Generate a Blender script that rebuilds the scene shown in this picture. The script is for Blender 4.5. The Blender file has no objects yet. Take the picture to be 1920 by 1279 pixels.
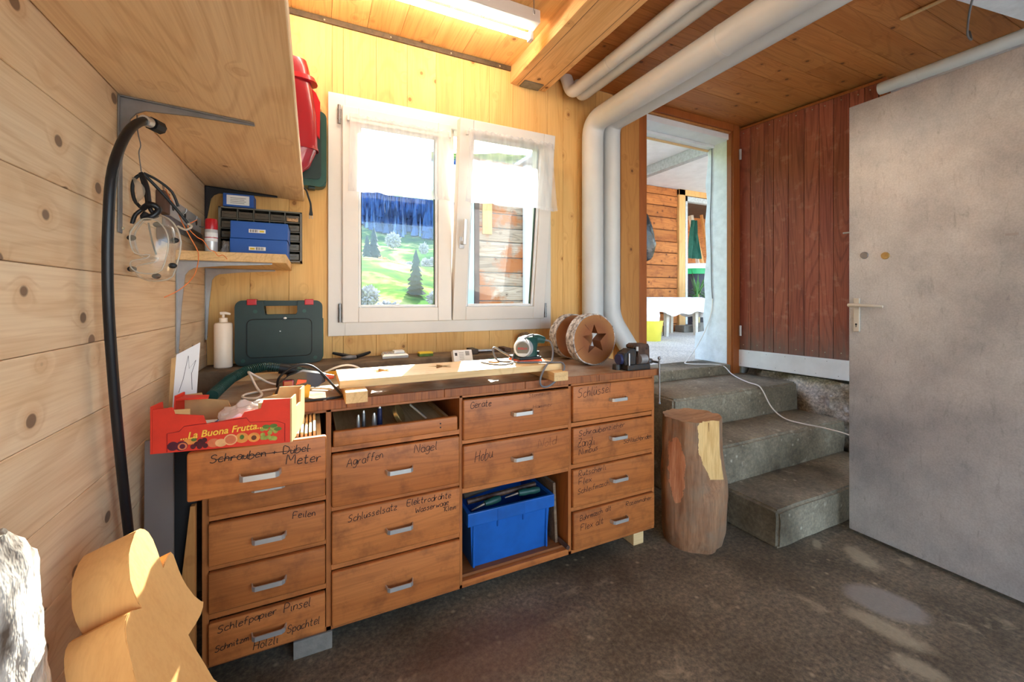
import bpy, bmesh, math, random
from mathutils import Vector, Matrix, noise as mnoise

R = random.Random(7)
S = bpy.context.scene
C = S.collection
PI = math.pi

# ------------------------------------------------------------------ camera
cam_d = bpy.data.cameras.new('camera')
cam_d.sensor_width = 36.0
cam_d.lens = 36.0 * 780.0 / 1920.0
cam_d.shift_y = -79.5 / 1920.0
cam_d.clip_start = 0.02
cam_d.clip_end = 3000
cam = bpy.data.objects.new('camera', cam_d)
C.objects.link(cam)
cam.location = (0, 0, 1.15)
cam.rotation_euler = (PI / 2, 0, -math.radians(25.59))
S.camera = cam

# ------------------------------------------------------------------ world, sun, exposure
SUN_DIR = Vector((-0.42, -1.0, -0.66)).normalized()
world = bpy.data.worlds.new('sky')
S.world = world
world.use_nodes = True
wn = world.node_tree
wn.nodes.clear()
wo = wn.nodes.new('ShaderNodeOutputWorld')
wb = wn.nodes.new('ShaderNodeBackground')
ws = wn.nodes.new('ShaderNodeTexSky')
ws.sky_type = 'NISHITA'
ws.sun_disc = False
ws.sun_elevation = math.asin(-SUN_DIR.z)
ws.sun_rotation = math.atan2(-SUN_DIR.x, -SUN_DIR.y)
ws.air_density = 1.0
ws.dust_density = 2.0
wb.inputs[1].default_value = 0.6
wn.links.new(ws.outputs[0], wb.inputs[0])
wn.links.new(wb.outputs[0], wo.inputs[0])

sun_d = bpy.data.lights.new('sun', 'SUN')
sun_d.energy = 17.0
sun_d.angle = math.radians(0.6)
sun_d.color = (1.0, 0.95, 0.86)
sun = bpy.data.objects.new('sun', sun_d)
C.objects.link(sun)
sun.location = (3, 12, 9)
sun.rotation_euler = SUN_DIR.to_track_quat('-Z', 'Y').to_euler()

vs = S.view_settings
vs.view_transform = 'Standard'
vs.look = 'None'
vs.gamma = 1.0
vs.use_curve_mapping = False
vs.exposure = 1.25
try:
    S.cycles.diffuse_bounces = 6
    S.cycles.max_bounces = 12
    S.cycles.transparent_max_bounces = 16
    S.cycles.sample_clamp_indirect = 6.0
    S.cycles.caustics_reflective = False
    S.cycles.caustics_refractive = False
except Exception:
    pass

# ------------------------------------------------------------------ helpers
def srgb(r, g, b):
    def f(v):
        v /= 255.0
        return v / 12.92 if v <= 0.04045 else ((v + 0.055) / 1.055) ** 2.4
    return (f(r), f(g), f(b), 1.0)

MATS = {}

def new_mat(name):
    m = bpy.data.materials.new(name)
    m.use_nodes = True
    nt = m.node_tree
    nt.nodes.clear()
    out = nt.nodes.new('ShaderNodeOutputMaterial')
    b = nt.nodes.new('ShaderNodeBsdfPrincipled')
    nt.links.new(b.outputs[0], out.inputs[0])
    MATS[name] = m
    return m, nt, b, out

def N(nt, t, **k):
    n = nt.nodes.new(t)
    for a, v in k.items():
        setattr(n, a, v)
    return n

def ramp(nt, stops, src, interp='LINEAR'):
    r = N(nt, 'ShaderNodeValToRGB')
    r.color_ramp.interpolation = interp
    while len(r.color_ramp.elements) > 1:
        r.color_ramp.elements.remove(r.color_ramp.elements[-1])
    r.color_ramp.elements[0].position = stops[0][0]
    r.color_ramp.elements[0].color = stops[0][1]
    for p, c in stops[1:]:
        e = r.color_ramp.elements.new(p)
        e.color = c
    nt.links.new(src, r.inputs[0])
    return r.outputs[0]

def mix(nt, fac, a, b, mode='MIX'):
    m = N(nt, 'ShaderNodeMix', data_type='RGBA', blend_type=mode)
    if isinstance(fac, (int, float)):
        m.inputs[0].default_value = fac
    else:
        nt.links.new(fac, m.inputs[0])
    for i, v in ((6, a), (7, b)):
        if isinstance(v, tuple):
            m.inputs[i].default_value = v
        else:
            nt.links.new(v, m.inputs[i])
    return m.outputs[2]

def math_n(nt, op, a, b=0.0, c=None):
    m = N(nt, 'ShaderNodeMath', operation=op)
    for i, v in ((0, a), (1, b)) + (((2, c),) if c is not None else ()):
        if isinstance(v, (int, float)):
            m.inputs[i].default_value = v
        else:
            nt.links.new(v, m.inputs[i])
    return m.outputs[0]

def noise(nt, vec, scale, detail=3.0, rough=0.55, dist=0.0):
    n = N(nt, 'ShaderNodeTexNoise')
    n.inputs['Scale'].default_value = scale
    n.inputs['Detail'].default_value = detail
    n.inputs['Roughness'].default_value = rough
    n.inputs['Distortion'].default_value = dist
    nt.links.new(vec, n.inputs['Vector'])
    return n.outputs[0]

def obj_vec(nt, rnd=True, scale=(1, 1, 1)):
    tc = N(nt, 'ShaderNodeTexCoord')
    v = tc.outputs['Object']
    if rnd:
        oi = N(nt, 'ShaderNodeObjectInfo')
        vm = N(nt, 'ShaderNodeVectorMath', operation='SCALE')
        vm.inputs[0].default_value = (37.1, 23.7, 51.3)
        nt.links.new(oi.outputs['Random'], vm.inputs[3])
        va = N(nt, 'ShaderNodeVectorMath', operation='ADD')
        nt.links.new(v, va.inputs[0])
        nt.links.new(vm.outputs[0], va.inputs[1])
        v = va.outputs[0]
    if scale != (1, 1, 1):
        ms = N(nt, 'ShaderNodeVectorMath', operation='MULTIPLY')
        ms.inputs[1].default_value = scale
        nt.links.new(v, ms.inputs[0])
        v = ms.outputs[0]
    return v

def bump(nt, b, h, strength=0.2, dist=0.01):
    n = N(nt, 'ShaderNodeBump')
    n.inputs['Strength'].default_value = strength
    n.inputs['Distance'].default_value = dist
    nt.links.new(h, n.inputs['Height'])
    nt.links.new(n.outputs[0], b.inputs['Normal'])

def wood(name, light, mid, dark, axis='X', knots=0.0, rings=1.0, rough=0.55, var=0.25, dirt=None, coat=0.0, knot_col=(92, 58, 36), kscale=1.0):
    """pine / oak / maple board: grain along the given object axis, optional knots and dirt"""
    m, nt, b, out = new_mat(name)
    v = obj_vec(nt, True)
    ax = 'XYZ'.index(axis)
    def st(al, ac):
        s = [ac, ac, ac]
        s[ax] = al
        ms = N(nt, 'ShaderNodeVectorMath', operation='MULTIPLY')
        ms.inputs[1].default_value = s
        nt.links.new(v, ms.inputs[0])
        return ms.outputs[0]
    big = noise(nt, st(1.1, 9.0), 1.0, 2.0, 0.5, 0.4)
    col = ramp(nt, [(0.28, srgb(*mid)), (0.62, srgb(*light))], big)
    kd = None
    if knots > 0:
        vo = N(nt, 'ShaderNodeTexVoronoi', feature='F1')
        vo.inputs['Scale'].default_value = 1.0
        vo.inputs['Randomness'].default_value = 0.95
        nt.links.new(st(7.5 * kscale, 9.0 * kscale), vo.inputs['Vector'])
        kd = vo.outputs['Distance']
    # cathedral growth rings: contour lines of a stretched noise field
    f = noise(nt, st(0.55, 5.5), 1.0, 1.0, 0.4, 0.25)
    src = math_n(nt, 'MULTIPLY', f, 95.0)
    if kd is not None:
        fall = math_n(nt, 'POWER', math_n(nt, 'SUBTRACT', 1.0, math_n(nt, 'MINIMUM', math_n(nt, 'MULTIPLY', kd, 2.6), 1.0)), 2.0)
        src = math_n(nt, 'ADD', src, math_n(nt, 'MULTIPLY', fall, 16.0))
    sn = math_n(nt, 'SINE', src)
    rg = ramp(nt, [(0.45, (0, 0, 0, 1)), (1.0, (1, 1, 1, 1))], sn)
    col = mix(nt, math_n(nt, 'MULTIPLY', rg, 0.42 * rings), col, srgb(*dark))
    fine = noise(nt, st(5.0, 190.0), 1.0, 2.0, 0.6)
    col = mix(nt, 0.30 * max(rings, 0.5), col, ramp(nt, [(0.35, srgb(*dark)), (0.6, srgb(*light))], fine), 'MIX')
    oi = N(nt, 'ShaderNodeObjectInfo')
    tv = ramp(nt, [(0.0, (1 - var, 1 - var * 1.15, 1 - var * 1.35, 1)), (1.0, (1, 1, 1, 1))], oi.outputs['Random'])
    col = mix(nt, 1.0, col, tv, 'MULTIPLY')
    if kd is not None:
        halo = ramp(nt, [(0.0, (1, 1, 1, 1)), (0.10 * knots, (1, 1, 1, 1)), (0.26 * knots, (0, 0, 0, 1))], kd)
        col = mix(nt, math_n(nt, 'MULTIPLY', halo, 0.45), col, srgb(*dark))
        core = ramp(nt, [(0.0, (1, 1, 1, 1)), (0.085 * knots, (1, 1, 1, 1)), (0.105 * knots, (0, 0, 0, 1))], kd)
        col = mix(nt, math_n(nt, 'MULTIPLY', core, 0.85), col, srgb(*knot_col))
    if dirt:
        dn = noise(nt, obj_vec(nt, False), dirt[1], 5.0, 0.65)
        df = ramp(nt, [(dirt[2], (0, 0, 0, 1)), (dirt[3], (1, 1, 1, 1))], dn)
        col = mix(nt, math_n(nt, 'MULTIPLY', df, dirt[4]), col, srgb(*dirt[0]))
    nt.links.new(col, b.inputs['Base Color'])
    b.inputs['Roughness'].default_value = rough
    b.inputs['Specular IOR Level'].default_value = 0.35
    b.inputs['Coat Weight'].default_value = coat
    b.inputs['Coat Roughness'].default_value = 0.3
    bump(nt, b, fine, 0.12, 0.002)
    return m

def plain(name, col, rough=0.5, metal=0.0, var=0.12, scale=20.0, bmp=0.0, alpha=1.0, trans=0.0, ior=1.45, coat=0.0, col2=None, stretch=(1, 1, 1), spec=0.5):
    m, nt, b, out = new_mat(name)
    v = obj_vec(nt, True, stretch)
    nz = noise(nt, v, scale, 4.0, 0.6)
    c = srgb(*col)
    c2 = srgb(*col2) if col2 else tuple(x * (1 - 2.2 * var) for x in c[:3]) + (1,)
    cc = ramp(nt, [(0.32, c2), (0.62, c)], nz)
    nt.links.new(cc, b.inputs['Base Color'])
    rr = math_n(nt, 'ADD', rough - 0.06, math_n(nt, 'MULTIPLY', nz, 0.12))
    nt.links.new(rr, b.inputs['Roughness'])
    b.inputs['Metallic'].default_value = metal
    b.inputs['IOR'].default_value = ior
    b.inputs['Specular IOR Level'].default_value = spec
    b.inputs['Transmission Weight'].default_value = trans
    b.inputs['Alpha'].default_value = alpha
    b.inputs['Coat Weight'].default_value = coat
    if bmp:
        bump(nt, b, nz, bmp, 0.01)
    return m

def emit(name, col, strength):
    m, nt, b, out = new_mat(name)
    b.inputs['Base Color'].default_value = srgb(*col)
    b.inputs['Emission Color'].default_value = srgb(*col)
    b.inputs['Emission Strength'].default_value = strength
    return m

class G:
    """collects shapes into one mesh"""
    def __init__(s):
        s.bm = bmesh.new()
        s.mi = 0
    def _take(s, tmp):
        for f in tmp.faces:
            f.material_index = s.mi
        me = bpy.data.meshes.new('tmp')
        tmp.to_mesh(me)
        tmp.free()
        s.bm.from_mesh(me)
        bpy.data.meshes.remove(me)
        return s
    def box(s, x0, y0, z0, x1, y1, z1, bev=0.0, seg=2, M=None):
        t = bmesh.new()
        bmesh.ops.create_cube(t, size=1.0)
        for v in t.verts:
            v.co = Vector((x0 + (v.co.x + .5) * (x1 - x0), y0 + (v.co.y + .5) * (y1 - y0), z0 + (v.co.z + .5) * (z1 - z0)))
        if bev > 0:
            bmesh.ops.bevel(t, geom=list(t.edges), offset=bev, segments=seg, affect='EDGES', profile=0.6)
        if M is not None:
            t.transform(M)
        return s._take(t)
    def mesh(s, vs_, fs):
        t = bmesh.new()
        bv = [t.verts.new(v) for v in vs_]
        for f in fs:
            try:
                t.faces.new([bv[i] for i in f])
            except ValueError:
                pass
        bmesh.ops.recalc_face_normals(t, faces=list(t.faces))
        return s._take(t)
    def prism(s, pts, h, M=None, bev=0.0):
        """outline (a,b) extruded from 0 to h along local z, then M"""
        n = len(pts)
        vs_ = [(a, b_, 0) for a, b_ in pts] + [(a, b_, h) for a, b_ in pts]
        t = bmesh.new()
        bv = [t.verts.new(v) for v in vs_]
        f0 = t.faces.new(list(reversed(bv[:n])))
        f1 = t.faces.new(bv[n:])
        for i in range(n):
            j = (i + 1) % n
            t.faces.new((bv[i], bv[j], bv[n + j], bv[n + i]))
        if bev > 0:
            es = [e for e in t.edges if (e.verts[0].co.z == e.verts[1].co.z)]
            bmesh.ops.bevel(t, geom=es, offset=bev, segments=2, affect='EDGES')
        bmesh.ops.recalc_face_normals(t, faces=list(t.faces))
        if M is not None:
            t.transform(M)
        return s._take(t)
    def tube(s, pts, r, seg=8, smooth=3, radii=None, caps=True):
        P_ = [Vector(p) for p in pts]
        if smooth and len(P_) > 2:
            Q = []
            n = len(P_)
            for i in range(n - 1):
                p0 = P_[max(i - 1, 0)]; p1 = P_[i]; p2 = P_[i + 1]; p3 = P_[min(i + 2, n - 1)]
                for k in range(smooth):
                    t_ = k / smooth
                    Q.append(0.5 * ((2 * p1) + (-p0 + p2) * t_ + (2 * p0 - 5 * p1 + 4 * p2 - p3) * t_ ** 2 + (-p0 + 3 * p1 - 3 * p2 + p3) * t_ ** 3))
            Q.append(P_[-1])
        else:
            Q = P_
        rr = [r] * len(Q)
        if radii:
            for i in range(len(Q)):
                u = i / (len(Q) - 1) * (len(radii) - 1)
                k = min(int(u), len(radii) - 2)
                rr[i] = radii[k] + (radii[k + 1] - radii[k]) * (u - k)
        t = bmesh.new()
        prev = None
        rings_ = []
        nrm = None
        for i, q in enumerate(Q):
            d = (Q[min(i + 1, len(Q) - 1)] - Q[max(i - 1, 0)])
            if d.length < 1e-9:
                d = Vector((0, 0, 1))
            d.normalize()
            if nrm is None:
                nrm = d.orthogonal().normalized()
            nrm = (nrm - d * nrm.dot(d))
            if nrm.length < 1e-6:
                nrm = d.orthogonal()
            nrm.normalize()
            bi = d.cross(nrm)
            ring = [t.verts.new(q + (nrm * math.cos(2 * PI * k / seg) + bi * math.sin(2 * PI * k / seg)) * rr[i]) for k in range(seg)]
            rings_.append(ring)
        for a, b_ in zip(rings_, rings_[1:]):
            for k in range(seg):
                t.faces.new((a[k], a[(k + 1) % seg], b_[(k + 1) % seg], b_[k]))
        if caps:
            t.faces.new(list(reversed(rings_[0])))
            t.faces.new(rings_[-1])
        return s._take(t)
    def cyl(s, p0, p1, r0, r1=None, seg=20):
        r1 = r0 if r1 is None else r1
        return s.tube([p0, p1], r0, seg, 0, radii=[r0, r1])
    def lathe(s, prof, c=(0, 0, 0), seg=24, M=None, sx=1.0, sy=1.0):
        t = bmesh.new()
        rings_ = []
        for r, z in prof:
            rings_.append([t.verts.new((c[0] + sx * max(r, 1e-5) * math.cos(2 * PI * k / seg), c[1] + sy * max(r, 1e-5) * math.sin(2 * PI * k / seg), c[2] + z)) for k in range(seg)])
        for a, b_ in zip(rings_, rings_[1:]):
            for k in range(seg):
                t.faces.new((a[k], a[(k + 1) % seg], b_[(k + 1) % seg], b_[k]))
        t.faces.new(list(reversed(rings_[0])))
        t.faces.new(rings_[-1])
        if M is not None:
            t.transform(M)
        return s._take(t)
    def ball(s, c, r, seg=12, sq=(1, 1, 1)):
        t = bmesh.new()
        bmesh.ops.create_uvsphere(t, u_segments=seg, v_segments=max(6, seg // 2), radius=r)
        for v in t.verts:
            v.co = Vector((c[0] + v.co.x * sq[0], c[1] + v.co.y * sq[1], c[2] + v.co.z * sq[2]))
        return s._take(t)
    def build(s, name, mat, parent=None, smooth=0.0):
        me = bpy.data.meshes.new(name)
        s.bm.to_mesh(me)
        s.bm.free()
        o = bpy.data.objects.new(name, me)
        C.objects.link(o)
        for mm in (mat if isinstance(mat, (list, tuple)) else [mat]):
            me.materials.append(MATS[mm] if isinstance(mm, str) else mm)
        if smooth:
            for p in me.polygons:
                p.use_smooth = True
            me.set_sharp_from_angle(angle=smooth)
        if parent is not None:
            o.parent = parent
            o.matrix_parent_inverse = wm(parent).inverted()
        return o

def wm(o):
    M = Matrix.LocRotScale(o.location, o.rotation_euler, o.scale)
    if o.parent is not None:
        return wm(o.parent) @ o.matrix_parent_inverse @ M
    return M

def tag(o, label, cat, group=None):
    o['label'] = label
    o['category'] = cat
    if group:
        o['group'] = group
    return o

def thing(name, label, cat, loc=(0, 0, 0), group=None):
    o = bpy.data.objects.new(name, None)
    C.objects.link(o)
    o.empty_display_size = 0.05
    o.location = loc
    return tag(o, label, cat, group)

def struct(o, label, cat=None):
    o['kind'] = 'structure'
    o['label'] = label
    if cat:
        o['category'] = cat
    return o

def sempty(name, label, loc=(0, 0, 0)):
    o = bpy.data.objects.new(name, None)
    C.objects.link(o)
    o.location = loc
    return struct(o, label)

def rot_about(p, axis, deg):
    return Matrix.Translation(p) @ Matrix.Rotation(math.radians(deg), 4, axis) @ Matrix.Translation(-Vector(p))

# ------------------------------------------------------------------ materials
wood('pine_wall_left', (242, 218, 184), (234, 202, 162), (200, 156, 112), 'Y', knots=1.15, rings=0.75, rough=0.6, var=0.14, knot_col=(104, 78, 62))
wood('pine_wall_window', (234, 190, 120), (224, 172, 100), (188, 126, 64), 'Z', knots=0.8, rings=0.55, rough=0.6, var=0.12, knot_col=(150, 98, 48))
wood('pine_ceiling_left', (232, 186, 118), (218, 164, 96), (176, 116, 60), 'Y', knots=0.9, rings=0.7, rough=0.6, var=0.12, knot_col=(116, 76, 46))
wood('pine_ceiling_right', (206, 138, 76), (190, 118, 60), (140, 78, 36), 'X', knots=0.9, rings=0.7, rough=0.6, var=0.2, knot_col=(96, 58, 32))
wood('pine_beam', (236, 190, 130), (222, 170, 104), (184, 124, 70), 'Y', knots=1.0, rings=0.7, rough=0.6, var=0.05, knot_col=(92, 60, 40))
wood('pine_shelf', (248, 220, 180), (240, 206, 160), (206, 162, 114), 'Y', knots=0.8, rings=0.9, rough=0.6, var=0.05, knot_col=(140, 100, 66))
wood('pine_raw', (236, 204, 152), (226, 188, 132), (186, 140, 90), 'X', knots=0.5, rings=0.7, rough=0.65, var=0.12)
wood('pine_raw_y', (232, 196, 142), (222, 182, 122), (182, 134, 84), 'Y', knots=0.5, rings=0.7, rough=0.65, var=0.12)
wood('oak_cabinet', (198, 120, 62), (180, 102, 48), (122, 64, 30), 'X', rings=0.65, rough=0.42, var=0.16, dirt=((108, 60, 32), 12.0, 0.5, 0.72, 0.6), coat=0.12)
wood('oak_cabinet_v', (190, 114, 58), (170, 98, 46), (108, 58, 30), 'Z', rings=0.6, rough=0.45, var=0.1, dirt=((96, 56, 32), 9.0, 0.5, 0.75, 0.4))
wood('oak_inside', (150, 92, 50), (130, 76, 40), (84, 46, 26), 'X', rings=0.6, rough=0.6, var=0.1)
wood('worktop_wood', (150, 112, 78), (122, 84, 56), (74, 48, 32), 'X', rings=0.8, rough=0.38, var=0.05, dirt=((178, 168, 152), 5.0, 0.44, 0.62, 0.7))
wood('worktop_edge', (168, 100, 54), (146, 84, 44), (84, 46, 26), 'Z', rings=0.9, rough=0.5, var=0.1)
wood('door_plank_red', (182, 104, 80), (152, 76, 62), (90, 38, 36), 'Z', rings=1.0, rough=0.6, var=0.34, dirt=((196, 142, 116), 16.0, 0.55, 0.75, 0.4))
def weather_foot(name, z0, z1, col):
    """bare grey weathered wood at the foot of the boards"""
    nt = MATS[name].node_tree
    b = [n for n in nt.nodes if n.type == 'BSDF_PRINCIPLED'][0]
    src = b.inputs['Base Color'].links[0].from_socket
    v = obj_vec(nt, False)
    s = N(nt, 'ShaderNodeSeparateXYZ')
    nt.links.new(v, s.inputs[0])
    nz = noise(nt, obj_vec(nt, True, (1, 1, 0.12)), 60.0, 3.0, 0.6)
    h = math_n(nt, 'ADD', s.outputs[2], math_n(nt, 'MULTIPLY', math_n(nt, 'SUBTRACT', nz, 0.5), 0.35))
    f = ramp(nt, [(z0, (1, 1, 1, 1)), (z1, (0, 0, 0, 1))], math_n(nt, 'DIVIDE', h, 1.0))
    nt.links.new(mix(nt, math_n(nt, 'MULTIPLY', f, 0.8), src, srgb(*col)), b.inputs['Base Color'])
weather_foot('door_plank_red', 0.74, 1.0, (112, 96, 86))
wood('frame_brown', (162, 92, 46), (146, 80, 38), (110, 56, 26), 'Z', rings=0.4, rough=0.45, var=0.05)
wood('post_wood', (196, 138, 76), (178, 120, 62), (140, 86, 42), 'Z', knots=0.8, rings=0.6, rough=0.55, var=0.05, knot_col=(92, 54, 30))
wood('maple', (232, 178, 112), (222, 164, 98), (200, 136, 78), 'Z', rings=0.35, rough=0.5, var=0.03)
wood('log_timber', (206, 132, 70), (184, 108, 52), (110, 58, 30), 'X', knots=1.0, rings=1.0, rough=0.8, var=0.3, dirt=((120, 66, 36), 6.0, 0.52, 0.7, 0.7), knot_col=(60, 36, 24))
wood('log_weathered', (206, 188, 166), (176, 148, 118), (80, 58, 42), 'X', knots=1.0, rings=1.2, rough=0.9, var=0.3, dirt=((176, 104, 50), 2.4, 0.46, 0.56, 0.9), knot_col=(50, 34, 26))
wood('grey_old_wood', (136, 112, 88), (112, 88, 66), (70, 52, 40), 'X', rings=0.9, rough=0.8, var=0.1)
wood('plain_pine_slat', (224, 176, 112), (210, 158, 94), (170, 116, 62), 'Z', rings=0.6, rough=0.6, var=0.05)
plain('white_pvc', (220, 215, 208), 0.35, 0, 0.02, 8)
plain('white_paint', (232, 234, 236), 0.6, 0, 0.05, 6)
plain('white_paint_rough', (228, 232, 236), 0.75, 0, 0.07, 14, 0.4)
plain('pipe_insul', (208, 210, 209), 0.42, 0, 0.03, 5)
plain('strip_dark', (92, 74, 52), 0.6, 0, 0.2, 40)
plain('steel_grey', (150, 150, 152), 0.4, 0.85, 0.15, 30)
plain('bracket_grey', (168, 166, 166), 0.4, 0.55, 0.08, 20)
plain('bracket_dark', (142, 139, 138), 0.42, 0.35, 0.1, 20)
plain('bracket_black', (36, 35, 38), 0.5, 0.2, 0.1, 20)
plain('alu', (206, 204, 200), 0.34, 0.7, 0.02, 8)
plain('black_plastic', (26, 26, 28), 0.5, 0, 0.1, 20)
plain('black_rubber', (22, 22, 26), 0.36, 0, 0.1, 12)
plain('marker_ink', (34, 22, 18), 0.7, 0, 0.0, 20)
plain('marker_faint', (112, 66, 40), 0.7, 0, 0.0, 20)
plain('blue_crate', (20, 92, 176), 0.42, 0, 0.1, 8, col2=(18, 78, 150))
plain('blue_box', (34, 88, 170), 0.5, 0, 0.04, 6)
plain('paper_white', (238, 238, 236), 0.8, 0, 0.02, 9)
plain('print_dark', (70, 66, 66), 0.8, 0, 0.0, 9)
plain('print_yellow', (222, 190, 60), 0.8, 0, 0.0, 9)
plain('red_plastic', (190, 22, 32), 0.35, 0, 0.05, 8, coat=0.2)
plain('dark_red_plastic', (146, 12, 30), 0.3, 0, 0.08, 5, coat=0.3)
plain('tool_green', (28, 72, 66), 0.42, 0, 0.08, 14)
plain('case_green', (30, 52, 48), 0.45, 0, 0.12, 8)
plain('case_green_edge', (34, 76, 66), 0.4, 0, 0.06, 8)
plain('cream_plastic', (246, 228, 206), 0.4, 0, 0.02, 8)
plain('carton_red', (222, 56, 34), 0.62, 0, 0.06, 24)
plain('carton_tan', (206, 164, 108), 0.8, 0, 0.06, 24)
plain('letter_yellow', (250, 196, 70), 0.6, 0, 0.0, 10)
plain('letter_outline', (196, 96, 40), 0.6, 0, 0.0, 10)
plain('fruit_plum', (92, 30, 48), 0.6, 0, 0.15, 30)
plain('fruit_grape', (88, 28, 34), 0.6, 0, 0.2, 40)
plain('fruit_apricot', (234, 150, 70), 0.6, 0, 0.1, 30)
plain('fruit_cut', (222, 120, 76), 0.6, 0, 0.1, 30)
plain('fruit_pale', (236, 178, 120), 0.6, 0, 0.1, 40)
plain('fruit_green', (168, 172, 76), 0.6, 0, 0.2, 60)
plain('fruit_stone', (112, 62, 34), 0.6, 0, 0.1, 60)
plain('leaf_green', (92, 120, 50), 0.7, 0, 0.2, 30)
plain('orange_plastic', (236, 92, 44), 0.4, 0, 0.04, 8)
plain('yellow_plastic', (244, 176, 30), 0.45, 0, 0.04, 8)
plain('bucket_yellow', (226, 212, 78), 0.45, 0, 0.03, 8)
plain('tool_black', (44, 30, 32), 0.32, 0, 0.06, 8, coat=0.2)
plain('tool_red_glass', (140, 28, 26), 0.2, 0, 0.05, 8, coat=0.5)
plain('cord_white', (232, 226, 218), 0.5, 0, 0.03, 8)
plain('cord_grey', (108, 108, 112), 0.4, 0, 0.05, 8)
plain('cord_black', (24, 24, 28), 0.45, 0, 0.05, 8)
plain('wire_orange', (226, 128, 70), 0.5, 0, 0.05, 8)
plain('silver_plastic', (206, 208, 210), 0.3, 0.3, 0.05, 20)
plain('cast_iron', (58, 58, 60), 0.5, 0.6, 0.2, 40, col2=(74, 60, 48))
plain('cast_iron_blue', (52, 56, 96), 0.45, 0.3, 0.15, 20)
plain('rusty_iron', (98, 72, 58), 0.6, 0.5, 0.3, 50)
plain('bark_white', (226, 218, 206), 0.9, 0, 0.0, 30, 1.0, col2=(96, 80, 66), stretch=(1, 1, 0.4))
plain('bark_slice', (216, 210, 202), 0.9, 0, 0.0, 45, 1.0, col2=(84, 66, 52))
plain('dark_grey_panel', (120, 110, 104), 0.7, 0, 0.06, 5)
plain('black_panel', (26, 24, 24), 0.6, 0, 0.1, 5)
plain('concrete_block', (132, 126, 116), 0.9, 0, 0.12, 30, 0.3)
plain('concrete_ledge', (124, 104, 82), 0.9, 0, 0.2, 14, 0.4)
plain('zinc', (190, 198, 202), 0.5, 0.5, 0.12, 30)
plain('brass', (190, 160, 104), 0.35, 0.8, 0.1, 40)
plain('handle_ivory', (206, 196, 178), 0.45, 0, 0.04, 20)
plain('white_cloth', (240, 240, 242), 0.85, 0, 0.03, 10)
plain('bin_bag_black', (26, 26, 30), 0.25, 0, 0.1, 12, 0.6)
plain('barrel_dark', (40, 36, 44), 0.4, 0, 0.1, 10)
plain('barrel_green', (36, 160, 96), 0.45, 0, 0.05, 10)
plain('plant_green', (96, 150, 84), 0.5, 0, 0.2, 10)
plain('plant_stem', (190, 170, 120), 0.7, 0, 0.1, 20)
plain('cloth_green', (34, 92, 78), 0.85, 0, 0.1, 20)
plain('table_grey', (206, 198, 182), 0.7, 0, 0.08, 20)
plain('organizer_grey', (112, 108, 98), 0.5, 0, 0.05, 10)
plain('drawer_smoke', (92, 84, 74), 0.25, 0, 0.1, 14, coat=0.3)
plain('screws', (206, 160, 112), 0.5, 0.3, 0.3, 160)
plain('tree_conifer', (26, 52, 50), 0.9, 0, 0.3, 1.2)
plain('tree_bare', (186, 178, 174), 0.95, 0, 0.25, 1.0)
plain('tree_orange', (204, 160, 108), 0.95, 0, 0.25, 1.0)
plain('forest_haze_dark', (66, 98, 150), 0.95, 0, 0.35, 0.05)  # blue of the distant air haze painted into the foliage colour
plain('forest_haze_pale', (120, 144, 186), 0.95, 0, 0.3, 0.05)  # bare trees carry the same painted haze, paler
plain('trunk', (96, 78, 62), 0.9, 0, 0.2, 4)
plain('teal_panel', (176, 208, 208), 0.6, 0, 0.05, 2)
plain('dark_timber', (86, 62, 50), 0.8, 0, 0.15, 10)
plain('screw_head', (190, 178, 150), 0.4, 0.7, 0.1, 40)
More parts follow.
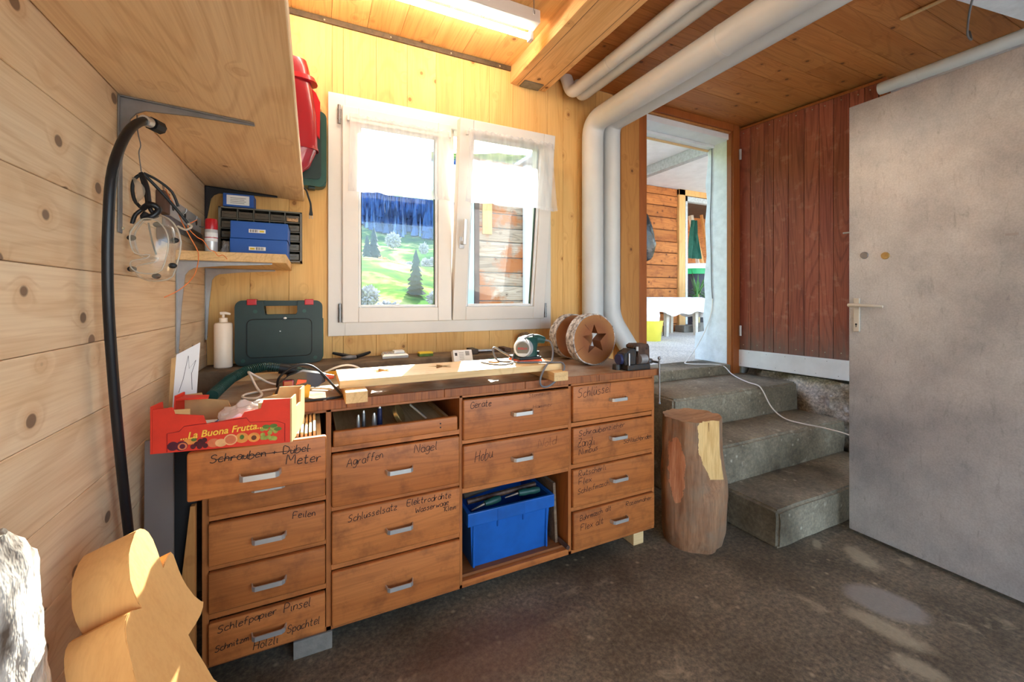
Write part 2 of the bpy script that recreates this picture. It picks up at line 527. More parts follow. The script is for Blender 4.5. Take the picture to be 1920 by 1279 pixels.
def m_concrete(name, a, b_, spk, patches=False, rough=0.8, grit=0.75):
    m, nt, b, out = new_mat(name)
    v = obj_vec(nt, False)
    n1 = noise(nt, v, 2.2, 5.0, 0.6)
    col = ramp(nt, [(0.33, srgb(*a)), (0.66, srgb(*b_))], n1)
    n2 = noise(nt, v, 60.0, 5.0, 0.75)
    col = mix(nt, grit, col, ramp(nt, [(0.3, (0.22, 0.2, 0.18, 1)), (0.48, (0.85, 0.84, 0.82, 1)), (0.7, (2.0, 1.9, 1.75, 1))], n2), 'MULTIPLY')
    vo = N(nt, 'ShaderNodeTexVoronoi')
    vo.inputs['Scale'].default_value = 21.0
    nt.links.new(v, vo.inputs['Vector'])
    wsel = math_n(nt, 'GREATER_THAN', N_sep(nt, vo.outputs['Color'], 0), 0.72)
    sp = ramp(nt, [(0.05, (1, 1, 1, 1)), (0.22, (0, 0, 0, 1))], vo.outputs['Distance'])
    col = mix(nt, math_n(nt, 'MULTIPLY', math_n(nt, 'MULTIPLY', sp, wsel), 0.75), col, srgb(*spk))
    n3 = noise(nt, v, 7.0, 5.0, 0.7, 0.6)
    col = mix(nt, math_n(nt, 'MULTIPLY', ramp(nt, [(0.6, (0, 0, 0, 1)), (0.7, (1, 1, 1, 1))], n3), 0.5), col, srgb(*spk))
    rv = math_n(nt, 'ADD', rough - 0.2, math_n(nt, 'MULTIPLY', n1, 0.4))
    if patches:
        # pale scraped screed and one smooth cement repair, each with its own outline on the floor
        sx = N(nt, 'ShaderNodeSeparateXYZ')
        nt.links.new(v, sx.inputs[0])
        wob = noise(nt, v, 14.0, 8.0, 0.8)
        def ell(cx, cy, rx, ry, ang, w=0.55):
            ca, sa = math.cos(ang), math.sin(ang)
            dx = math_n(nt, 'SUBTRACT', sx.outputs[0], cx)
            dy = math_n(nt, 'SUBTRACT', sx.outputs[1], cy)
            u = math_n(nt, 'DIVIDE', math_n(nt, 'ADD', math_n(nt, 'MULTIPLY', dx, ca), math_n(nt, 'MULTIPLY', dy, sa)), rx)
            w_ = math_n(nt, 'DIVIDE', math_n(nt, 'SUBTRACT', math_n(nt, 'MULTIPLY', dy, ca), math_n(nt, 'MULTIPLY', dx, sa)), ry)
            r2 = math_n(nt, 'SQRT', math_n(nt, 'ADD', math_n(nt, 'MULTIPLY', u, u), math_n(nt, 'MULTIPLY', w_, w_)))
            return math_n(nt, 'ADD', r2, math_n(nt, 'MULTIPLY', math_n(nt, 'SUBTRACT', wob, 0.5), w * 4))
        def lay(col, d, c, amt, e0=0.9, e1=1.05):
            f = ramp(nt, [(0.0, (1, 1, 1, 1)), (e0 / 3, (1, 1, 1, 1)), (e1 / 3, (0, 0, 0, 1))], math_n(nt, 'DIVIDE', d, 3.0))
            return mix(nt, math_n(nt, 'MULTIPLY', f, amt), col, c)
        pale = srgb(176, 164, 136)
        for e in FLOOR_PALE:
            col = lay(col, ell(*e), pale, 0.6, 0.6, 1.15)
        for e in FLOOR_GREY:
            col = lay(col, ell(*e), srgb(146, 141, 133), 0.75, 0.8, 1.08)
        for e in FLOOR_RUST:
            col = lay(col, ell(*e), srgb(112, 78, 62), 0.5, 0.5, 1.2)
        big = noise(nt, v, 0.9, 2.0)
    nt.links.new(col, b.inputs['Base Color'])
    nt.links.new(rv, b.inputs['Roughness'])
    b.inputs['Specular IOR Level'].default_value = 0.4
    bump(nt, b, n2, 0.35, 0.006)
    return m

def N_sep(nt, c, i):
    s = N(nt, 'ShaderNodeSeparateColor')
    nt.links.new(c, s.inputs[0])
    return s.outputs[i]

FLOOR_PALE = [(2.20, 1.0, 0.10, 0.055, 0.9, 0.45), (1.80, 0.745, 0.13, 0.05, -1.4, 0.35), (1.70, 0.62, 0.07, 0.045, -1.2, 0.4), (0.35, 1.12, 0.05, 0.03, 0.4, 0.4), (2.13, 1.14, 0.05, 0.02, 0.5, 0.35)]
FLOOR_GREY = [(1.95, 0.81, 0.125, 0.095, -1.1, 0.12)]
FLOOR_RUST = [(0.5, 1.25, 0.35, 0.16, 0.1, 0.4), (0.22, 1.05, 0.16, 0.1, 0.3, 0.4)]
m_concrete('concrete_floor', (82, 72, 58), (126, 115, 97), (174, 160, 132), True, 0.6)
m_concrete('concrete_step', (74, 64, 48), (154, 143, 122), (194, 184, 162), False, 0.7, 0.45)
m_concrete('concrete_porch', (196, 190, 180), (222, 218, 210), (236, 232, 226), False, 0.8)
m_concrete('stone_rubble', (120, 98, 70), (206, 204, 200), (240, 240, 238), False, 0.9)

def m_steel_door():
    m, nt, b, out = new_mat('steel_door')
    v = obj_vec(nt, False)
    n1 = noise(nt, v, 2.5, 6.0, 0.65)
    col = ramp(nt, [(0.35, srgb(168, 171, 175)), (0.62, srgb(206, 207, 207))], n1)
    n2 = noise(nt, obj_vec(nt, False, (3, 3, 0.8)), 14.0, 5.0, 0.75, 0.5)
    col = mix(nt, math_n(nt, 'MULTIPLY', ramp(nt, [(0.57, (0, 0, 0, 1)), (0.72, (1, 1, 1, 1))], n2), 0.4), col, srgb(112, 114, 116))
    fn = noise(nt, obj_vec(nt, False, (1, 1, 1)), 160.0, 2.0, 0.6)
    col = mix(nt, 0.25, col, ramp(nt, [(0.35, (0.6, 0.6, 0.6, 1)), (0.65, (1.1, 1.1, 1.1, 1))], fn), 'MULTIPLY')
    nt.links.new(col, b.inputs['Base Color'])
    b.inputs['Metallic'].default_value = 0.55
    nt.links.new(math_n(nt, 'ADD', 0.3, math_n(nt, 'MULTIPLY', n1, 0.25)), b.inputs['Roughness'])
    bump(nt, b, n1, 0.04, 0.02)
m_steel_door()

def m_glass():
    m, nt, b, out = new_mat('window_glass')
    nt.nodes.remove(b)
    tr = N(nt, 'ShaderNodeBsdfTransparent')
    gl = N(nt, 'ShaderNodeBsdfGlossy')
    gl.inputs['Roughness'].default_value = 0.02
    tr.inputs[0].default_value = (0.93, 0.96, 0.96, 1)
    fr = N(nt, 'ShaderNodeFresnel')
    fr.inputs[0].default_value = 1.45
    mx = N(nt, 'ShaderNodeMixShader')
    nt.links.new(fr.outputs[0], mx.inputs[0])
    nt.links.new(tr.outputs[0], mx.inputs[1])
    nt.links.new(gl.outputs[0], mx.inputs[2])
    nt.links.new(mx.outputs[0], out.inputs[0])
m_glass()

def m_thin(name, col, clear, gloss=0.08, tl=0.5, stripes=0.0):
    """thin sheet: part see-through, part white scattering (sheer fabric, clear plastic, film)"""
    m, nt, b, out = new_mat(name)
    nt.nodes.remove(b)
    tr = N(nt, 'ShaderNodeBsdfTransparent')
    di = N(nt, 'ShaderNodeBsdfDiffuse')
    di.inputs[0].default_value = srgb(*col)
    tl_ = N(nt, 'ShaderNodeBsdfTranslucent')
    tl_.inputs[0].default_value = srgb(*col)
    m1 = N(nt, 'ShaderNodeMixShader')
    m1.inputs[0].default_value = tl
    nt.links.new(di.outputs[0], m1.inputs[1])
    nt.links.new(tl_.outputs[0], m1.inputs[2])
    m2 = N(nt, 'ShaderNodeMixShader')
    v = obj_vec(nt, True, (60, 1, 6))
    nz = noise(nt, v, 1.0, 2.0)
    f = math_n(nt, 'ADD', 1 - clear, math_n(nt, 'MULTIPLY', math_n(nt, 'SUBTRACT', nz, 0.5), stripes))
    nt.links.new(f, m2.inputs[0])
    nt.links.new(tr.outputs[0], m2.inputs[1])
    nt.links.new(m1.outputs[0], m2.inputs[2])
    last = m2
    if gloss > 0:
        gl = N(nt, 'ShaderNodeBsdfGlossy')
        gl.inputs['Roughness'].default_value = 0.12
        fr = N(nt, 'ShaderNodeLayerWeight')
        fr.inputs[0].default_value = 0.3
        m3 = N(nt, 'ShaderNodeMixShader')
        nt.links.new(math_n(nt, 'ADD', gloss * 0.4, math_n(nt, 'MULTIPLY', fr.outputs[1], gloss * 3)), m3.inputs[0])
        nt.links.new(m2.outputs[0], m3.inputs[1])
        nt.links.new(gl.outputs[0], m3.inputs[2])
        last = m3
    nt.links.new(last.outputs[0], out.inputs[0])
m_thin('sheer_curtain', (232, 232, 236), 0.55, 0.0, 0.5, 0.3)
m_thin('clear_plastic', (236, 226, 206), 0.78, 0.12, 0.4)
m_thin('clear_rim', (232, 224, 208), 0.45, 0.12, 0.4)
m_thin('pink_clear', (226, 70, 90), 0.25, 0.12, 0.5)
m_thin('plastic_film', (244, 244, 246), 0.3, 0.15, 0.4)
emit('tube_light', (255, 246, 228), 24.0)

def m_meadow():
    m, nt, b, out = new_mat('meadow_grass')
    v = obj_vec(nt, False)
    n1 = noise(nt, v, 0.05, 6.0, 0.65)
    col = ramp(nt, [(0.40, srgb(44, 80, 46)), (0.5, srgb(84, 114, 50)), (0.57, srgb(158, 158, 98)), (0.64, srgb(78, 108, 54))], n1)
    n2 = noise(nt, v, 0.45, 5.0, 0.75)
    col = mix(nt, 0.5, col, ramp(nt, [(0.36, (0.35, 0.42, 0.45, 1)), (0.62, (1.25, 1.25, 1.15, 1))], n2), 'MULTIPLY')
    nt.links.new(col, b.inputs['Base Color'])
    b.inputs['Roughness'].default_value = 1.0
    b.inputs['Specular IOR Level'].default_value = 0.0
m_meadow()

def m_slice():
    """end grain: rings about the slice's own axis (object Y), a few radial stains"""
    m, nt, b, out = new_mat('end_grain')
    v = obj_vec(nt, False)
    sp = N(nt, 'ShaderNodeSeparateXYZ')
    nt.links.new(v, sp.inputs[0])
    nz = noise(nt, v, 14.0, 3.0)
    r = math_n(nt, 'SQRT', math_n(nt, 'ADD', math_n(nt, 'POWER', sp.outputs[0], 2.0), math_n(nt, 'POWER', sp.outputs[2], 2.0)))
    rr = math_n(nt, 'ADD', math_n(nt, 'MULTIPLY', r, 900.0), math_n(nt, 'MULTIPLY', nz, 18.0))
    s = math_n(nt, 'SINE', rr)
    base = ramp(nt, [(0.0, srgb(146, 84, 40)), (0.45, srgb(136, 78, 38)), (0.8, srgb(168, 112, 62))], math_n(nt, 'MULTIPLY', r, 6.5))
    col = mix(nt, math_n(nt, 'MULTIPLY', ramp(nt, [(0.2, (0, 0, 0, 1)), (1, (1, 1, 1, 1))], s), 0.22), base, srgb(112, 62, 32))
    col = mix(nt, math_n(nt, 'MULTIPLY', ramp(nt, [(0.5, (0, 0, 0, 1)), (0.7, (1, 1, 1, 1))], noise(nt, v, 30.0, 5.0, 0.7)), 0.4), col, srgb(138, 84, 44))
    nt.links.new(col, b.inputs['Base Color'])
    b.inputs['Roughness'].default_value = 0.75
m_slice()

def m_log():
    """one log: bark, a pale sawn facet at right front and a peeled orange strip at left"""
    m, nt, b, out = new_mat('log_bark')
    v = obj_vec(nt, False, (1, 1, 0.35))
    n1 = noise(nt, v, 9.0, 4.0, 0.6)
    col = ramp(nt, [(0.3, srgb(122, 88, 62)), (0.5, srgb(150, 108, 76)), (0.68, srgb(172, 128, 92))], n1)
    n2 = noise(nt, obj_vec(nt, False, (1, 1, 0.08)), 90.0, 3.0, 0.7)
    col = mix(nt, 0.5, col, ramp(nt, [(0.35, (0.35, 0.3, 0.28, 1)), (0.6, (1, 1, 1, 1))], n2), 'MULTIPLY')
    n3 = noise(nt, obj_vec(nt, False), 12.0, 4.0, 0.6)
    col = mix(nt, ramp(nt, [(0.4, (0, 0, 0, 1)), (0.65, (1, 1, 1, 1))], n3), col, mix(nt, 0.4, col, srgb(128, 116, 96)))
    s = N(nt, 'ShaderNodeSeparateXYZ')
    nt.links.new(obj_vec(nt, False), s.inputs[0])
    X = math_n(nt, 'SUBTRACT', s.outputs[0], 1.640)
    Y = math_n(nt, 'SUBTRACT', s.outputs[1], 1.425)
    Z = s.outputs[2]
    wob = math_n(nt, 'MULTIPLY', math_n(nt, 'SUBTRACT', noise(nt, obj_vec(nt, False), 28.0, 4.0, 0.6), 0.5), 0.03)
    def dot(a, c_): return math_n(nt, 'ADD', math_n(nt, 'MULTIPLY', X, a), math_n(nt, 'MULTIPLY', Y, c_))
    pr = dot(-0.42, -0.907)
    lat = math_n(nt, 'ADD', dot(0.907, -0.42), wob)
    left = math_n(nt, 'ADD', -0.03, math_n(nt, 'MULTIPLY', math_n(nt, 'MAXIMUM', math_n(nt, 'SUBTRACT', 0.46, Z), 0.0), 0.5))
    cut = math_n(nt, 'MULTIPLY', math_n(nt, 'GREATER_THAN', pr, 0.096), math_n(nt, 'MULTIPLY', math_n(nt, 'GREATER_THAN', lat, left), math_n(nt, 'GREATER_THAN', Z, 0.325)))
    cw = ramp(nt, [(0.4, srgb(206, 164, 102)), (0.6, srgb(226, 188, 126))], noise(nt, obj_vec(nt, False, (1, 1, 0.1)), 70.0, 3.0, 0.6))
    col = mix(nt, cut, col, cw)
    q = math_n(nt, 'DIVIDE', math_n(nt, 'ADD', math_n(nt, 'ADD', dot(0.902, -0.432), 0.108), wob), 0.026)
    z2 = math_n(nt, 'DIVIDE', math_n(nt, 'SUBTRACT', Z, 0.36), 0.15)
    e = math_n(nt, 'ADD', math_n(nt, 'MULTIPLY', q, q), math_n(nt, 'MULTIPLY', z2, z2))
    peel = math_n(nt, 'MULTIPLY', math_n(nt, 'LESS_THAN', e, 1.0), math_n(nt, 'GREATER_THAN', dot(-0.755, -0.656), 0.0))
    pw = ramp(nt, [(0.4, srgb(176, 112, 74)), (0.62, srgb(198, 136, 96))], n2)
    col = mix(nt, peel, col, pw)
    nt.links.new(col, b.inputs['Base Color'])
    b.inputs['Roughness'].default_value = 0.85
    bump(nt, b, n2, 0.4, 0.005)
m_log()
wood('log_top', (202, 160, 122), (186, 142, 104), (140, 100, 70), 'X', rings=1.0, rough=0.8, var=0.02)

# ================================================================== THE SETTING
CE = 2.505           # ceiling
LX = -0.415          # left wall face
WY = 2.20            # window wall face
RX = 3.26            # right wall face

fl = G().box(-0.6, -1.6, -0.12, 3.4, 2.4, 0.0).build('floor', 'concrete_floor')
struct(fl, 'stained grey brown concrete floor with pale scraped patches')

# --- left wall of horizontal pine boards
wl = sempty('wall_left', 'left wall clad in horizontal knotty pine boards', (LX, 0.6, 0))
G().box(LX - 0.12, -1.6, -0.1, LX - 0.022, 2.35, 2.7).build('backing', 'dark_timber', wl)
zb = 0.9095 - 0.1487 * 7
while zb < 2.55:
    y0 = -1.6
    cuts = [-1.6, 2.2]
    g = G().box(LX - 0.02, -1.6, zb + 0.0006, LX, WY, zb + 0.1487 - 0.0006, 0.0012, 1)
    g.build('plank', 'pine_wall_left', wl)
    zb += 0.1487

# --- window wall of vertical boards, cut round the window and the doorway
WX0, WX1, WZ0, WZ1 = 0.085, 1.295, 0.99, 2.125      # window opening
DX0, DX1, DZ0, DZ1 = 2.02, 2.97, 0.62, 2.47       # doorway
ww = sempty('wall_window', 'window wall clad in vertical yellow pine boards', (0.8, WY, 0))
back = G()
T0, T1 = WY + 0.02, WY + 0.20
back.box(LX - 0.12, T0, -0.1, WX0, T1, 2.9)
back.box(WX0, T0, -0.1, WX1, T1, WZ0)
back.box(WX0, T0, WZ1, WX1, T1, 2.9)
back.box(WX1, T0, -0.1, DX0, T1, 2.9)
back.box(DX0, T0, DZ1, DX1, T1, 2.9)
back.box(DX0, T0, -0.1, DX1, T1, 0.60)
back.box(DX1, T0, -0.1, 3.6, T1, 2.9)
back.build('masonry', 'white_paint_rough', ww)
seams = [-0.415, -0.255, -0.10, 0.135, 0.29, 0.445, 0.60, 0.755, 0.91, 1.06, 1.215, 1.405, 1.515, 1.66, 1.80, 1.93]
for a, b_ in zip(seams, seams[1:]):
    runs = []
    if b_ <= WX0 or a >= WX1:
        runs = [(0.0, CE)]
        pieces = [(a, b_, 0.0, CE)]
    else:
        pieces = []
        l, r = max(a, WX0), min(b_, WX1)
        if a < WX0:
            pieces.append((a, WX0, 0.0, CE))
        if b_ > WX1:
            pieces.append((WX1, b_, 0.0, CE))
        pieces += [(l, r, 0.0, WZ0), (l, r, WZ1, CE)]
    for (p, q, z0, z1) in pieces:
        G().box(p + 0.0005, WY, z0, q - 0.0005, WY + 0.02, z1, 0.001, 1).build('plank', 'pine_wall_window', ww)

# --- right wall: plaster above, rough rubble below beside the steps
wr = sempty('wall_right', 'rough rubble and plaster wall behind the plank door', (RX, 0.6, 0))
G().box(RX, -1.6, -0.1, RX + 0.2, 2.4, 2.9).build('plaster', 'white_paint_rough', wr)
g = G()
vv, ff = [], []
ny, nz = 60, 30
for i in range(ny + 1):
    for j in range(nz + 1):
        y = -0.4 + 2.58 * i / ny
        z = 0.60 * j / nz
        d = 0.05 * mnoise.fractal(Vector((3.0, y * 9, z * 9)), 1.0, 2.0, 5) + 0.03 * mnoise.noise(Vector((9, y * 4, z * 4)))
        vv.append((3.115 + d, y, z))
for i in range(ny):
    for j in range(nz):
        a = i * (nz + 1) + j
        ff.append((a, a + 1, a + nz + 2, a + nz + 1))
base = len(vv)
vv += [(RX, -0.4, 0), (RX, 2.22, 0), (RX, -0.4, 0.6), (RX, 2.22, 0.6)]
top = [i * (nz + 1) + nz for i in range(ny + 1)]
ff.append(tuple(top) + (base + 3, base + 2))
g.mesh(vv, ff)
g.build('rubble', 'stone_rubble', wr, 0.9)

# --- wall behind the photographer, its unseen opening widened to let in fill daylight
wbk = sempty('wall_back', 'plastered back wall, its unseen opening widened for fill daylight', (1.0, -1.5, 0))
g = G()
g.box(LX - 0.12, -1.6, -0.1, -0.1, -1.45, 2.7)
g.box(-0.1, -1.6, 2.2, 2.75, -1.45, 2.7)
g.box(2.75, -1.6, -0.1, RX + 0.2, -1.45, 2.7)
g.build('plaster', 'white_paint_rough', wbk)

# --- ceiling: boards towards the window left of the beam, across it on the right
ce = sempty('ceiling', 'board ceiling of orange pine with one beam line', (1.2, 0.6, CE))
G().box(LX - 0.12, -1.6, CE + 0.02, RX + 0.2, 2.4, CE + 0.14).build('slab', 'dark_timber', ce)
xs = LX
w_ = [0.165, 0.16, 0.17, 0.165, 0.16, 0.168, 0.17, 0.16, 0.17]
for w in w_:
    x1 = min(xs + w, 1.06)
    G().box(xs + 0.0006, -1.5, CE, x1 - 0.0006, WY, CE + 0.02, 0.0012, 1).build('plank', 'pine_ceiling_left', ce)
    xs = x1
    if xs >= 1.06:
        break
ys = WY
k = 0
while ys > -1.5:
    y1 = ys - 0.142
    cut = 1.9 + ((k * 7919) % 13) / 13.0 * 1.0
    for (xa, xb) in ((1.25, cut), (cut, RX)):
        G().box(xa + 0.0006, y1 + 0.0008, CE, xb - 0.0006, ys - 0.0008, CE + 0.02, 0.0014, 1).build('plank', 'pine_ceiling_right', ce)
    ys = y1
    k += 1
# beam and its steel shoe
bt = G().box(1.043, -1.5, 2.408, 1.275, WY - 0.001, CE, 0.003).build('trim_1', 'pine_beam')
struct(bt, 'pale glued timber ceiling beam ending at the window wall')
G().box(1.10, WY - 0.075, 2.403, 1.225, WY - 0.004, 2.4085).build('beam_shoe', 'steel_grey', bt)
for xx in (1.085, 1.24):
    G().box(xx, -1.5, 2.4068, xx + 0.0015, WY - 0.01, 2.4082).build('glue_joint', 'strip_dark', bt)
t2 = G().box(LX, WY - 0.012, 2.478, 1.043, WY, CE - 0.001, 0.002).build('trim_2', 'strip_dark')
struct(t2, 'dark brown strip along the top of the window wall')
for xx in (0.05, 0.36, 0.68, 0.97):
    G().ball((xx, WY - 0.013, 2.487), 0.0045, 8).build('screw', 'screw_head', t2)

# --- doorway: wooden post, brown casing, white lintel and plastered reveal
t3 = sempty('trim_3', 'brown timber door casing with a pale post on its left', (2.0, WY, 0.6))
G().box(1.80, WY - 0.075, 0.0, 1.955, WY, CE, 0.003).build('post', 'post_wood', t3)
G().box(1.956, WY - 0.075, 0.57, 2.02, WY, CE, 0.003).build('casing', 'frame_brown', t3)
G().box(2.945, WY - 0.03, 0.567, 3.02, WY + 0.02, CE, 0.004).build('casing', 'frame_brown', t3)
G().box(2.936, WY - 0.018, 0.567, 2.945, WY + 0.02, 2.45).build('stop_bead', 'frame_brown', t3)
G().box(2.021, WY - 0.03, 2.452, 2.944, WY + 0.02, CE, 0.004).build('casing_head', 'frame_brown', t3)
G().box(2.021, WY - 0.012, 2.440, 2.944, WY + 0.02, 2.4515, 0.002).build('casing_head_bead', 'post_wood', t3)
t4 = sempty('trim_4', 'white painted plaster reveal of the doorway with ragged edge', (2.95, 2.3, 0.6))
ed = [(2.41, 2.44), (2.40, 2.30), (2.425, 2.1), (2.41, 1.95), (2.43, 1.77), (2.415, 1.5), (2.44, 1.3), (2.43, 1.15), (2.45, 1.0), (2.44, 0.88), (2.525, 0.86), (2.535, 0.75), (2.53, 0.636)]
pts = [(2.205, 0.636), (2.205, 2.44)] + ed
M = Matrix(((0, 0, 1, 2.946), (1, 0, 0, 0), (0, 1, 0, 0), (0, 0, 0, 1)))
G().prism(pts, 0.10, M).build('reveal_plaster', 'white_paint_rough', t4)
G().box(2.021, 2.205, 2.395, 2.944, 2.34, 2.439, 0.004).build('lintel_board', 'white_paint', t4)
G().box(2.021, 2.341, 2.375, 2.944, 2.40, 2.42, 0.003).build('lintel_back_board', 'white_paint', t4)
G().box(2.021, 2.395, 2.362, 2.944, 2.41, 2.374).build('lintel_lath', 'pine_raw', t4)
G().box(2.005, 2.221, 0.636, 2.018, 2.42, 2.44).build('left_reveal', 'white_paint', t4)
th = G().box(1.80, WY - 0.01, 0.45, 3.07, 2.46, 0.635, 0.006).build('trim_5', 'concrete_step')
struct(th, 'worn concrete door threshold above the top step')

# --- three concrete steps
st = thing('concrete_steps', 'three worn concrete steps rising to the open doorway', 'steps', (2.4, 1.2, 0))
def step(x0, y0, x1, y1, z0, z1, seed):
    g = G()
    t = bmesh.new()
    bmesh.ops.create_cube(t, size=1.0)
    for v in t.verts:
        v.co = Vector((x0 + (v.co.x + .5) * (x1 - x0), y0 + (v.co.y + .5) * (y1 - y0), z0 + (v.co.z + .5) * (z1 - z0)))
    bmesh.ops.bevel(t, geom=list(t.edges), offset=0.012, segments=3, affect='EDGES')
    bmesh.ops.subdivide_edges(t, edges=[e for e in t.edges if e.calc_length() > 0.1], cuts=14, use_grid_fill=True)
    for v in t.verts:
        n = 0.006 * mnoise.fractal(v.co * 7 + Vector((seed, 0, 0)), 1.0, 2.0, 4)
        edge = min(abs(v.co.y - y0), 1) + min(abs(v.co.z - z1), 1)
        k = max(0, 1 - edge / 0.05)
        n2 = max(0, mnoise.noise(v.co * 11 + Vector((0, seed, 0)))) * 0.022 * k
        v.co += Vector((0, n + n2, -n2 + 0.3 * n))
    g._take(t)
    return g
step(1.914, 1.185, 3.06, 1.50, 0.0, 0.18, 1.0).build('step', 'concrete_step', st, 0.7)
step(1.90, 1.478, 3.065, 1.79, 0.0, 0.378, 5.0).build('step', 'concrete_step', st, 0.7)
step(1.885, 1.767, 3.07, 2.195, 0.0, 0.565, 9.0).build('step', 'concrete_step', st, 0.7)

# --- white pvc window
wi = sempty('window_1', 'white plastic double window with its right sash tilted in', (0.69, 2.18, 0.97))
FY0, FY1 = 2.182, 2.285
g = G()
X0, X1, Z0, Z1 = 0.066, 1.308, 0.968, 2.146
for (a, b_, c_, d_) in ((X0, X0 + 0.075, Z0, Z1), (X1 - 0.075, X1, Z0, Z1), (X0 + .075, X1 - .075, Z0, Z0 + 0.075), (X0 + .075, X1 - .075, Z1 - 0.072, Z1)):
    g.box(a, FY0, c_, b_, FY1, d_, 0.002, 1)
g.build('frame', 'white_pvc', wi)
G().box(0.655, FY0 + 0.02, 1.043, 0.70, FY1, 2.074, 0.002, 1).build('mullion', 'white_pvc', wi)
G().box(0.02, 2.39, 0.955, 1.36, 2.56, 0.975, 0.003).build('outer_sill', 'zinc', wi)

def sash(name, x0, x1, z0, z1, tilt, hx):
    piv = Vector((0, 2.165, z0))
    M = rot_about(piv, 'X', tilt)
    g = G()
    fw = 0.073
    ya, yb = 2.165, 2.222
    for (a, b_, c_, d_) in ((x0, x0 + fw, z0, z1), (x1 - fw, x1, z0, z1), (x0 + fw, x1 - fw, z0, z0 + fw), (x0 + fw, x1 - fw, z1 - fw, z1)):
        g.box(a, ya, c_, b_, yb, d_, 0.004, 2, M)
    s = g.build(name, 'white_pvc', wi)
    g = G()
    f2, y2 = fw + 0.0, 2.178
    e = 0.013
    for (a, b_, c_, d_) in ((x0 + f2, x0 + f2 + e, z0 + f2, z1 - f2), (x1 - f2 - e, x1 - f2, z0 + f2, z1 - f2), (x0 + f2 + e, x1 - f2 - e, z0 + f2, z0 + f2 + e), (x0 + f2 + e, x1 - f2 - e, z1 - f2 - e, z1 - f2)):
        g.box(a, y2, c_, b_, 2.20, d_, 0.003, 1, M)
    g.build('glazing_bead', 'white_paint', s)
    g = G()
    for (a, b_, c_, d_) in ((x0 + f2 + e, x0 + f2 + e + .004, z0 + f2 + e, z1 - f2 - e), (x1 - f2 - e - .004, x1 - f2 - e, z0 + f2 + e, z1 - f2 - e)):
        g.box(a, 2.19, c_, b_, 2.206, d_, 0, 1, M)
    g.build('rubber_seal', 'black_rubber', s)
    G().box(x0 + f2 + 0.004, 2.196, z0 + f2 + 0.004, x1 - f2 - 0.004, 2.20, z1 - f2 - 0.004, 0, 1, M).build('pane', 'window_glass', s)
    return s, M
sl, Ml = sash('sash', 0.129, 0.676, 1.032, 2.087, 0.0, 0)
sr, Mr = sash('sash', 0.682, 1.249, 1.032, 2.087, 7.2, 0)
# handle on the right sash
g = G()
g.box(0.70, 2.158, 1.42, 0.728, 2.166, 1.482, 0.003, 2, Mr)
g.cyl(Mr @ Vector((0.714, 2.16, 1.45)), Mr @ Vector((0.714, 2.118, 1.45)), 0.011, 0.010, 14)
g.box(0.704, 2.108, 1.44, 0.724, 2.124, 1.575, 0.006, 3, Mr)
g.build('window_handle', 'silver_plastic', wi, 0.6)
for (x, z0, z1) in ((0.115, 1.995, 2.085), (0.118, 1.035, 1.125), (1.261, 1.038, 1.124)):
    g = G()
    g.cyl((x, 2.17, z0), (x, 2.17, z1), 0.0075, None, 12)
    g.cyl((x, 2.17, z0 + 0.02), (x, 2.17, z0 + 0.024), 0.009, None, 12)
    g.cyl((x, 2.17, z1 - 0.024), (x, 2.17, z1 - 0.02), 0.009, None, 12)
    g.build('hinge', 'steel_grey', wi, 0.6)

# --- steel door standing open on the right
d1 = sempty('door_1', 'tall grey sheet steel door standing open on the right', (2.38, 1.13, 0))
G().box(2.38, 0.22, 0.02, 2.425, 1.13, 2.09, 0.003, 2).build('door_leaf', 'steel_door', d1)
G().box(2.37, 1.083, 0.99, 2.38, 1.108, 1.152, 0.003, 2).build('handle_plate', 'handle_ivory', d1)
g = G()
g.cyl((2.372, 1.097, 1.118), (2.335, 1.097, 1.118), 0.009, None, 12)
g.tube([(2.337, 1.112, 1.118), (2.333, 1.085, 1.119), (2.333, 1.03, 1.117), (2.338, 0.978, 1.113)], 0.008, 10, 3, radii=[0.009, 0.009, 0.007, 0.006])
g.build('door_handle', 'handle_ivory', d1, 0.8)
G().cyl((2.3705, 1.096, 1.026), (2.3695, 1.096, 1.026), 0.0045, None, 10).build('keyhole', 'black_plastic', d1)
G().box(2.3694, 1.0945, 1.012, 2.3704, 1.0975, 1.026).build('keyhole_slot', 'black_plastic', d1)
G().cyl((2.38, 1.067, 1.357), (2.374, 1.067, 1.357), 0.017, 0.015, 20).build('lock_rosette', 'steel_grey', d1, 0.6)
G().cyl((2.38, 0.986, 1.348), (2.374, 0.986, 1.348), 0.017, 0.015, 20).build('lock_cylinder', 'brass', d1, 0.6)
G().box(2.3785, 0.584, 1.389, 2.3805, 0.618, 1.398).build('type_plate', 'bracket_grey', d1)
g = G().cyl((2.40, 1.128, 1.478), (2.40, 1.165, 1.478), 0.004, None, 8)
g.build('latch_bolt', 'silver_plastic', d1)

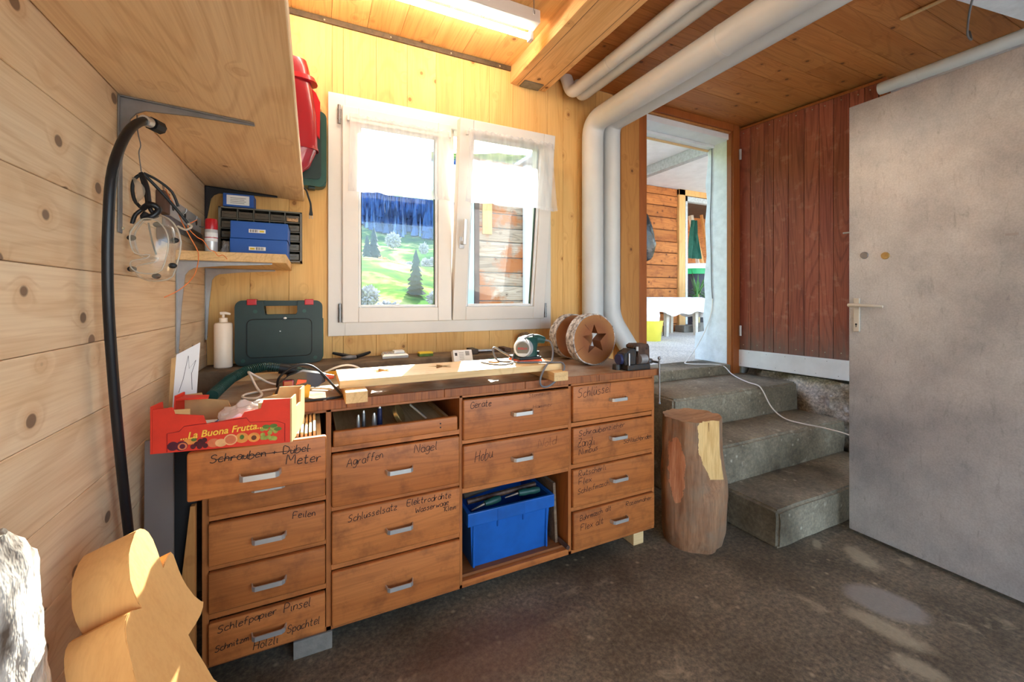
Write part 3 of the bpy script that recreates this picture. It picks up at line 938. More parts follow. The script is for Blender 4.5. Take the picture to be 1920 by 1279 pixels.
# --- red brown plank door, open against the right wall
a6 = math.radians(6.1)
h0 = Vector((3.029, 2.19, 0))
dv = Vector((math.sin(a6), -math.cos(a6), 0))
nv = Vector((-math.cos(a6), -math.sin(a6), 0))       # side that faces the camera
MD = Matrix(((dv.x, nv.x, 0, h0.x), (dv.y, nv.y, 0, h0.y), (0, 0, 1, 0), (0, 0, 0, 1)))
d2 = sempty('door_2', 'weathered red brown plank door folded open by the steps', (3.029, 2.19, 0.6))
edges = [0.0, 0.095, 0.195, 0.262, 0.362, 0.462, 0.552, 0.634, 0.722, 0.80, 0.868]
for k, (a, b_) in enumerate(zip(edges, edges[1:])):
    G().box(a + 0.0012, -0.02, 0.645, b_ - 0.0012, 0.0, 2.470 + 0.0, 0.0025, 1, MD).build('plank', 'door_plank_red', d2)
    for zz in (2.44, 0.79):
        c0 = MD @ Vector(((a + b_) / 2 + 0.006 * ((k % 3) - 1), 0.0, zz + 0.004 * (k % 2)))
        G().ball(c0, 0.004, 8, (1, 1, 1)).build('nail', 'screw_head', d2)
G().box(0.0, -0.022, 2.4705, 0.90, 0.004, 2.488, 0.002, 1, MD).build('head_rail', 'frame_brown', d2)
G().box(0.872, -0.06, 0.64, 0.884, 0.0, 2.488, 0.002, 1, MD).build('edge_stile', 'frame_brown', d2)
G().box(0.886, -0.075, 0.64, 0.905, 0.0, 2.495, 0.002, 1, MD).build('edge_stile', 'frame_brown', d2)
G().box(0.0, -0.052, 0.616, 0.905, -0.024, 2.468, 0.0, 1, MD).build('back_panel', 'dark_timber', d2)
G().box(-0.004, 0.0015, 0.622, 0.905, 0.022, 0.752, 0.004, 2, MD).build('weather_board', 'white_paint', d2)
for k in range(14):
    c0 = MD @ Vector((0.03 + 0.064 * k, 0.0215, 0.735 if k % 2 else 0.645))
    G().ball(c0, 0.0022, 6).build('nail', 'black_plastic', d2)
for zz in (2.235, 0.86):
    G().cyl((3.008, 2.158, zz), (3.008, 2.158, zz + 0.08), 0.009, None, 10).build('hinge', 'silver_plastic', d2, 0.6)
# ------------------------------------------------------------------ pipes on the ceiling
def pipe(name, label, pts, r, bend, clips=()):
    """insulated pipe with rounded elbows"""
    P_ = [Vector(p) for p in pts]
    Q = [P_[0]]
    for i in range(1, len(P_) - 1):
        a, b_, c_ = P_[i - 1], P_[i], P_[i + 1]
        u, w = (a - b_).normalized(), (c_ - b_).normalized()
        for k in range(9):
            t_ = k / 8
            p = (b_ + u * bend) * (1 - t_) ** 2 + b_ * 2 * t_ * (1 - t_) + (b_ + w * bend) * t_ ** 2
            Q.append(p)
    Q.append(P_[-1])
    o = thing(name, label, 'pipe', P_[0], 'insulated pipes')
    G().tube(Q, r, 28, 0).build('jacket', 'pipe_insul', o, 0.9)
    for c0, c1 in clips:
        G().cyl(c0, c1, r + 0.0012, None, 28).build('sleeve', 'pipe_insul', o, 0.9)
    return o
pipe('heating_pipe', 'thick white insulated pipe dropping down beside the window, left one', [(1.578, -1.4, 2.25), (1.578, 2.128, 2.25), (1.578, 2.128, 0.83)], 0.066, 0.10, [((1.578, 1.2, 2.25), (1.578, 1.22, 2.25))])
pipe('heating_pipe', 'thick white insulated pipe dropping down by the door post, right one', [(1.722, -1.4, 2.275), (1.722, 2.132, 2.275), (1.722, 2.132, 1.03), (1.86, 2.09, 0.80)], 0.060, 0.08)
pipe('heating_pipe', 'slim white ceiling pipe next to the beam, with upturned end', [(1.415, -1.4, 2.395), (1.415, 2.12, 2.395), (1.395, 2.15, 2.503)], 0.036, 0.05, [((1.415, 1.75, 2.395), (1.415, 1.765, 2.395))])
pipe('heating_pipe', 'slim white ceiling pipe, second one from the beam', [(1.498, -1.4, 2.40), (1.498, 2.14, 2.40), (1.498, 2.165, 2.503)], 0.033, 0.045)
pipe('heating_pipe', 'white pipe along the ceiling above the steel door', [(3.02, -1.4, 2.388), (3.02, 1.28, 2.388)], 0.033, 0.05, [((3.02, 1.10, 2.388), (3.02, 1.27, 2.388))])

# fluorescent batten with its tube
fx = thing('ceiling_lamp', 'white fluorescent batten with a lit bare tube on ceiling', 'lamp', (0.6, 1.74, CE))
G().box(-0.25, 1.705, 2.445, 0.965, 1.775, CE, 0.004).build('housing', 'white_pvc', fx)
g = G().cyl((-0.22, 1.80, 2.432), (0.952, 1.80, 2.432), 0.0145, None, 16)
g.build('tube', 'tube_light', fx, 0.9)
for xx in (-0.235, 0.952):
    G().box(xx, 1.782, 2.412, xx + 0.018, 1.818, 2.46, 0.004).build('tube_holder', 'white_pvc', fx)
hk = G().tube([(0.905, 1.66, CE), (0.905, 1.66, 2.47), (0.905, 1.665, 2.455), (0.912, 1.67, 2.45), (0.918, 1.675, 2.458), (0.918, 1.677, 2.472)], 0.002, 8, 3).build('ceiling_hook', 'steel_grey', None, 0.8)
tag(hk, 'small bent wire hook screwed into the ceiling by the lamp', 'hook')

# loose board, lath and cable in the upper right corner
cb = G()
M = Matrix.Translation((0, 0, 2.425))
cb.prism([(2.372, 0.80), (2.92, 0.712), (3.0, 0.70), (3.0, -0.6), (2.2, -0.6)], 0.03, M)
cb = cb.build('ceiling_panel', 'white_paint_rough')
tag(cb, 'white painted panel hung under the ceiling at upper right', 'panel')
sl_ = G().box(-0.10, -0.011, -0.004, 0.10, 0.011, 0.004, 0.001, 1, Matrix.Translation((2.56, 0.90, 2.497)) @ Matrix.Rotation(math.radians(92), 4, 'Z')).build('wood_lath', 'pine_raw')
tag(sl_, 'short pale wooden lath nailed under the ceiling boards', 'lath')
cc = G().tube([(2.46, 0.72, 2.425), (2.54, 0.76, 2.39), (2.68, 0.81, 2.375), (2.82, 0.85, 2.40), (2.96, 0.88, 2.44), (3.0, 0.9, CE)], 0.004, 8, 4).build('ceiling_cable', 'cord_grey', None, 0.8)
tag(cc, 'grey cable sagging under the white ceiling panel', 'cable')

# ================================================================== WORKBENCH
FYC = 1.495
wbch = thing('workbench_cabinet', 'brown oak workbench cabinet with handwritten drawers', 'cabinet', (0.6, 1.6, 0.06))
BX0, BX1, BZ0, BZ1 = -0.293, 1.467, 0.058, 0.79
g = G()
g.box(BX0, FYC, BZ0, BX0 + 0.016, 2.0, BZ1)
g.build('side_panel', 'oak_cabinet_v', wbch)
G().box(BX1 - 0.016, FYC, BZ0, BX1, 2.0, BZ1, 0.002).build('side_panel', 'oak_cabinet_v', wbch)
for x0, x1 in ((0.039, 0.055), (0.4965, 0.5085), (0.981, 0.9965)):
    G().box(x0, FYC, BZ0, x1, 1.985, BZ1, 0.001, 1).build('divider', 'oak_cabinet_v', wbch)
G().box(BX0 + 0.016, 1.985, BZ0, BX1 - 0.016, 2.0, BZ1).build('back_panel', 'oak_inside', wbch)
G().box(BX0 + 0.016, FYC, BZ0, BX1 - 0.016, 1.985, BZ0 + 0.014, 0.001, 1).build('bottom_panel', 'oak_cabinet', wbch)
G().box(BX0 + 0.016, FYC, 0.776, BX1 - 0.016, FYC + 0.03, BZ1, 0.001, 1).build('top_rail', 'oak_cabinet', wbch)
def rail(x0, x1, z0, z1):
    G().box(x0, FYC + 0.0005, z0, x1, FYC + 0.025, z1, 0.001, 1).build('rail', 'oak_cabinet', wbch)
for z in (0.640, 0.498, 0.352, 0.207): rail(BX0 + .016, 0.039, z - 0.008, z + 0.008)
for z in (0.650, 0.456, 0.262): rail(0.055, 0.4965, z - 0.009, z + 0.009)
for z in (0.608,): rail(0.5085, 0.981, z - 0.008, z + 0.008)
rail(0.5085, 0.981, 0.414, 0.434)
for z in (0.608, 0.429, 0.246): rail(0.9965, BX1 - .016, z - 0.009, z + 0.009)
rail(0.5085, 0.981, BZ0, BZ0 + 0.024)
G().box(0.5085, FYC + 0.02, 0.084, 0.981, 1.985, 0.094).build('cubby_floor', 'oak_inside', wbch)
G().box(0.5085, FYC + 0.02, 0.424, 0.981, 1.985, 0.434).build('cubby_roof', 'oak_inside', wbch)

# handwriting: single stroke letters, drawn with a marker
GL = {
 'A': [[(0,0),(.3,1),(.6,0)],[(.12,.38),(.5,.38)]], 'B': [[(0,0),(0,1),(.35,.98),(.42,.78),(.3,.55),(0,.52)],[(.3,.53),(.5,.35),(.42,.06),(0,0)]],
 'D': [[(0,0),(0,1),(.3,.97),(.52,.7),(.52,.3),(.3,.03),(0,0)]], 'E': [[(.5,1),(0,1),(0,0),(.5,0)],[(0,.52),(.4,.52)]],
 'F': [[(0,0),(0,1),(.5,1)],[(0,.52),(.4,.54)]], 'G': [[(.5,.85),(.3,1),(.08,.8),(0,.45),(.1,.1),(.35,0),(.52,.18),(.52,.45),(.3,.45)]],
 'H': [[(0,0),(.04,1)],[(.5,0),(.52,1)],[(.02,.5),(.5,.52)]], 'K': [[(0,0),(0,1)],[(.5,1),(.02,.45),(.5,0)]],
 'M': [[(0,0),(.06,1),(.34,.35),(.62,1),(.7,0)]], 'N': [[(0,0),(.05,1),(.5,0),(.55,1)]],
 'P': [[(0,0),(.03,1),(.4,.98),(.5,.75),(.35,.5),(.02,.48)]], 'R': [[(0,0),(.02,1),(.4,.96),(.46,.72),(.3,.52),(.02,.5),(.5,0)]],
 'S': [[(.5,.88),(.3,1),(.08,.85),(.12,.6),(.4,.45),(.48,.2),(.25,0),(0,.12)]], 'W': [[(0,1),(.16,0),(.36,.6),(.56,0),(.74,1)]],
 'Z': [[(0,1),(.52,1),(0,0),(.55,.02)],[(.1,.5),(.42,.5)]],
 'a': [[(.4,.5),(.2,.58),(.02,.4),(.05,.1),(.25,0),(.4,.2),(.42,.56),(.42,.1),(.52,0)]], 'b': [[(.02,1),(0,0),(.25,0),(.4,.2),(.35,.48),(.15,.55),(0,.4)]],
 'c': [[(.4,.5),(.2,.58),(.02,.35),(.08,.05),(.3,0),(.42,.1)]], 'd': [[(.4,.5),(.18,.56),(.02,.35),(.08,.03),(.3,.03),(.42,.25),(.44,1),(.44,0)]],
 'e': [[(.02,.3),(.38,.36),(.3,.57),(.1,.52),(.02,.25),(.12,0),(.42,.08)]], 'f': [[(.4,.95),(.24,1),(.14,.8),(.12,0)],[(0,.55),(.32,.57)]],
 'g': [[(.4,.5),(.18,.58),(.03,.35),(.12,.06),(.34,.12),(.42,.55),(.4,-.2),(.22,-.36),(.03,-.25)]], 'h': [[(.02,1),(0,0),(.04,.4),(.22,.56),(.36,.4),(.38,0)]],
 'i': [[(.08,.55),(.1,.05),(.18,0)],[(.09,.78),(.12,.82)]], 'j': [[(.1,.55),(.1,-.25),(0,-.3)],[(.1,.78),(.13,.82)]], 'k': [[(.02,1),(0,0)],[(.36,.58),(.02,.28),(.38,0)]],
 'l': [[(.06,1),(.05,.1),(.16,0)]], 'm': [[(0,.55),(.02,0),(.06,.4),(.18,.55),(.26,.4),(.27,0),(.32,.4),(.45,.55),(.54,.4),(.55,0)]],
 'n': [[(0,.55),(.02,0),(.06,.4),(.22,.56),(.36,.4),(.38,0)]], 'o': [[(.2,.57),(.03,.4),(.05,.1),(.22,0),(.38,.15),(.37,.45),(.2,.57)]],
 'p': [[(0,.55),(.02,-.35)],[(.02,.45),(.22,.58),(.4,.4),(.34,.1),(.15,0),(.02,.12)]], 'r': [[(0,.55),(.03,0),(.06,.36),(.2,.55),(.34,.5)]],
 's': [[(.34,.5),(.16,.58),(.04,.45),(.3,.24),(.28,.05),(.12,0),(0,.08)]], 't': [[(.16,.95),(.14,.1),(.26,0),(.36,.08)],[(0,.6),(.34,.62)]],
 'u': [[(.02,.55),(.02,.15),(.14,0),(.3,.1),(.37,.55),(.38,.05),(.48,0)]], 'w': [[(0,.55),(.12,0),(.26,.4),(.4,0),(.54,.56)]],
 'x': [[(0,.56),(.38,0)],[(.38,.56),(0,0)]], 'z': [[(0,.55),(.36,.56),(0,.02),(.4,.02)]],
 '.': [[(.04,.02),(.09,.06)]], '+': [[(.05,.35),(.45,.35)],[(.25,.55),(.25,.15)]], ' ': [],
}
for u_, b_ in (('ä', 'a'), ('ö', 'o'), ('ü', 'u')):
    GL[u_] = GL[b_] + [[(.08, .78), (.11, .84)], [(.30, .8), (.33, .86)]]
ADV = {'m': .72, 'M': .86, 'W': .88, 'w': .68, 'i': .3, 'l': .3, 'j': .3, '.': .25, ' ': .4, 'A': .72, 'H': .68, 'N': .7}

def handwriting(g, text, x0, z0, x1, z1, h, y, wid, rr):
    tot = sum(ADV.get(c, .52 if c.islower() or c in 'äöü' else .66) for c in text)
    sx = (x1 - x0) / tot
    cx = 0.0
    for c in text:
        dz = rr.uniform(-.05, .05) * h
        for line in GL[c]:
            pts = []
            for i, (a, b_) in enumerate(line):
                pts.append((a + rr.uniform(-.018, .018), b_ + rr.uniform(-.025, .025)))
            # smooth the polyline
            Q = []
            n = len(pts)
            if n > 2:
                for i in range(n - 1):
                    p0, p1, p2, p3 = pts[max(i - 1, 0)], pts[i], pts[i + 1], pts[min(i + 2, n - 1)]
                    for k in range(3):
                        t = k / 3
                        Q.append(tuple(0.5 * (2 * p1[d] + (-p0[d] + p2[d]) * t + (2 * p0[d] - 5 * p1[d] + 4 * p2[d] - p3[d]) * t * t + (-p0[d] + 3 * p1[d] - 3 * p2[d] + p3[d]) * t ** 3) * (1) for d in (0, 1)))
                Q.append(pts[-1])
            else:
                Q = pts
            W = []
            for a, b_ in Q:
                u = cx + a
                W.append(Vector((x0 + u * sx + 0.12 * b_ * h, y, z0 + (z1 - z0) * u / tot + b_ * h + dz)))
            vv, ff = [], []
            for i, p in enumerate(W):
                d = W[min(i + 1, len(W) - 1)] - W[max(i - 1, 0)]
                d = d.normalized() if d.length > 0 else Vector((1, 0, 0))
                nn = Vector((-d.z, 0, d.x)) * wid * 0.5
                vv += [p + nn, p - nn, p + nn + Vector((0, .0006, 0)), p - nn + Vector((0, .0006, 0))]
            for i in range(len(W) - 1):
                a = i * 4
                ff.append((a, a + 1, a + 5, a + 4))
            g.mesh(vv, ff)
        cx += ADV.get(c, .52 if c.islower() or c in 'äöü' else .66)

def pull(parent, cx, cz, y, w=0.095):
    """bent flat aluminium drawer pull"""
    g = G()
    h = 0.014
    out = 0.026
    prof = [(-w / 2, 0), (-w / 2 + 0.004, -out * 0.75), (-w / 2 + 0.012, -out), (w / 2 - 0.012, -out), (w / 2 - 0.004, -out * 0.75), (w / 2, 0)]
    inn = [(w / 2 - 0.0035, 0), (w / 2 - 0.0075, -out * 0.7), (w / 2 - 0.014, -out + 0.0035), (-w / 2 + 0.014, -out + 0.0035), (-w / 2 + 0.0075, -out * 0.7), (-w / 2 + 0.0035, 0)]
    M = Matrix.Translation((cx, y, cz - h / 2))
    g.prism(prof + inn, h, M)
    return g.build('handle', 'alu', parent, 0.5)

RT = random.Random(3)
def drawer(x0, x1, z0, z1, texts=(), yf=1.481, hx=None, hz=None, faint=(), depth=0.42, box=True):
    g = G().box(x0, yf, z0, x1, yf + 0.022, z1, 0.007, 3)
    d = g.build('drawer', 'oak_cabinet', wbch, 0.6)
    if box:
        b = G()
        b.box(x0 + .012, yf + .022, z0 + .012, x0 + .024, yf + depth, z1 - .018)
        b.box(x1 - .024, yf + .022, z0 + .012, x1 - .012, yf + depth, z1 - .018)
        b.box(x0 + .024, yf + depth - .012, z0 + .012, x1 - .024, yf + depth, z1 - .018)
        b.box(x0 + .024, yf + .022, z0 + .012, x1 - .024, yf + depth - .012, z0 + .02)
        b.build('drawer_box', 'pine_raw_y', d)
    if hx is not None:
        pull(d, hx, hz, yf)
    for lst, mat, wd in ((texts, 'marker_ink', 0.0022), (faint, 'marker_faint', 0.0016)):
        if lst:
            for t in lst:
                g = G()
                handwriting(g, t[0], t[1], t[2], t[3], t[4], t[5], yf - 0.0006, wd, RT)
                g.build('lettering', mat, d)
    return d
# first column
dm = drawer(-0.277, 0.034, 0.652, 0.772, [('Schrauben + Dübel', -0.230, 0.742, -0.007, 0.738, 0.020), ('Meter', -0.064, 0.710, 0.024, 0.704, 0.025)], 1.253, -0.122, 0.697)
g = G()
g.mesh([(-0.219, 1.2522, 0.750), (-0.005, 1.2522, 0.745), (-0.005, 1.2522, 0.7432), (-0.219, 1.2522, 0.748)], [(0, 1, 2, 3)])
g.build('strike_line', 'marker_ink', dm)
# loose things in the open drawer
for i in range(6):
    fr = G().box(-0.052 + i * 0.0105, 1.29, 0.672, -0.045 + i * 0.0105, 1.64, 0.776 + 0.002 * (i % 3), 0.001, 1).build('folding_rule', 'pine_raw_y')
    tag(fr, 'folding rule of brown wood standing in the open drawer', 'rule', 'folding rules in the open drawer')
yt = thing('tape_measure', 'round black and yellow tape measure in the open drawer', 'tape measure', (-0.11, 1.37, 0.672))
G().cyl((-0.125, 1.37, 0.720), (-0.095, 1.37, 0.720), 0.046, None, 28).build('case', 'black_plastic', yt, 0.6)
G().cyl((-0.1265, 1.37, 0.720), (-0.0935, 1.37, 0.720), 0.033, None, 28).build('band', 'yellow_plastic', yt, 0.6)
drawer(-0.277, 0.037, 0.508, 0.632, (), 1.481, -0.122, 0.575)
drawer(-0.277, 0.037, 0.361, 0.487, [('Feilen', -0.057, 0.457, 0.009, 0.452, 0.020)], 1.481, -0.121, 0.417)
drawer(-0.277, 0.037, 0.2225, 0.3425, (), 1.481, -0.121, 0.278)
drawer(-0.277, 0.037, 0.069, 0.194, [('Schlefpapier', -0.254, 0.163, -0.098, 0.173, 0.0210), ('Pinsel', -0.082, 0.167, -0.004, 0.167, 0.0270), ('Spachtel', -0.073, 0.100, 0.022, 0.102, 0.0240), ('Schnitzm.', -0.260, 0.109, -0.168, 0.116, 0.0180), ('Hölzli', -0.163, 0.082, -0.095, 0.080, 0.0250)], 1.481, -0.121, 0.128)
# second column
tray = drawer(0.060, 0.486, 0.661, 0.713, (), 1.481)
for zz in (0.694, 0.680):
    G().cyl((0.420, 1.4805, zz), (0.420, 1.4825, zz), 0.003, None, 8).build('screw_hole', 'black_plastic', tray)
drawer(0.056, 0.493, 0.463, 0.637, [('Agraffen', 0.101, 0.592, 0.220, 0.602, 0.0270), ('Nägel', 0.324, 0.601, 0.410, 0.602, 0.0290)], 1.481, 0.273, 0.553)
drawer(0.056, 0.495, 0.275, 0.446, [('Schlüsselsatz', 0.105, 0.406, 0.267, 0.416, 0.0230), ('Elektrodrähte', 0.299, 0.419, 0.461, 0.417, 0.0220), ('Wasserwage', 0.328, 0.388, 0.452, 0.394, 0.0190), ('Klein', 0.435, 0.371, 0.480, 0.369, 0.0180)], 1.481, 0.273, 0.352)
drawer(0.056, 0.496, 0.071, 0.250, (), 1.481, 0.273, 0.155)
# third column
drawer(0.508, 0.981, 0.617, 0.770, [('Geräte', 0.535, 0.735, 0.623, 0.738, 0.0250)], 1.481, 0.752, 0.697, [('Stemmeisen', 0.785, 0.752, 0.888, 0.756, 0.0150), ('Hammer', 0.802, 0.705, 0.897, 0.706, 0.0150)])
drawer(0.508, 0.981, 0.436, 0.597, [('Hobu', 0.553, 0.529, 0.629, 0.538, 0.0410)], 1.481, 0.752, 0.518, [('Nold', 0.827, 0.542, 0.915, 0.547, 0.0330)])
# fourth column
drawer(0.997, 1.450, 0.623, 0.776, [('Schlüssel', 1.020, 0.724, 1.200, 0.736, 0.0390)], 1.481, 1.234, 0.702)
drawer(0.998, 1.450, 0.443, 0.596, [('Schraubenzieher', 1.025, 0.561, 1.280, 0.570, 0.0230), ('Zängli', 1.020, 0.517, 1.111, 0.514, 0.0330), ('Nimbus', 1.026, 0.480, 1.129, 0.488, 0.0250), ('Schlauchbriden', 1.269, 0.494, 1.437, 0.496, 0.0200)], 1.481, 1.234, 0.531)
drawer(0.998, 1.452, 0.257, 0.418, [('Rutscherli', 1.025, 0.389, 1.173, 0.393, 0.0240), ('Flex', 1.025, 0.352, 1.096, 0.356, 0.0260), ('Schleifmasch.', 1.020, 0.314, 1.196, 0.325, 0.0220)], 1.481, 1.238, 0.344)
drawer(1.001, 1.457, 0.076, 0.235, [('Bohrmasch. alt', 1.032, 0.197, 1.200, 0.209, 0.0220), ('Flex alt', 1.036, 0.155, 1.159, 0.160, 0.0250), ('Rasenmäher', 1.283, 0.206, 1.440, 0.207, 0.0200)], 1.481, 1.240, 0.160)

# worktop lies on the cabinet
wt = thing('worktop', 'worn wooden worktop on the oak drawer cabinet', 'worktop', (0.6, 1.7, 0.79))
G().box(-0.30, 1.480, 0.7905, 1.478, 1.998, 0.8205, 0.003, 2).build('board', 'worktop_wood', wt)
for (a, b_) in ((-0.30, 0.10), (0.10, 0.43), (0.43, 0.76), (0.76, 1.12), (1.12, 1.478)):
    G().box(a + 0.0006, 1.464, 0.7905, b_ - 0.0006, 1.4798, 0.8205, 0.003, 2).build('edge_strip', 'worktop_edge', wt)
# blocks under the cabinet
b1 = G().box(-0.056, 1.49, 0.0, 0.058, 1.60, 0.057, 0.003).build('concrete_block', 'concrete_block')
tag(b1, 'grey concrete block under the left end of the cabinet', 'block')
b2 = G().box(1.345, 1.50, 0.0, 1.405, 1.62, 0.057, 0.002).build('wood_block', 'pine_raw')
tag(b2, 'pale wooden block under the right end of the cabinet', 'block')
b3 = G().box(0.60, 1.80, 0.0, 0.72, 1.95, 0.057, 0.003).build('concrete_block', 'concrete_block')
tag(b3, 'concrete block in the dark under the middle of the cabinet', 'block')
# masonry ledge behind the worktop
lg = G().box(LX + 0.001, 2.0, 0.0, 1.46, WY - 0.001, 0.862, 0.008, 3).build('trim_6', 'concrete_ledge')
struct(lg, 'rough masonry ledge between the worktop and the window wall')
# ================================================================== SHELVES ON THE LEFT WALL
def bracket(parent, y, z, leg, arm, mat, tilt=0.0, w=0.022, zoff=0.0):
    """pressed steel shelf bracket: tapered L with a rounded inner corner and a stiffening web"""
    g = G()
    t = 0.004
    out = [(0, 0), (arm, 0), (arm, -0.006), (arm * 0.5, -0.014), (0.05, -0.024), (0.034, -0.034), (0.024, -0.05), (0.014, -leg * 0.5), (0.006, -leg), (0, -leg)]
    x0 = LX + 0.001
    M = Matrix(((1, 0, 0, x0), (0, 0, -1, y + w / 2), (0, 1, 0, z), (0, 0, 0, 1)))
    Mt = rot_about((x0, y, z), 'Y', tilt)
    g.prism(out, 0.005, Mt @ Matrix.Translation((0, -w / 2 + 0.0025, 0)) @ M)
    g.box(x0, y - w / 2, z - 0.003, x0 + arm, y + w / 2, z, 0.001, 1, Mt)
    g.box(x0, y - w / 2, z - leg, x0 + 0.003, y + w / 2, z, 0.001, 1)
    b = g.build('bracket', mat, parent)
    for zz in (z - 0.03, z - leg + 0.012):
        G().ball((x0 + 0.0045, y + 0.006, zz), 0.004, 8).build('screw', 'screw_head', b)
    return b

TILT = 3.6
us = thing('wall_shelf', 'deep pine shelf on the left wall, seen from below', 'shelf', (LX, 1.2, 1.62))
Mt = rot_about((LX, 0, 1.632), 'Y', TILT)
xs_ = [LX + 0.001, -0.30, -0.175, -0.036]
G().box(LX + 0.002, 0.25, 1.632, -0.0365, WY - 0.003, 1.659, 0.002, 1, Mt).build('board', 'pine_shelf', us)
bracket(us, 1.292, 1.631, 0.325, 0.275, 'bracket_dark', TILT)
bracket(us, 2.165, 1.631, 0.30, 0.27, 'bracket_black', TILT)
bracket(us, 0.36, 1.631, 0.325, 0.275, 'bracket_dark', TILT)
ls = thing('wall_shelf', 'small pine shelf on two grey brackets in the corner', 'shelf', (LX, 1.95, 1.28))
G().box(LX + 0.002, 1.735, 1.280, -0.088, WY - 0.003, 1.3125, 0.002, 1).build('board', 'pine_raw_y', ls)
bracket(ls, 1.752, 1.2795, 0.315, 0.28, 'bracket_grey')
bracket(ls, 2.168, 1.2795, 0.305, 0.26, 'bracket_grey')

# small parts organiser with its drawers
og = thing('parts_organizer', 'grey small parts organizer with smoked drawers on corner shelf', 'organizer', (-0.2, 2.14, 1.313))
OX0, OX1, OZ0, OZ1, OY0, OY1 = -0.356, -0.044, 1.3130, 1.537, 2.095, 2.188
g = G()
g.box(OX0, OY0, OZ0, OX0 + 0.008, OY1, OZ1); g.box(OX1 - 0.008, OY0, OZ0, OX1, OY1, OZ1)
g.box(OX0, OY0, OZ0, OX1, OY1, OZ0 + 0.006); g.box(OX0, OY0, OZ1 - 0.006, OX1, OY1, OZ1)
g.box(OX0, OY1 - 0.004, OZ0, OX1, OY1, OZ1)
cw = (OX1 - OX0 - 0.016) / 5
rh = (OZ1 - OZ0 - 0.012) / 5
for i in range(1, 5):
    g.box(OX0 + 0.008 + i * cw - 0.0015, OY0, OZ0, OX0 + 0.008 + i * cw + 0.0015, OY1, OZ1)
    g.box(OX0, OY0, OZ0 + 0.006 + i * rh - 0.0015, OX1, OY1, OZ0 + 0.006 + i * rh + 0.0015)
g.build('housing', 'organizer_grey', og)
for i in range(5):
    for j in range(5):
        x = OX0 + 0.008 + i * cw
        z = OZ0 + 0.006 + j * rh
        d = G().box(x + 0.003, OY0 - 0.002, z + 0.003, x + cw - 0.003, OY0 + 0.07, z + rh - 0.012, 0.002, 1).build('drawer', 'drawer_smoke', og)
        G().box(x + 0.014, OY0 - 0.009, z + 0.017, x + cw - 0.014, OY0 - 0.0022, z + 0.022, 0.001, 1).build('lip', 'drawer_smoke', d)
        if i == 4 and j == 4:
            G().box(x + 0.008, OY0 - 0.004, z + 0.004, x + cw - 0.008, OY0 - 0.0022, z + 0.02, 0.001, 1).build('screws', 'screws', d)

def carton(name, label, x0, x1, y0, y1, z0, z1, lid, barx, flip):
    o = thing(name, label, 'box', ((x0 + x1) / 2, (y0 + y1) / 2, z0))
    G().box(x0, y0, z0, x1, y1, z1 - lid, 0.0015, 1).build('tray', 'blue_box', o)
    G().box(x0 - 0.002, y0 - 0.002, z1 - lid, x1 + 0.002, y1 + 0.002, z1, 0.0015, 1).build('lid', 'blue_box', o)
    zc = z0 + (z1 - z0) * 0.45
    l = G().box(barx, y0 - 0.003, zc - 0.007, barx + 0.056, y0 - 0.0021, zc + 0.007).build('label_sticker', 'paper_white', o)
    g = G()
    for k in range(9):
        xx = barx + (0.004 if not flip else 0.024) + k * 0.003
        g.box(xx, y0 - 0.0036, zc - 0.005, xx + (0.001 if k % 3 else 0.002), y0 - 0.0031, zc + 0.005)
    g.build('barcode', 'print_dark', l)
    xx = barx + (0.036 if not flip else 0.004)
    G().box(xx, y0 - 0.0036, zc - 0.004, xx + 0.015, y0 - 0.0031, zc + 0.003).build('logo', 'print_yellow', l)
    return o
carton('cardboard_box', 'lower flat blue cardboard box with barcode on corner shelf', -0.284, -0.092, 1.885, 2.075, 1.3130, 1.381, 0.0, -0.222, True)
carton('cardboard_box', 'upper flat blue cardboard box with barcode, lying on the other', -0.282, -0.090, 1.882, 2.075, 1.3815, 1.447, 0.0, -0.222, False)
sb = thing('cardboard_box', 'small blue box with white label on top of the organizer', 'box', (-0.28, 2.13, 1.537))
G().box(-0.338, 2.085, 1.5375, -0.228, 2.165, 1.592, 0.001, 1).build('carton', 'blue_box', sb)
lb = G().box(-0.325, 2.0835, 1.545, -0.244, 2.0848, 1.585).build('label_sticker', 'paper_white', sb)
g = G()
for k in range(4):
    g.box(-0.312, 2.083, 1.552 + k * 0.007, -0.262 + 0.006 * (k % 2), 2.0834, 1.5535 + k * 0.007)
g.build('print', 'print_dark', lb)
sc = thing('spray_can', 'spray can with red cap and grey label on corner shelf', 'can', (-0.337, 1.86, 1.312))
G().lathe([(0.019, 0), (0.020, 0.003), (0.020, 0.082), (0.0185, 0.086)], (-0.337, 1.86, 1.3195), 24).build('can', 'silver_plastic', sc, 0.6)
G().lathe([(0.0203, 0.040), (0.0203, 0.072)], (-0.337, 1.86, 1.3195), 24).build('label_sleeve', 'paper_white', sc, 0.6)
G().lathe([(0.0206, 0.052), (0.0206, 0.055)], (-0.337, 1.86, 1.3195), 24).build('red_band', 'red_plastic', sc, 0.6)
G().lathe([(0.0195, 0.084), (0.0198, 0.09), (0.019, 0.118), (0.017, 0.123), (0.0, 0.124)], (-0.337, 1.86, 1.3195), 24).build('cap', 'red_plastic', sc, 0.6)
rl = thing('tape_roll', 'flat black tape roll lying under the spray can', 'tape', (-0.33, 1.86, 1.3126))
G().lathe([(0.034, 0.0), (0.036, 0.001), (0.036, 0.005), (0.034, 0.0065)], (-0.33, 1.86, 1.3128), 28).build('roll', 'black_plastic', rl, 0.5)
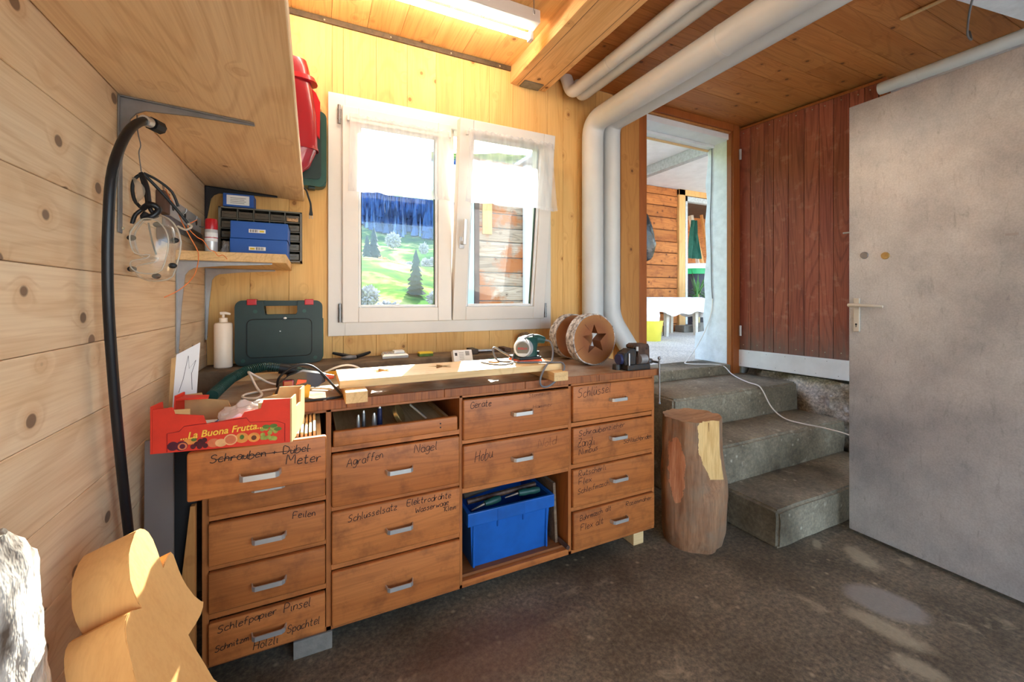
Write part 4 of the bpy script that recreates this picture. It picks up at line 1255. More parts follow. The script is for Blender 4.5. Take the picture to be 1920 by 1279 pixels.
def crumple(name, label, cat, c, s, mat, seed, lift=True):
    """crumpled bag or paper: a noisy squashed ball whose underside rests flat"""
    t = bmesh.new()
    bmesh.ops.create_icosphere(t, subdivisions=4, radius=1.0)
    for v in t.verts:
        n = mnoise.fractal(v.co * 1.7 + Vector((seed, 0, 0)), 1.0, 2.0, 4)
        k = 1 + 0.32 * n
        v.co = Vector((c[0] + v.co.x * s[0] * k, c[1] + v.co.y * s[1] * k, max(c[2], c[2] + s[2] * 0.7 + v.co.z * s[2] * k)))
    o = G()._take(t).build(name, mat, None, 0.35)
    return tag(o, label, cat)
crumple('plastic_bag', 'crumpled clear bag between spray can and blue boxes', 'bag', (-0.307, 1.985, 1.3130), (0.02, 0.028, 0.04), 'plastic_film', 2.0)

# perforated tool rail with a brown box clamped to it
tr = thing('tool_rail', 'grey perforated metal tool rail screwed to the left wall', 'rail', (LX, 1.85, 1.4))
G().box(LX + 0.001, 1.60, 1.415, LX + 0.004, 2.08, 1.475, 0.001, 1).build('plate', 'silver_plastic', tr)
G().box(LX + 0.001, 1.60, 1.372, LX + 0.009, 2.08, 1.411, 0.002, 1).build('lower_plate', 'steel_grey', tr)
for yy in (1.70, 1.84, 2.0):
    G().cyl((LX + 0.0038, yy, 1.447), (LX + 0.0055, yy, 1.447), 0.011, None, 14).build('slot', 'bracket_black', tr)
    G().tube([(LX + 0.004, yy + .05, 1.44), (LX + 0.02, yy + .05, 1.437), (LX + 0.028, yy + .05, 1.445), (LX + 0.028, yy + .05, 1.455)], 0.0025, 8, 3).build('hook', 'steel_grey', tr, 0.8)
for k, (y0, y1, z0, z1) in enumerate(((1.545, 1.60, 1.405, 1.47), (1.55, 1.66, 1.325, 1.366))):
    bb = G().box(LX + 0.001, y0, z0, LX + 0.022, y1, z1, 0.003).build('junction_box', 'dark_timber')
    tag(bb, ['dark brown junction box at the near end of tool rail', 'brown block on the left wall below the tool rail'][k], 'box')

# black hose hanging from the near bracket
ho = thing('rubber_hose', 'thick black rubber hose hanging down the left wall', 'hose', (-0.37, 1.2, 0.3))
hp = [(-0.352, 1.318, 1.580), (-0.362, 1.275, 1.575), (-0.372, 1.205, 1.52), (-0.378, 1.148, 1.42), (-0.381, 1.135, 1.30), (-0.383, 1.14, 1.16), (-0.384, 1.165, 1.0), (-0.384, 1.20, 0.82), (-0.383, 1.245, 0.62), (-0.380, 1.28, 0.45), (-0.376, 1.29, 0.25), (-0.37, 1.27, 0.10), (-0.36, 1.22, 0.02)]
G().tube(hp, 0.0095, 14, 5).build('hose', 'black_rubber', ho, 1.2)
G().cyl((-0.357, 1.300, 1.579), (-0.348, 1.332, 1.581), 0.016, 0.016, 8).build('coupling_nut', 'black_plastic', ho)
G().cyl((-0.362, 1.270, 1.574), (-0.358, 1.292, 1.578), 0.0125, None, 14).build('hose_clamp', 'alu', ho, 0.6)

# safety goggles
gg = thing('safety_goggles', 'clear safety goggles with black vents hanging on left wall', 'goggles', (-0.36, 1.33, 1.2))
ol = [(-0.393, 1.335), (-0.402, 1.316), (-0.403, 1.294), (-0.399, 1.275), (-0.392, 1.258), (-0.372, 1.252), (-0.356, 1.254), (-0.364, 1.243), (-0.383, 1.238), (-0.400, 1.232), (-0.402, 1.218), (-0.393, 1.205), (-0.378, 1.197), (-0.351, 1.196), (-0.327, 1.208), (-0.315, 1.255), (-0.310, 1.297), (-0.318, 1.332), (-0.336, 1.357), (-0.361, 1.364), (-0.378, 1.357)]
n = len(ol)
cx = sum(p[0] for p in ol) / n; cz = sum(p[1] for p in ol) / n
vv, ff = [], []
for (yy, k) in ((1.350, 1.0), (1.325, 1.0), (1.306, 0.95), (1.296, 0.80)):
    for a, b_ in ol:
        vv.append((cx + (a - cx) * k, yy, cz + (b_ - cz) * k))
for r_ in range(3):
    for i in range(n):
        j = (i + 1) % n
        ff.append((r_ * n + i, r_ * n + j, (r_ + 1) * n + j, (r_ + 1) * n + i))
ff.append(tuple(range(3 * n, 4 * n)))
G().mesh(vv, ff).build('lens_shell', 'clear_plastic', gg, 0.9)
ring = [(a, 1.351, b_) for a, b_ in ol] + [(ol[0][0], 1.351, ol[0][1])]
G().tube(ring, 0.0022, 8, 2).build('rim', 'clear_rim', gg, 1.0)
ring = [(cx + (a - cx) * .8, 1.296, cz + (b_ - cz) * .8) for a, b_ in ol] + [(cx + (ol[0][0] - cx) * .8, 1.296, cz + (ol[0][1] - cz) * .8)]
G().tube(ring, 0.0016, 8, 2).build('lens_rim', 'clear_rim', gg, 1.0)
for (a, b_) in ((-0.398, 1.298), (-0.348, 1.334), (-0.314, 1.297), (-0.397, 1.222), (-0.350, 1.206), (-0.318, 1.233)):
    G().ball((a, 1.313, b_), 0.0095, 12, (1.0, 0.55, 0.75)).build('vent', 'black_plastic', gg, 0.8)
G().tube([(-0.385, 1.33, 1.462), (-0.372, 1.325, 1.43), (-0.366, 1.32, 1.39), (-0.362, 1.316, 1.37), (-0.350, 1.318, 1.352)], 0.005, 8, 4).build('strap', 'black_rubber', gg, 0.8)
G().tube([(-0.385, 1.33, 1.462), (-0.378, 1.335, 1.42), (-0.374, 1.333, 1.385), (-0.395, 1.33, 1.358), (-0.402, 1.332, 1.335)], 0.005, 8, 4).build('strap', 'black_rubber', gg, 0.8)
G().tube([(-0.378, 1.318, 1.372), (-0.36, 1.306, 1.382), (-0.345, 1.31, 1.372), (-0.356, 1.304, 1.352), (-0.374, 1.306, 1.348), (-0.366, 1.304, 1.36)], 0.007, 8, 4).build('strap_knot', 'black_rubber', gg, 0.8)
G().tube([(-0.362, 1.30, 1.335), (-0.355, 1.30, 1.29), (-0.347, 1.30, 1.258)], 0.0022, 6, 3).build('nose_strip', 'organizer_grey', gg)
wq = G().tube([(-0.388, 1.315, 1.60), (-0.388, 1.32, 1.56), (-0.384, 1.325, 1.53), (-0.388, 1.327, 1.51), (-0.384, 1.329, 1.465), (-0.386, 1.33, 1.455)], 0.0014, 6, 4).build('wire_hook', 'steel_grey')
tag(wq, 'thin bent wire holding the goggles under the bracket', 'hook')
sg = thing('safety_glasses', 'smoky safety glasses with black temples hanging over the goggles', 'glasses', (-0.38, 1.34, 1.36))
for (p, nm) in (([(-0.384, 1.345, 1.466), (-0.400, 1.343, 1.450), (-0.405, 1.342, 1.425), (-0.400, 1.340, 1.395), (-0.388, 1.338, 1.378)], 'frame'),):
    G().tube(p, 0.004, 8, 4).build(nm, 'black_plastic', sg, 0.8)
vv = []
for k in range(9):
    t_ = k / 8
    a = -0.402 + 0.022 * math.sin(t_ * PI) * 0.2 + 0.010 * t_
    vv += [(a - 0.002, 1.335 - 0.006 * math.sin(t_ * PI), 1.452 - 0.07 * t_), (a + 0.020 * math.sin(PI * (0.15 + 0.8 * t_)), 1.318, 1.446 - 0.062 * t_)]
G().mesh(vv, [(2 * k, 2 * k + 1, 2 * k + 3, 2 * k + 2) for k in range(8)]).build('lens', 'clear_rim', sg, 1.0)
G().tube([(-0.384, 1.345, 1.466), (-0.357, 1.35, 1.452), (-0.331, 1.36, 1.428), (-0.320, 1.37, 1.393)], 0.0032, 8, 4).build('temple', 'black_plastic', sg, 0.8)
G().tube([(-0.384, 1.345, 1.464), (-0.355, 1.36, 1.428), (-0.325, 1.37, 1.387), (-0.302, 1.38, 1.352)], 0.0038, 8, 4).build('temple', 'black_plastic', sg, 0.8)
G().tube([(-0.302, 1.38, 1.352), (-0.293, 1.378, 1.343), (-0.305, 1.372, 1.333), (-0.322, 1.372, 1.342)], 0.003, 8, 4).build('nose_bridge', 'clear_rim', sg, 0.8)
ow = G().tube([(-0.352, 1.39, 1.440), (-0.328, 1.39, 1.388), (-0.314, 1.39, 1.349), (-0.297, 1.39, 1.312), (-0.281, 1.39, 1.273), (-0.283, 1.38, 1.228), (-0.293, 1.37, 1.2), (-0.314, 1.35, 1.172), (-0.342, 1.34, 1.153)], 0.0014, 6, 5).build('orange_wire', 'wire_orange', None, 0.8)
tag(ow, 'thin orange wire dangling down past the goggles', 'wire')
ow = G().tube([(-0.33, 1.62, 1.400), (-0.35, 1.60, 1.375), (-0.33, 1.61, 1.345), (-0.315, 1.62, 1.335), (-0.302, 1.64, 1.31), (-0.292, 1.66, 1.305), (-0.284, 1.67, 1.292), (-0.272, 1.68, 1.296), (-0.262, 1.69, 1.284)], 0.0014, 6, 5).build('orange_wire', 'wire_orange', None, 0.8)
tag(ow, 'thin curly orange wire ending at the corner shelf', 'wire')

# things standing on the deep shelf, reaching past its front edge
ST = 1.640
gc = thing('tool_case', 'dark green tool case upright on the deep shelf', 'case', (-0.1, 2.15, ST))
def rrect(x0, x1, z0, z1, r, n=5):
    pts = []
    for (cx_, cz_, a0) in ((x1 - r, z1 - r, 0), (x0 + r, z1 - r, 90), (x0 + r, z0 + r, 180), (x1 - r, z0 + r, 270)):
        for k in range(n + 1):
            a = math.radians(a0 + 90 * k / n)
            pts.append((cx_ + r * math.cos(a), cz_ + r * math.sin(a)))
    return pts
def MY(y):   # (a,b,h) -> (a, y+h, b)
    return Matrix(((1, 0, 0, 0), (0, 0, 1, y), (0, 1, 0, 0), (0, 0, 0, 1)))
G().prism(rrect(-0.27, 0.058, 1.668, 2.02, 0.03), 0.07, MY(2.12), 0.006).build('shell', 'case_green_edge', gc, 0.5)
G().prism(rrect(-0.245, 0.035, 1.70, 1.985, 0.02), 0.006, MY(2.1145), 0.002).build('panel', 'case_green', gc, 0.5)
for xx in (-0.22, -0.02):
    G().box(xx, 2.13, 1.657, xx + 0.03, 2.17, 1.6685, 0.003).build('foot', 'case_green', gc)
rc = thing('plastic_canister', 'tall red plastic canister with pink see-through foot', 'canister', (-0.1, 2.04, ST))
def loft(sections, mat, parent, name, sm=0.6):
    vv, ff = [], []
    n = len(sections[0])
    for s_ in sections:
        vv += s_
    for k in range(len(sections) - 1):
        for i in range(n):
            j = (i + 1) % n
            ff.append((k * n + i, k * n + j, (k + 1) * n + j, (k + 1) * n + i))
    ff.append(tuple(range(n)))
    ff.append(tuple(range((len(sections) - 1) * n, len(sections) * n)))
    return G().mesh(vv, ff).build(name, mat, parent, sm)
def sec(cx_, cy_, rx, ry, z, n=20, e=0.7):
    out = []
    for k in range(n):
        a = 2 * PI * k / n
        c_, s_ = math.cos(a), math.sin(a)
        out.append((cx_ + rx * math.copysign(abs(c_) ** e, c_), cy_ + ry * math.copysign(abs(s_) ** e, s_), z))
    return out
loft([sec(-0.095, 2.04, 0.115, 0.052, 1.80), sec(-0.097, 2.04, 0.113, 0.052, 1.95), sec(-0.105, 2.04, 0.105, 0.05, 2.06), sec(-0.108, 2.04, 0.095, 0.05, 2.15), sec(-0.108, 2.04, 0.085, 0.045, 2.185)], 'dark_red_plastic', rc, 'body')
loft([sec(-0.098, 2.04, 0.118, 0.055, 2.095), sec(-0.102, 2.04, 0.112, 0.055, 2.115)], 'red_plastic', rc, 'collar')
loft([sec(-0.095, 2.04, 0.120, 0.056, 1.80), sec(-0.097, 2.04, 0.118, 0.056, 1.815)], 'dark_red_plastic', rc, 'belt')
loft([sec(-0.125, 2.04, 0.078, 0.045, 1.70), sec(-0.112, 2.04, 0.10, 0.05, 1.73), sec(-0.10, 2.04, 0.115, 0.053, 1.80)], 'pink_clear', rc, 'clear_foot')
loft([sec(-0.14, 2.04, 0.06, 0.045, 1.658), sec(-0.125, 2.04, 0.083, 0.05, 1.672), sec(-0.122, 2.04, 0.082, 0.05, 1.70)], 'tool_green', rc, 'base')
G().prism([(-0.02, 1.90), (0.028, 1.86), (0.030, 2.02), (0.012, 2.06), (-0.02, 2.09)], 0.016, MY(2.03), 0.002).build('side_handle', 'red_plastic', rc, 0.5)
pc = thing('power_cord', 'black mains cord with flat plug dangling from the deep shelf', 'cord', (-0.03, 2.1, 1.51))
G().tube([(-0.06, 2.09, 1.646), (-0.045, 2.09, 1.650), (-0.028, 2.09, 1.640), (-0.018, 2.092, 1.61), (-0.010, 2.095, 1.585), (-0.008, 2.095, 1.568)], 0.0042, 8, 4).build('cable', 'cord_black', pc, 0.8)
G().prism([(-0.0155, 1.527), (0.0005, 1.527), (0.0002, 1.535), (-0.003, 1.548), (-0.004, 1.57), (-0.012, 1.57), (-0.0125, 1.548), (-0.0155, 1.535)], 0.010, MY(2.09), 0.001).build('plug', 'black_plastic', pc)
for xx in (-0.0128, -0.0022):
    G().cyl((xx, 2.095, 1.527), (xx, 2.095, 1.512), 0.0018, None, 8).build('plug_pin', 'alu', pc)

# ================================================================== ON THE LEDGE
LZ = 0.8625
pb = thing('pump_bottle', 'cream plastic pump bottle on the ledge in the corner', 'bottle', (-0.337, 2.09, LZ))
G().lathe([(0.030, 0), (0.033, 0.004), (0.033, 0.178), (0.029, 0.186), (0.013, 0.190)], (-0.337, 2.09, LZ), 28).build('body', 'cream_plastic', pb, 0.6)
G().lathe([(0.0155, 0.188), (0.0155, 0.206), (0.013, 0.208)], (-0.337, 2.09, LZ), 20).build('collar', 'cream_plastic', pb, 0.6)
g = G().cyl((-0.337, 2.09, LZ + 0.206), (-0.337, 2.09, LZ + 0.222), 0.005, None, 12)
g.build('pump_stem', 'cream_plastic', pb, 0.6)
G().tube([(-0.348, 2.088, LZ + 0.226), (-0.33, 2.088, LZ + 0.227), (-0.312, 2.088, LZ + 0.222)], 0.006, 10, 3, radii=[0.0065, 0.0065, 0.004]).build('spout', 'cream_plastic', pb, 0.7)

tc = thing('tool_case', 'dark green power tool case with red latches on ledge', 'case', (-0.127, 2.1, LZ))
TX0, TX1, TZ0, TZ1 = -0.296, 0.040, LZ + 0.0005, 1.142
# shell with a hand slot under the grip
outer = rrect(TX0, TX1, TZ0, TZ1, 0.028, 6)
ya = 2.075
def arc(cx_, cz_, r, a0, a1, n=6):
    return [(cx_ + r * math.cos(math.radians(a0 + (a1 - a0) * k / n)), cz_ + r * math.sin(math.radians(a0 + (a1 - a0) * k / n))) for k in range(n + 1)]
r_ = 0.028
outl = arc(TX0 + r_, TZ0 + r_, r_, 180, 270) + arc(TX1 - r_, TZ0 + r_, r_, 270, 360) + arc(TX1 - r_, TZ1 - r_, r_, 0, 90) + [(-0.062, TZ1)] + [(-0.062, 1.092)] + arc(-0.07, 1.084, 0.008, 0, -90, 3) + arc(-0.182, 1.084, 0.008, 270, 180, 3) + [(-0.19, TZ1)] + arc(TX0 + r_, TZ1 - r_, r_, 90, 180)
g = G()
g.prism(outl, 0.075, MY(ya), 0.004)
g.prism(rrect(-0.198, -0.054, 1.118, TZ1 - 0.001, 0.008, 4), 0.045, MY(ya + 0.012), 0.003)
g.build('shell', 'case_green', tc, 0.5)
g = G()
fr_ = rrect(TX0 + 0.004, TX1 - 0.004, TZ0 + 0.004, TZ1 - 0.004, 0.026, 6)
g.tube([(a, ya + 0.03, b_) for a, b_ in rrect(TX0, TX1, TZ0, 1.075, 0.028, 6)] + [(TX1, ya + 0.03, 1.06)], 0.0045, 8, 1)
g.build('seam', 'case_green_edge', tc, 0.8)
G().prism(rrect(TX0 + 0.045, TX1 - 0.045, TZ0 + 0.035, 1.060, 0.022, 3), 0.004, MY(ya - 0.0038), 0.0015).build('front_panel', 'case_green', tc, 0.5)
for (q0, q1, q2, q3, rr_) in ((TX0 + 0.044, TX1 - 0.044, TZ0 + 0.034, 1.061, 0.022),):
    loop = [(a, ya - 0.0042, b_) for a, b_ in rrect(q0, q1, q2, q3, rr_, 3)]
    G().tube(loop + [loop[0]], 0.0016, 6, 0).build('panel_groove', 'black_plastic', tc)
for xx in (-0.252, -0.033):
    G().box(xx, ya - 0.006, 1.122, xx + 0.036, ya + 0.05, 1.1475, 0.003).build('latch', 'red_plastic', tc)
for (xx, zz) in ((TX0 + 0.03, 0.885), (TX1 - 0.03, 0.885), (-0.222, 1.095), (-0.034, 1.095)):
    G().cyl((xx, ya + 0.001, zz), (xx, ya - 0.0012, zz), 0.008, None, 14).build('rivet', 'case_green_edge', tc)
for j, (xx, zz, s_) in enumerate(((-0.109, 1.064, 0.007), (-0.128, 1.008, 0.003))):
    G().ball((xx, ya - 0.0045, zz), s_, 8, (1, 0.2, 0.7)).build('paint_fleck', 'paper_white', tc)

# small things along the ledge under the window
pl = thing('pliers', 'black handled pliers lying on the ledge under the window', 'pliers', (0.165, 2.12, LZ))
G().tube([(0.085, 2.14, LZ + 0.030), (0.12, 2.13, LZ + 0.022), (0.16, 2.12, LZ + 0.012), (0.19, 2.115, LZ + 0.010)], 0.008, 10, 4, radii=[0.006, 0.008, 0.009, 0.008]).build('handle', 'black_rubber', pl, 0.8)
G().tube([(0.255, 2.15, LZ + 0.024), (0.225, 2.135, LZ + 0.016), (0.19, 2.118, LZ + 0.010)], 0.008, 10, 4, radii=[0.006, 0.008, 0.009]).build('handle', 'black_rubber', pl, 0.8)
G().tube([(0.12, 2.105, LZ + 0.008), (0.15, 2.10, LZ + 0.009), (0.185, 2.112, LZ + 0.009)], 0.009, 8, 3, radii=[0.004, 0.011, 0.009]).build('jaw', 'steel_grey', pl, 0.7)
ch = thing('battery_charger', 'white and grey charger lying on the ledge under window', 'charger', (0.36, 2.08, LZ))
loft([[(0.30 + 0.0, 2.05, LZ + 0.0005), (0.42, 2.05, LZ + 0.0005), (0.415, 2.12, LZ + 0.0005), (0.305, 2.12, LZ + 0.0005)], [(0.298, 2.047, LZ + 0.012), (0.422, 2.047, LZ + 0.012), (0.417, 2.122, LZ + 0.016), (0.303, 2.122, LZ + 0.016)], [(0.306, 2.056, LZ + 0.020), (0.414, 2.056, LZ + 0.020), (0.41, 2.118, LZ + 0.026), (0.31, 2.118, LZ + 0.026)]], 'silver_plastic', ch, 'housing', 0.5)
G().box(0.355, 2.062, LZ + 0.0215, 0.405, 2.112, LZ + 0.034, 0.004).build('battery_bay', 'paper_white', ch)
for k in range(5):
    G().box(0.312 + k * 0.008, 2.07, LZ + 0.0215, 0.317 + k * 0.008, 2.105, LZ + 0.026, 0.001, 1).build('cooling_fin', 'bracket_grey', ch)
sp_ = thing('sponge', 'yellow and green scouring sponge on the ledge', 'sponge', (0.51, 2.08, LZ))
G().box(0.475, 2.05, LZ + 0.0005, 0.545, 2.095, LZ + 0.012, 0.002).build('scourer', 'leaf_green', sp_)
G().box(0.475, 2.05, LZ + 0.0125, 0.545, 2.095, LZ + 0.021, 0.003).build('foam', 'print_yellow', sp_)
pk = thing('screw_packet', 'white labelled screw packet behind the starred plank', 'box', (0.67, 1.96, 0.8208))
Mp = Matrix.Translation((0.668, 1.955, 0.836)) @ Matrix.Rotation(math.radians(-24), 4, 'X') @ Matrix.Rotation(math.radians(3), 4, 'Z')
G().box(-0.05, -0.014, -0.006, 0.05, 0.014, 0.060, 0.002, 1, Mp).build('carton', 'paper_white', pk)
g = G()
for k in range(7):
    g.box(0.014 + k * 0.003, -0.0146, 0.03, 0.0155 + k * 0.003, -0.0141, 0.052, 0, 1, Mp)
for k in range(5):
    g.box(-0.02, -0.0146, 0.012 + k * 0.008, 0.004, -0.0141, 0.0135 + k * 0.008, 0, 1, Mp)
g.box(-0.042, -0.0146, 0.03, -0.03, -0.0141, 0.045, 0, 1, Mp)
g.build('print', 'print_dark', pk)
cl = thing('clamp', 'rusty screw clamp lying on ledge behind the sander', 'clamp', (0.85, 2.08, LZ))
G().box(0.72, 2.06, LZ + 0.0005, 0.98, 2.085, LZ + 0.014, 0.002).build('bar', 'rusty_iron', cl)
G().box(0.93, 2.03, LZ + 0.0005, 0.965, 2.12, LZ + 0.022, 0.003).build('jaw', 'rusty_iron', cl)
G().box(0.74, 2.02, LZ + 0.0005, 0.775, 2.11, LZ + 0.026, 0.003).build('jaw', 'cast_iron', cl)
G().cyl((0.75, 2.03, LZ + 0.016), (0.86, 2.02, LZ + 0.016), 0.007, None, 10).build('spindle', 'steel_grey', cl)
gh = thing('screwdriver', 'long green handled screwdriver lying left of the sander', 'screwdriver', (0.75, 1.93, 0.8208))
G().tube([(0.66, 1.885, 0.835), (0.70, 1.90, 0.836), (0.80, 1.925, 0.838), (0.86, 1.94, 0.838)], 0.014, 12, 3, radii=[0.006, 0.011, 0.014, 0.012]).build('handle', 'tool_green', gh, 0.8)
G().cyl((0.86, 1.94, 0.838), (0.96, 1.965, 0.836), 0.004, None, 8).build('shank', 'steel_grey', gh)
rd = thing('wood_disc', 'small round wooden disc leaning behind the log slices', 'disc', (1.08, 2.12, LZ))
G().cyl((1.085, 2.12, LZ + 0.047), (1.115, 2.135, LZ + 0.050), 0.045, None, 24).build('disc', 'grey_old_wood', rd, 0.5)
G().cyl((1.0835, 2.1192, LZ + 0.047), (1.0848, 2.1199, LZ + 0.047), 0.034, None, 24).build('face', 'post_wood', rd, 0.5)
yr = thing('folding_rule', 'yellow folding rule lying behind the star plank', 'rule', (0.12, 1.97, 0.8208))
for k in range(4):
    G().box(0.03 + 0.002 * k, 1.945 + k * 0.0055, 0.8209, 0.235 - 0.002 * k, 1.950 + k * 0.0055, 0.838 - 0.001 * k, 0.001, 1).build('segment', 'yellow_plastic', yr)
ob = G().box(-0.285, 1.955, 0.8209, -0.10, 1.985, 0.846, 0.002).build('wood_offcut', 'pine_raw')
tag(ob, 'pale wooden offcut lying under the green vacuum hose', 'offcut')

# ================================================================== ON THE WORKTOP
BT = 0.8208
def star_pts(R0, R1, ph, n=100):
    out = []
    for k in range(n):
        a = 2 * PI * k / n
        m_ = (a - ph) % (2 * PI / 5)
        h_ = 2 * PI / 10
        t_ = m_ if m_ <= h_ else 2 * h_ - m_
        # straight edge from tip (R0 at 0) to valley (R1 at h_)
        x0_, y0_ = R0, 0.0
        x1_, y1_ = R1 * math.cos(h_), R1 * math.sin(h_)
        dx, dy = x1_ - x0_, y1_ - y0_
        d = (x0_ * dy - y0_ * dx) / (math.cos(t_) * dy - math.sin(t_) * dx)
        out.append((d * math.cos(a), d * math.sin(a)))
    return out

pk_ = thing('star_plank', 'long pale plank with star cut-outs lying on two battens', 'plank', (0.5, 1.58, 0.856))
PX0, PX1, PY0, PY1, PZ0, PZ1 = 0.079, 0.930, 1.465, 1.702, 0.8565, 0.8815
sx_ = [0.232, 0.458, 0.684, 0.880]
bnd = [PX0, 0.345, 0.571, 0.782, PX1]
vv, ff = [], []
for i in range(4):
    a, b_ = bnd[i], bnd[i + 1]
    cx_, cy_ = sx_[i], 1.612
    sp = star_pts(0.052, 0.021, PI / 2 + 0.05)
    n = len(sp)
    angs = [2 * PI * k / n for k in range(n)]
    def hit(an):
        c_, s_ = math.cos(an), math.sin(an)
        ts = []
        if c_ > 1e-9: ts.append((b_ - cx_) / c_)
        if c_ < -1e-9: ts.append((a - cx_) / c_)
        if s_ > 1e-9: ts.append((PY1 - cy_) / s_)
        if s_ < -1e-9: ts.append((PY0 - cy_) / s_)
        t_ = min(ts)
        return (cx_ + c_ * t_, cy_ + s_ * t_)
    ou = [hit(an) for an in angs]
    # snap the nearest outer sample to each corner
    for (qx, qy) in ((a, PY0), (b_, PY0), (a, PY1), (b_, PY1)):
        j = min(range(n), key=lambda k: (ou[k][0] - qx) ** 2 + (ou[k][1] - qy) ** 2)
        ou[j] = (qx, qy)
    o0 = len(vv)
    for z in (PZ0, PZ1):
        vv += [(p[0], p[1], z) for p in ou]
        vv += [(cx_ + p[0], cy_ + p[1], z) for p in sp]
    for k in range(n):
        j = (k + 1) % n
        ff.append((o0 + k, o0 + j, o0 + n + j, o0 + n + k))
        ff.append((o0 + 2 * n + k, o0 + 3 * n + k, o0 + 3 * n + j, o0 + 2 * n + j))
        ff.append((o0 + n + k, o0 + n + j, o0 + 3 * n + j, o0 + 3 * n + k))
        pm = ((ou[k][0] + ou[j][0]) / 2, (ou[k][1] + ou[j][1]) / 2)
        if abs(pm[1] - PY0) < 1e-4 or abs(pm[1] - PY1) < 1e-4 or abs(pm[0] - PX0) < 1e-4 or abs(pm[0] - PX1) < 1e-4:
            ff.append((o0 + k, o0 + 2 * n + k, o0 + 2 * n + j, o0 + j))
G().mesh(vv, ff).build('board', 'pine_raw', pk_)
for (xx, y0, lab) in ((0.092, 1.392, 'left pale batten under the starred plank, jutting out in front'), (0.862, 1.413, 'right pale batten under the starred plank, jutting out in front')):
    b = G().box(xx, y0, BT, xx + 0.066, 1.72, 0.8562, 0.0015, 1).build('wood_batten', 'pine_raw_y')
    tag(b, lab, 'batten')

def log_slice(name, label, cx_, y0, th, R_, zc, cut, seed, mat_b='bark_slice'):
    o = thing(name, label, 'log slice', (cx_, y0, zc - R_))
    n = 100
    ou = []
    for k in range(n):
        a = 2 * PI * k / n
        rr = R_ * (1 + 0.02 * mnoise.noise(Vector((math.cos(a) * 2 + seed, math.sin(a) * 2, 0))))
        ou.append((rr * math.cos(a), rr * math.sin(a)))
    zmin = min(p[1] for p in ou)
    dz = -R_ - zmin
    ou = [(a, max(b_, -R_)) for a, b_ in ou]
    face = [(a * 0.955, b_ * 0.955) for a, b_ in ou]
    sp = star_pts(0.076, 0.034, PI / 2 + 0.06) if cut else [(0.001 * math.cos(2 * PI * k / n), 0.001 * math.sin(2 * PI * k / n)) for k in range(n)]
    vv = [(a, 0, b_) for a, b_ in face] + [(a, 0, b_) for a, b_ in sp] + [(a, th, b_) for a, b_ in face] + [(a, th, b_) for a, b_ in sp]
    ff = []
    for k in range(n):
        j = (k + 1) % n
        ff += [(k, j, n + j, n + k), (2 * n + k, 3 * n + k, 3 * n + j, 2 * n + j), (n + k, n + j, 3 * n + j, 3 * n + k), (k, 2 * n + k, 2 * n + j, j)]
    m = G().mesh(vv, ff).build('wood', 'end_grain', None)
    m.location = (cx_, y0, zc)
    m.parent = o
    m.matrix_parent_inverse = wm(o).inverted()
    # bark jacket, flaky
    t = bmesh.new()
    rows = 7
    grid = []
    for r_ in range(rows + 1):
        row = []
        for k in range(n):
            a, b_ = ou[k]
            w = mnoise.fractal(Vector((a * 40 + seed, r_ * 1.3, b_ * 40)), 1.0, 2.0, 4)
            s_ = 1 + (0.022 * w if 0 < r_ < rows else -0.004 + 0.01 * w)
            row.append(t.verts.new((cx_ + a * s_, y0 + 0.001 + (th - 0.002) * r_ / rows, max(zc - R_, zc + b_ * s_))))
        grid.append(row)
    inner = []
    for r_ in (rows, 0):
        inner.append([t.verts.new((cx_ + face[k][0] * 0.99, y0 + 0.001 + (th - 0.002) * r_ / rows, zc + face[k][1] * 0.99)) for k in range(n)])
    allr = grid + inner
    for q in range(len(allr)):
        A_, B_ = allr[q], allr[(q + 1) % len(allr)]
        for k in range(n):
            j = (k + 1) % n
            t.faces.new((A_[k], A_[j], B_[j], B_[k]))
    bmesh.ops.recalc_face_normals(t, faces=list(t.faces))
    G()._take(t).build('bark', mat_b, o)
    if not cut:
        sp = star_pts(0.058, 0.024, PI / 2 - 0.12, 10)
        ln = [(cx_ + a, y0 - 0.0006, zc + b_) for a, b_ in sp]
        G().tube(ln + [ln[0]], 0.0011, 6, 0).build('pencil_star', 'marker_ink', o)
    else:
        for (a0, b0, a1, b1) in ((-0.06, -0.028, -0.118, -0.062), (-0.03, 0.045, -0.06, 0.075), (0.035, 0.10, 0.03, 0.122)):
            G().tube([(cx_ + a0, y0 - 0.0003, zc + b0), (cx_ + a1, y0 - 0.0003, zc + b1)], 0.0014, 6, 0, radii=[0.0005, 0.0016]).build('crack', 'fruit_stone', o)
    return o
log_slice('log_slice', 'front birch log slice with a star cut right through', 1.256, 1.675, 0.068, 0.127, BT + 0.127, True, 1.0)
log_slice('log_slice', 'rear log slice with a star only pencilled on it', 1.285, 1.895, 0.066, 0.122, BT + 0.122, False, 7.0)

# bench vise on the right front corner
vi = thing('bench_vise', 'small old bench vise at the right worktop corner', 'vise', (1.34, 1.52, BT))
G().box(1.29, 1.475, BT, 1.425, 1.545, BT + 0.026, 0.005).build('base', 'cast_iron', vi)
G().cyl((1.275, 1.535, BT), (1.275, 1.535, BT + 0.024), 0.02, 0.018, 16).build('base_lug', 'cast_iron', vi)
G().prism([(1.285, 0.846), (1.345, 0.846), (1.35, 0.90), (1.345, 0.918), (1.315, 0.918), (1.30, 0.905), (1.28, 0.90), (1.272, 0.875)], 0.055, MY(1.485), 0.003).build('fixed_jaw', 'cast_iron', vi, 0.5)
G().prism([(1.352, 0.835), (1.425, 0.835), (1.43, 0.865), (1.428, 0.925), (1.42, 0.938), (1.352, 0.940), (1.335, 0.932), (1.335, 0.922), (1.36, 0.905), (1.352, 0.88)], 0.062, MY(1.483), 0.004).build('moving_jaw', 'rusty_iron', vi, 0.5)
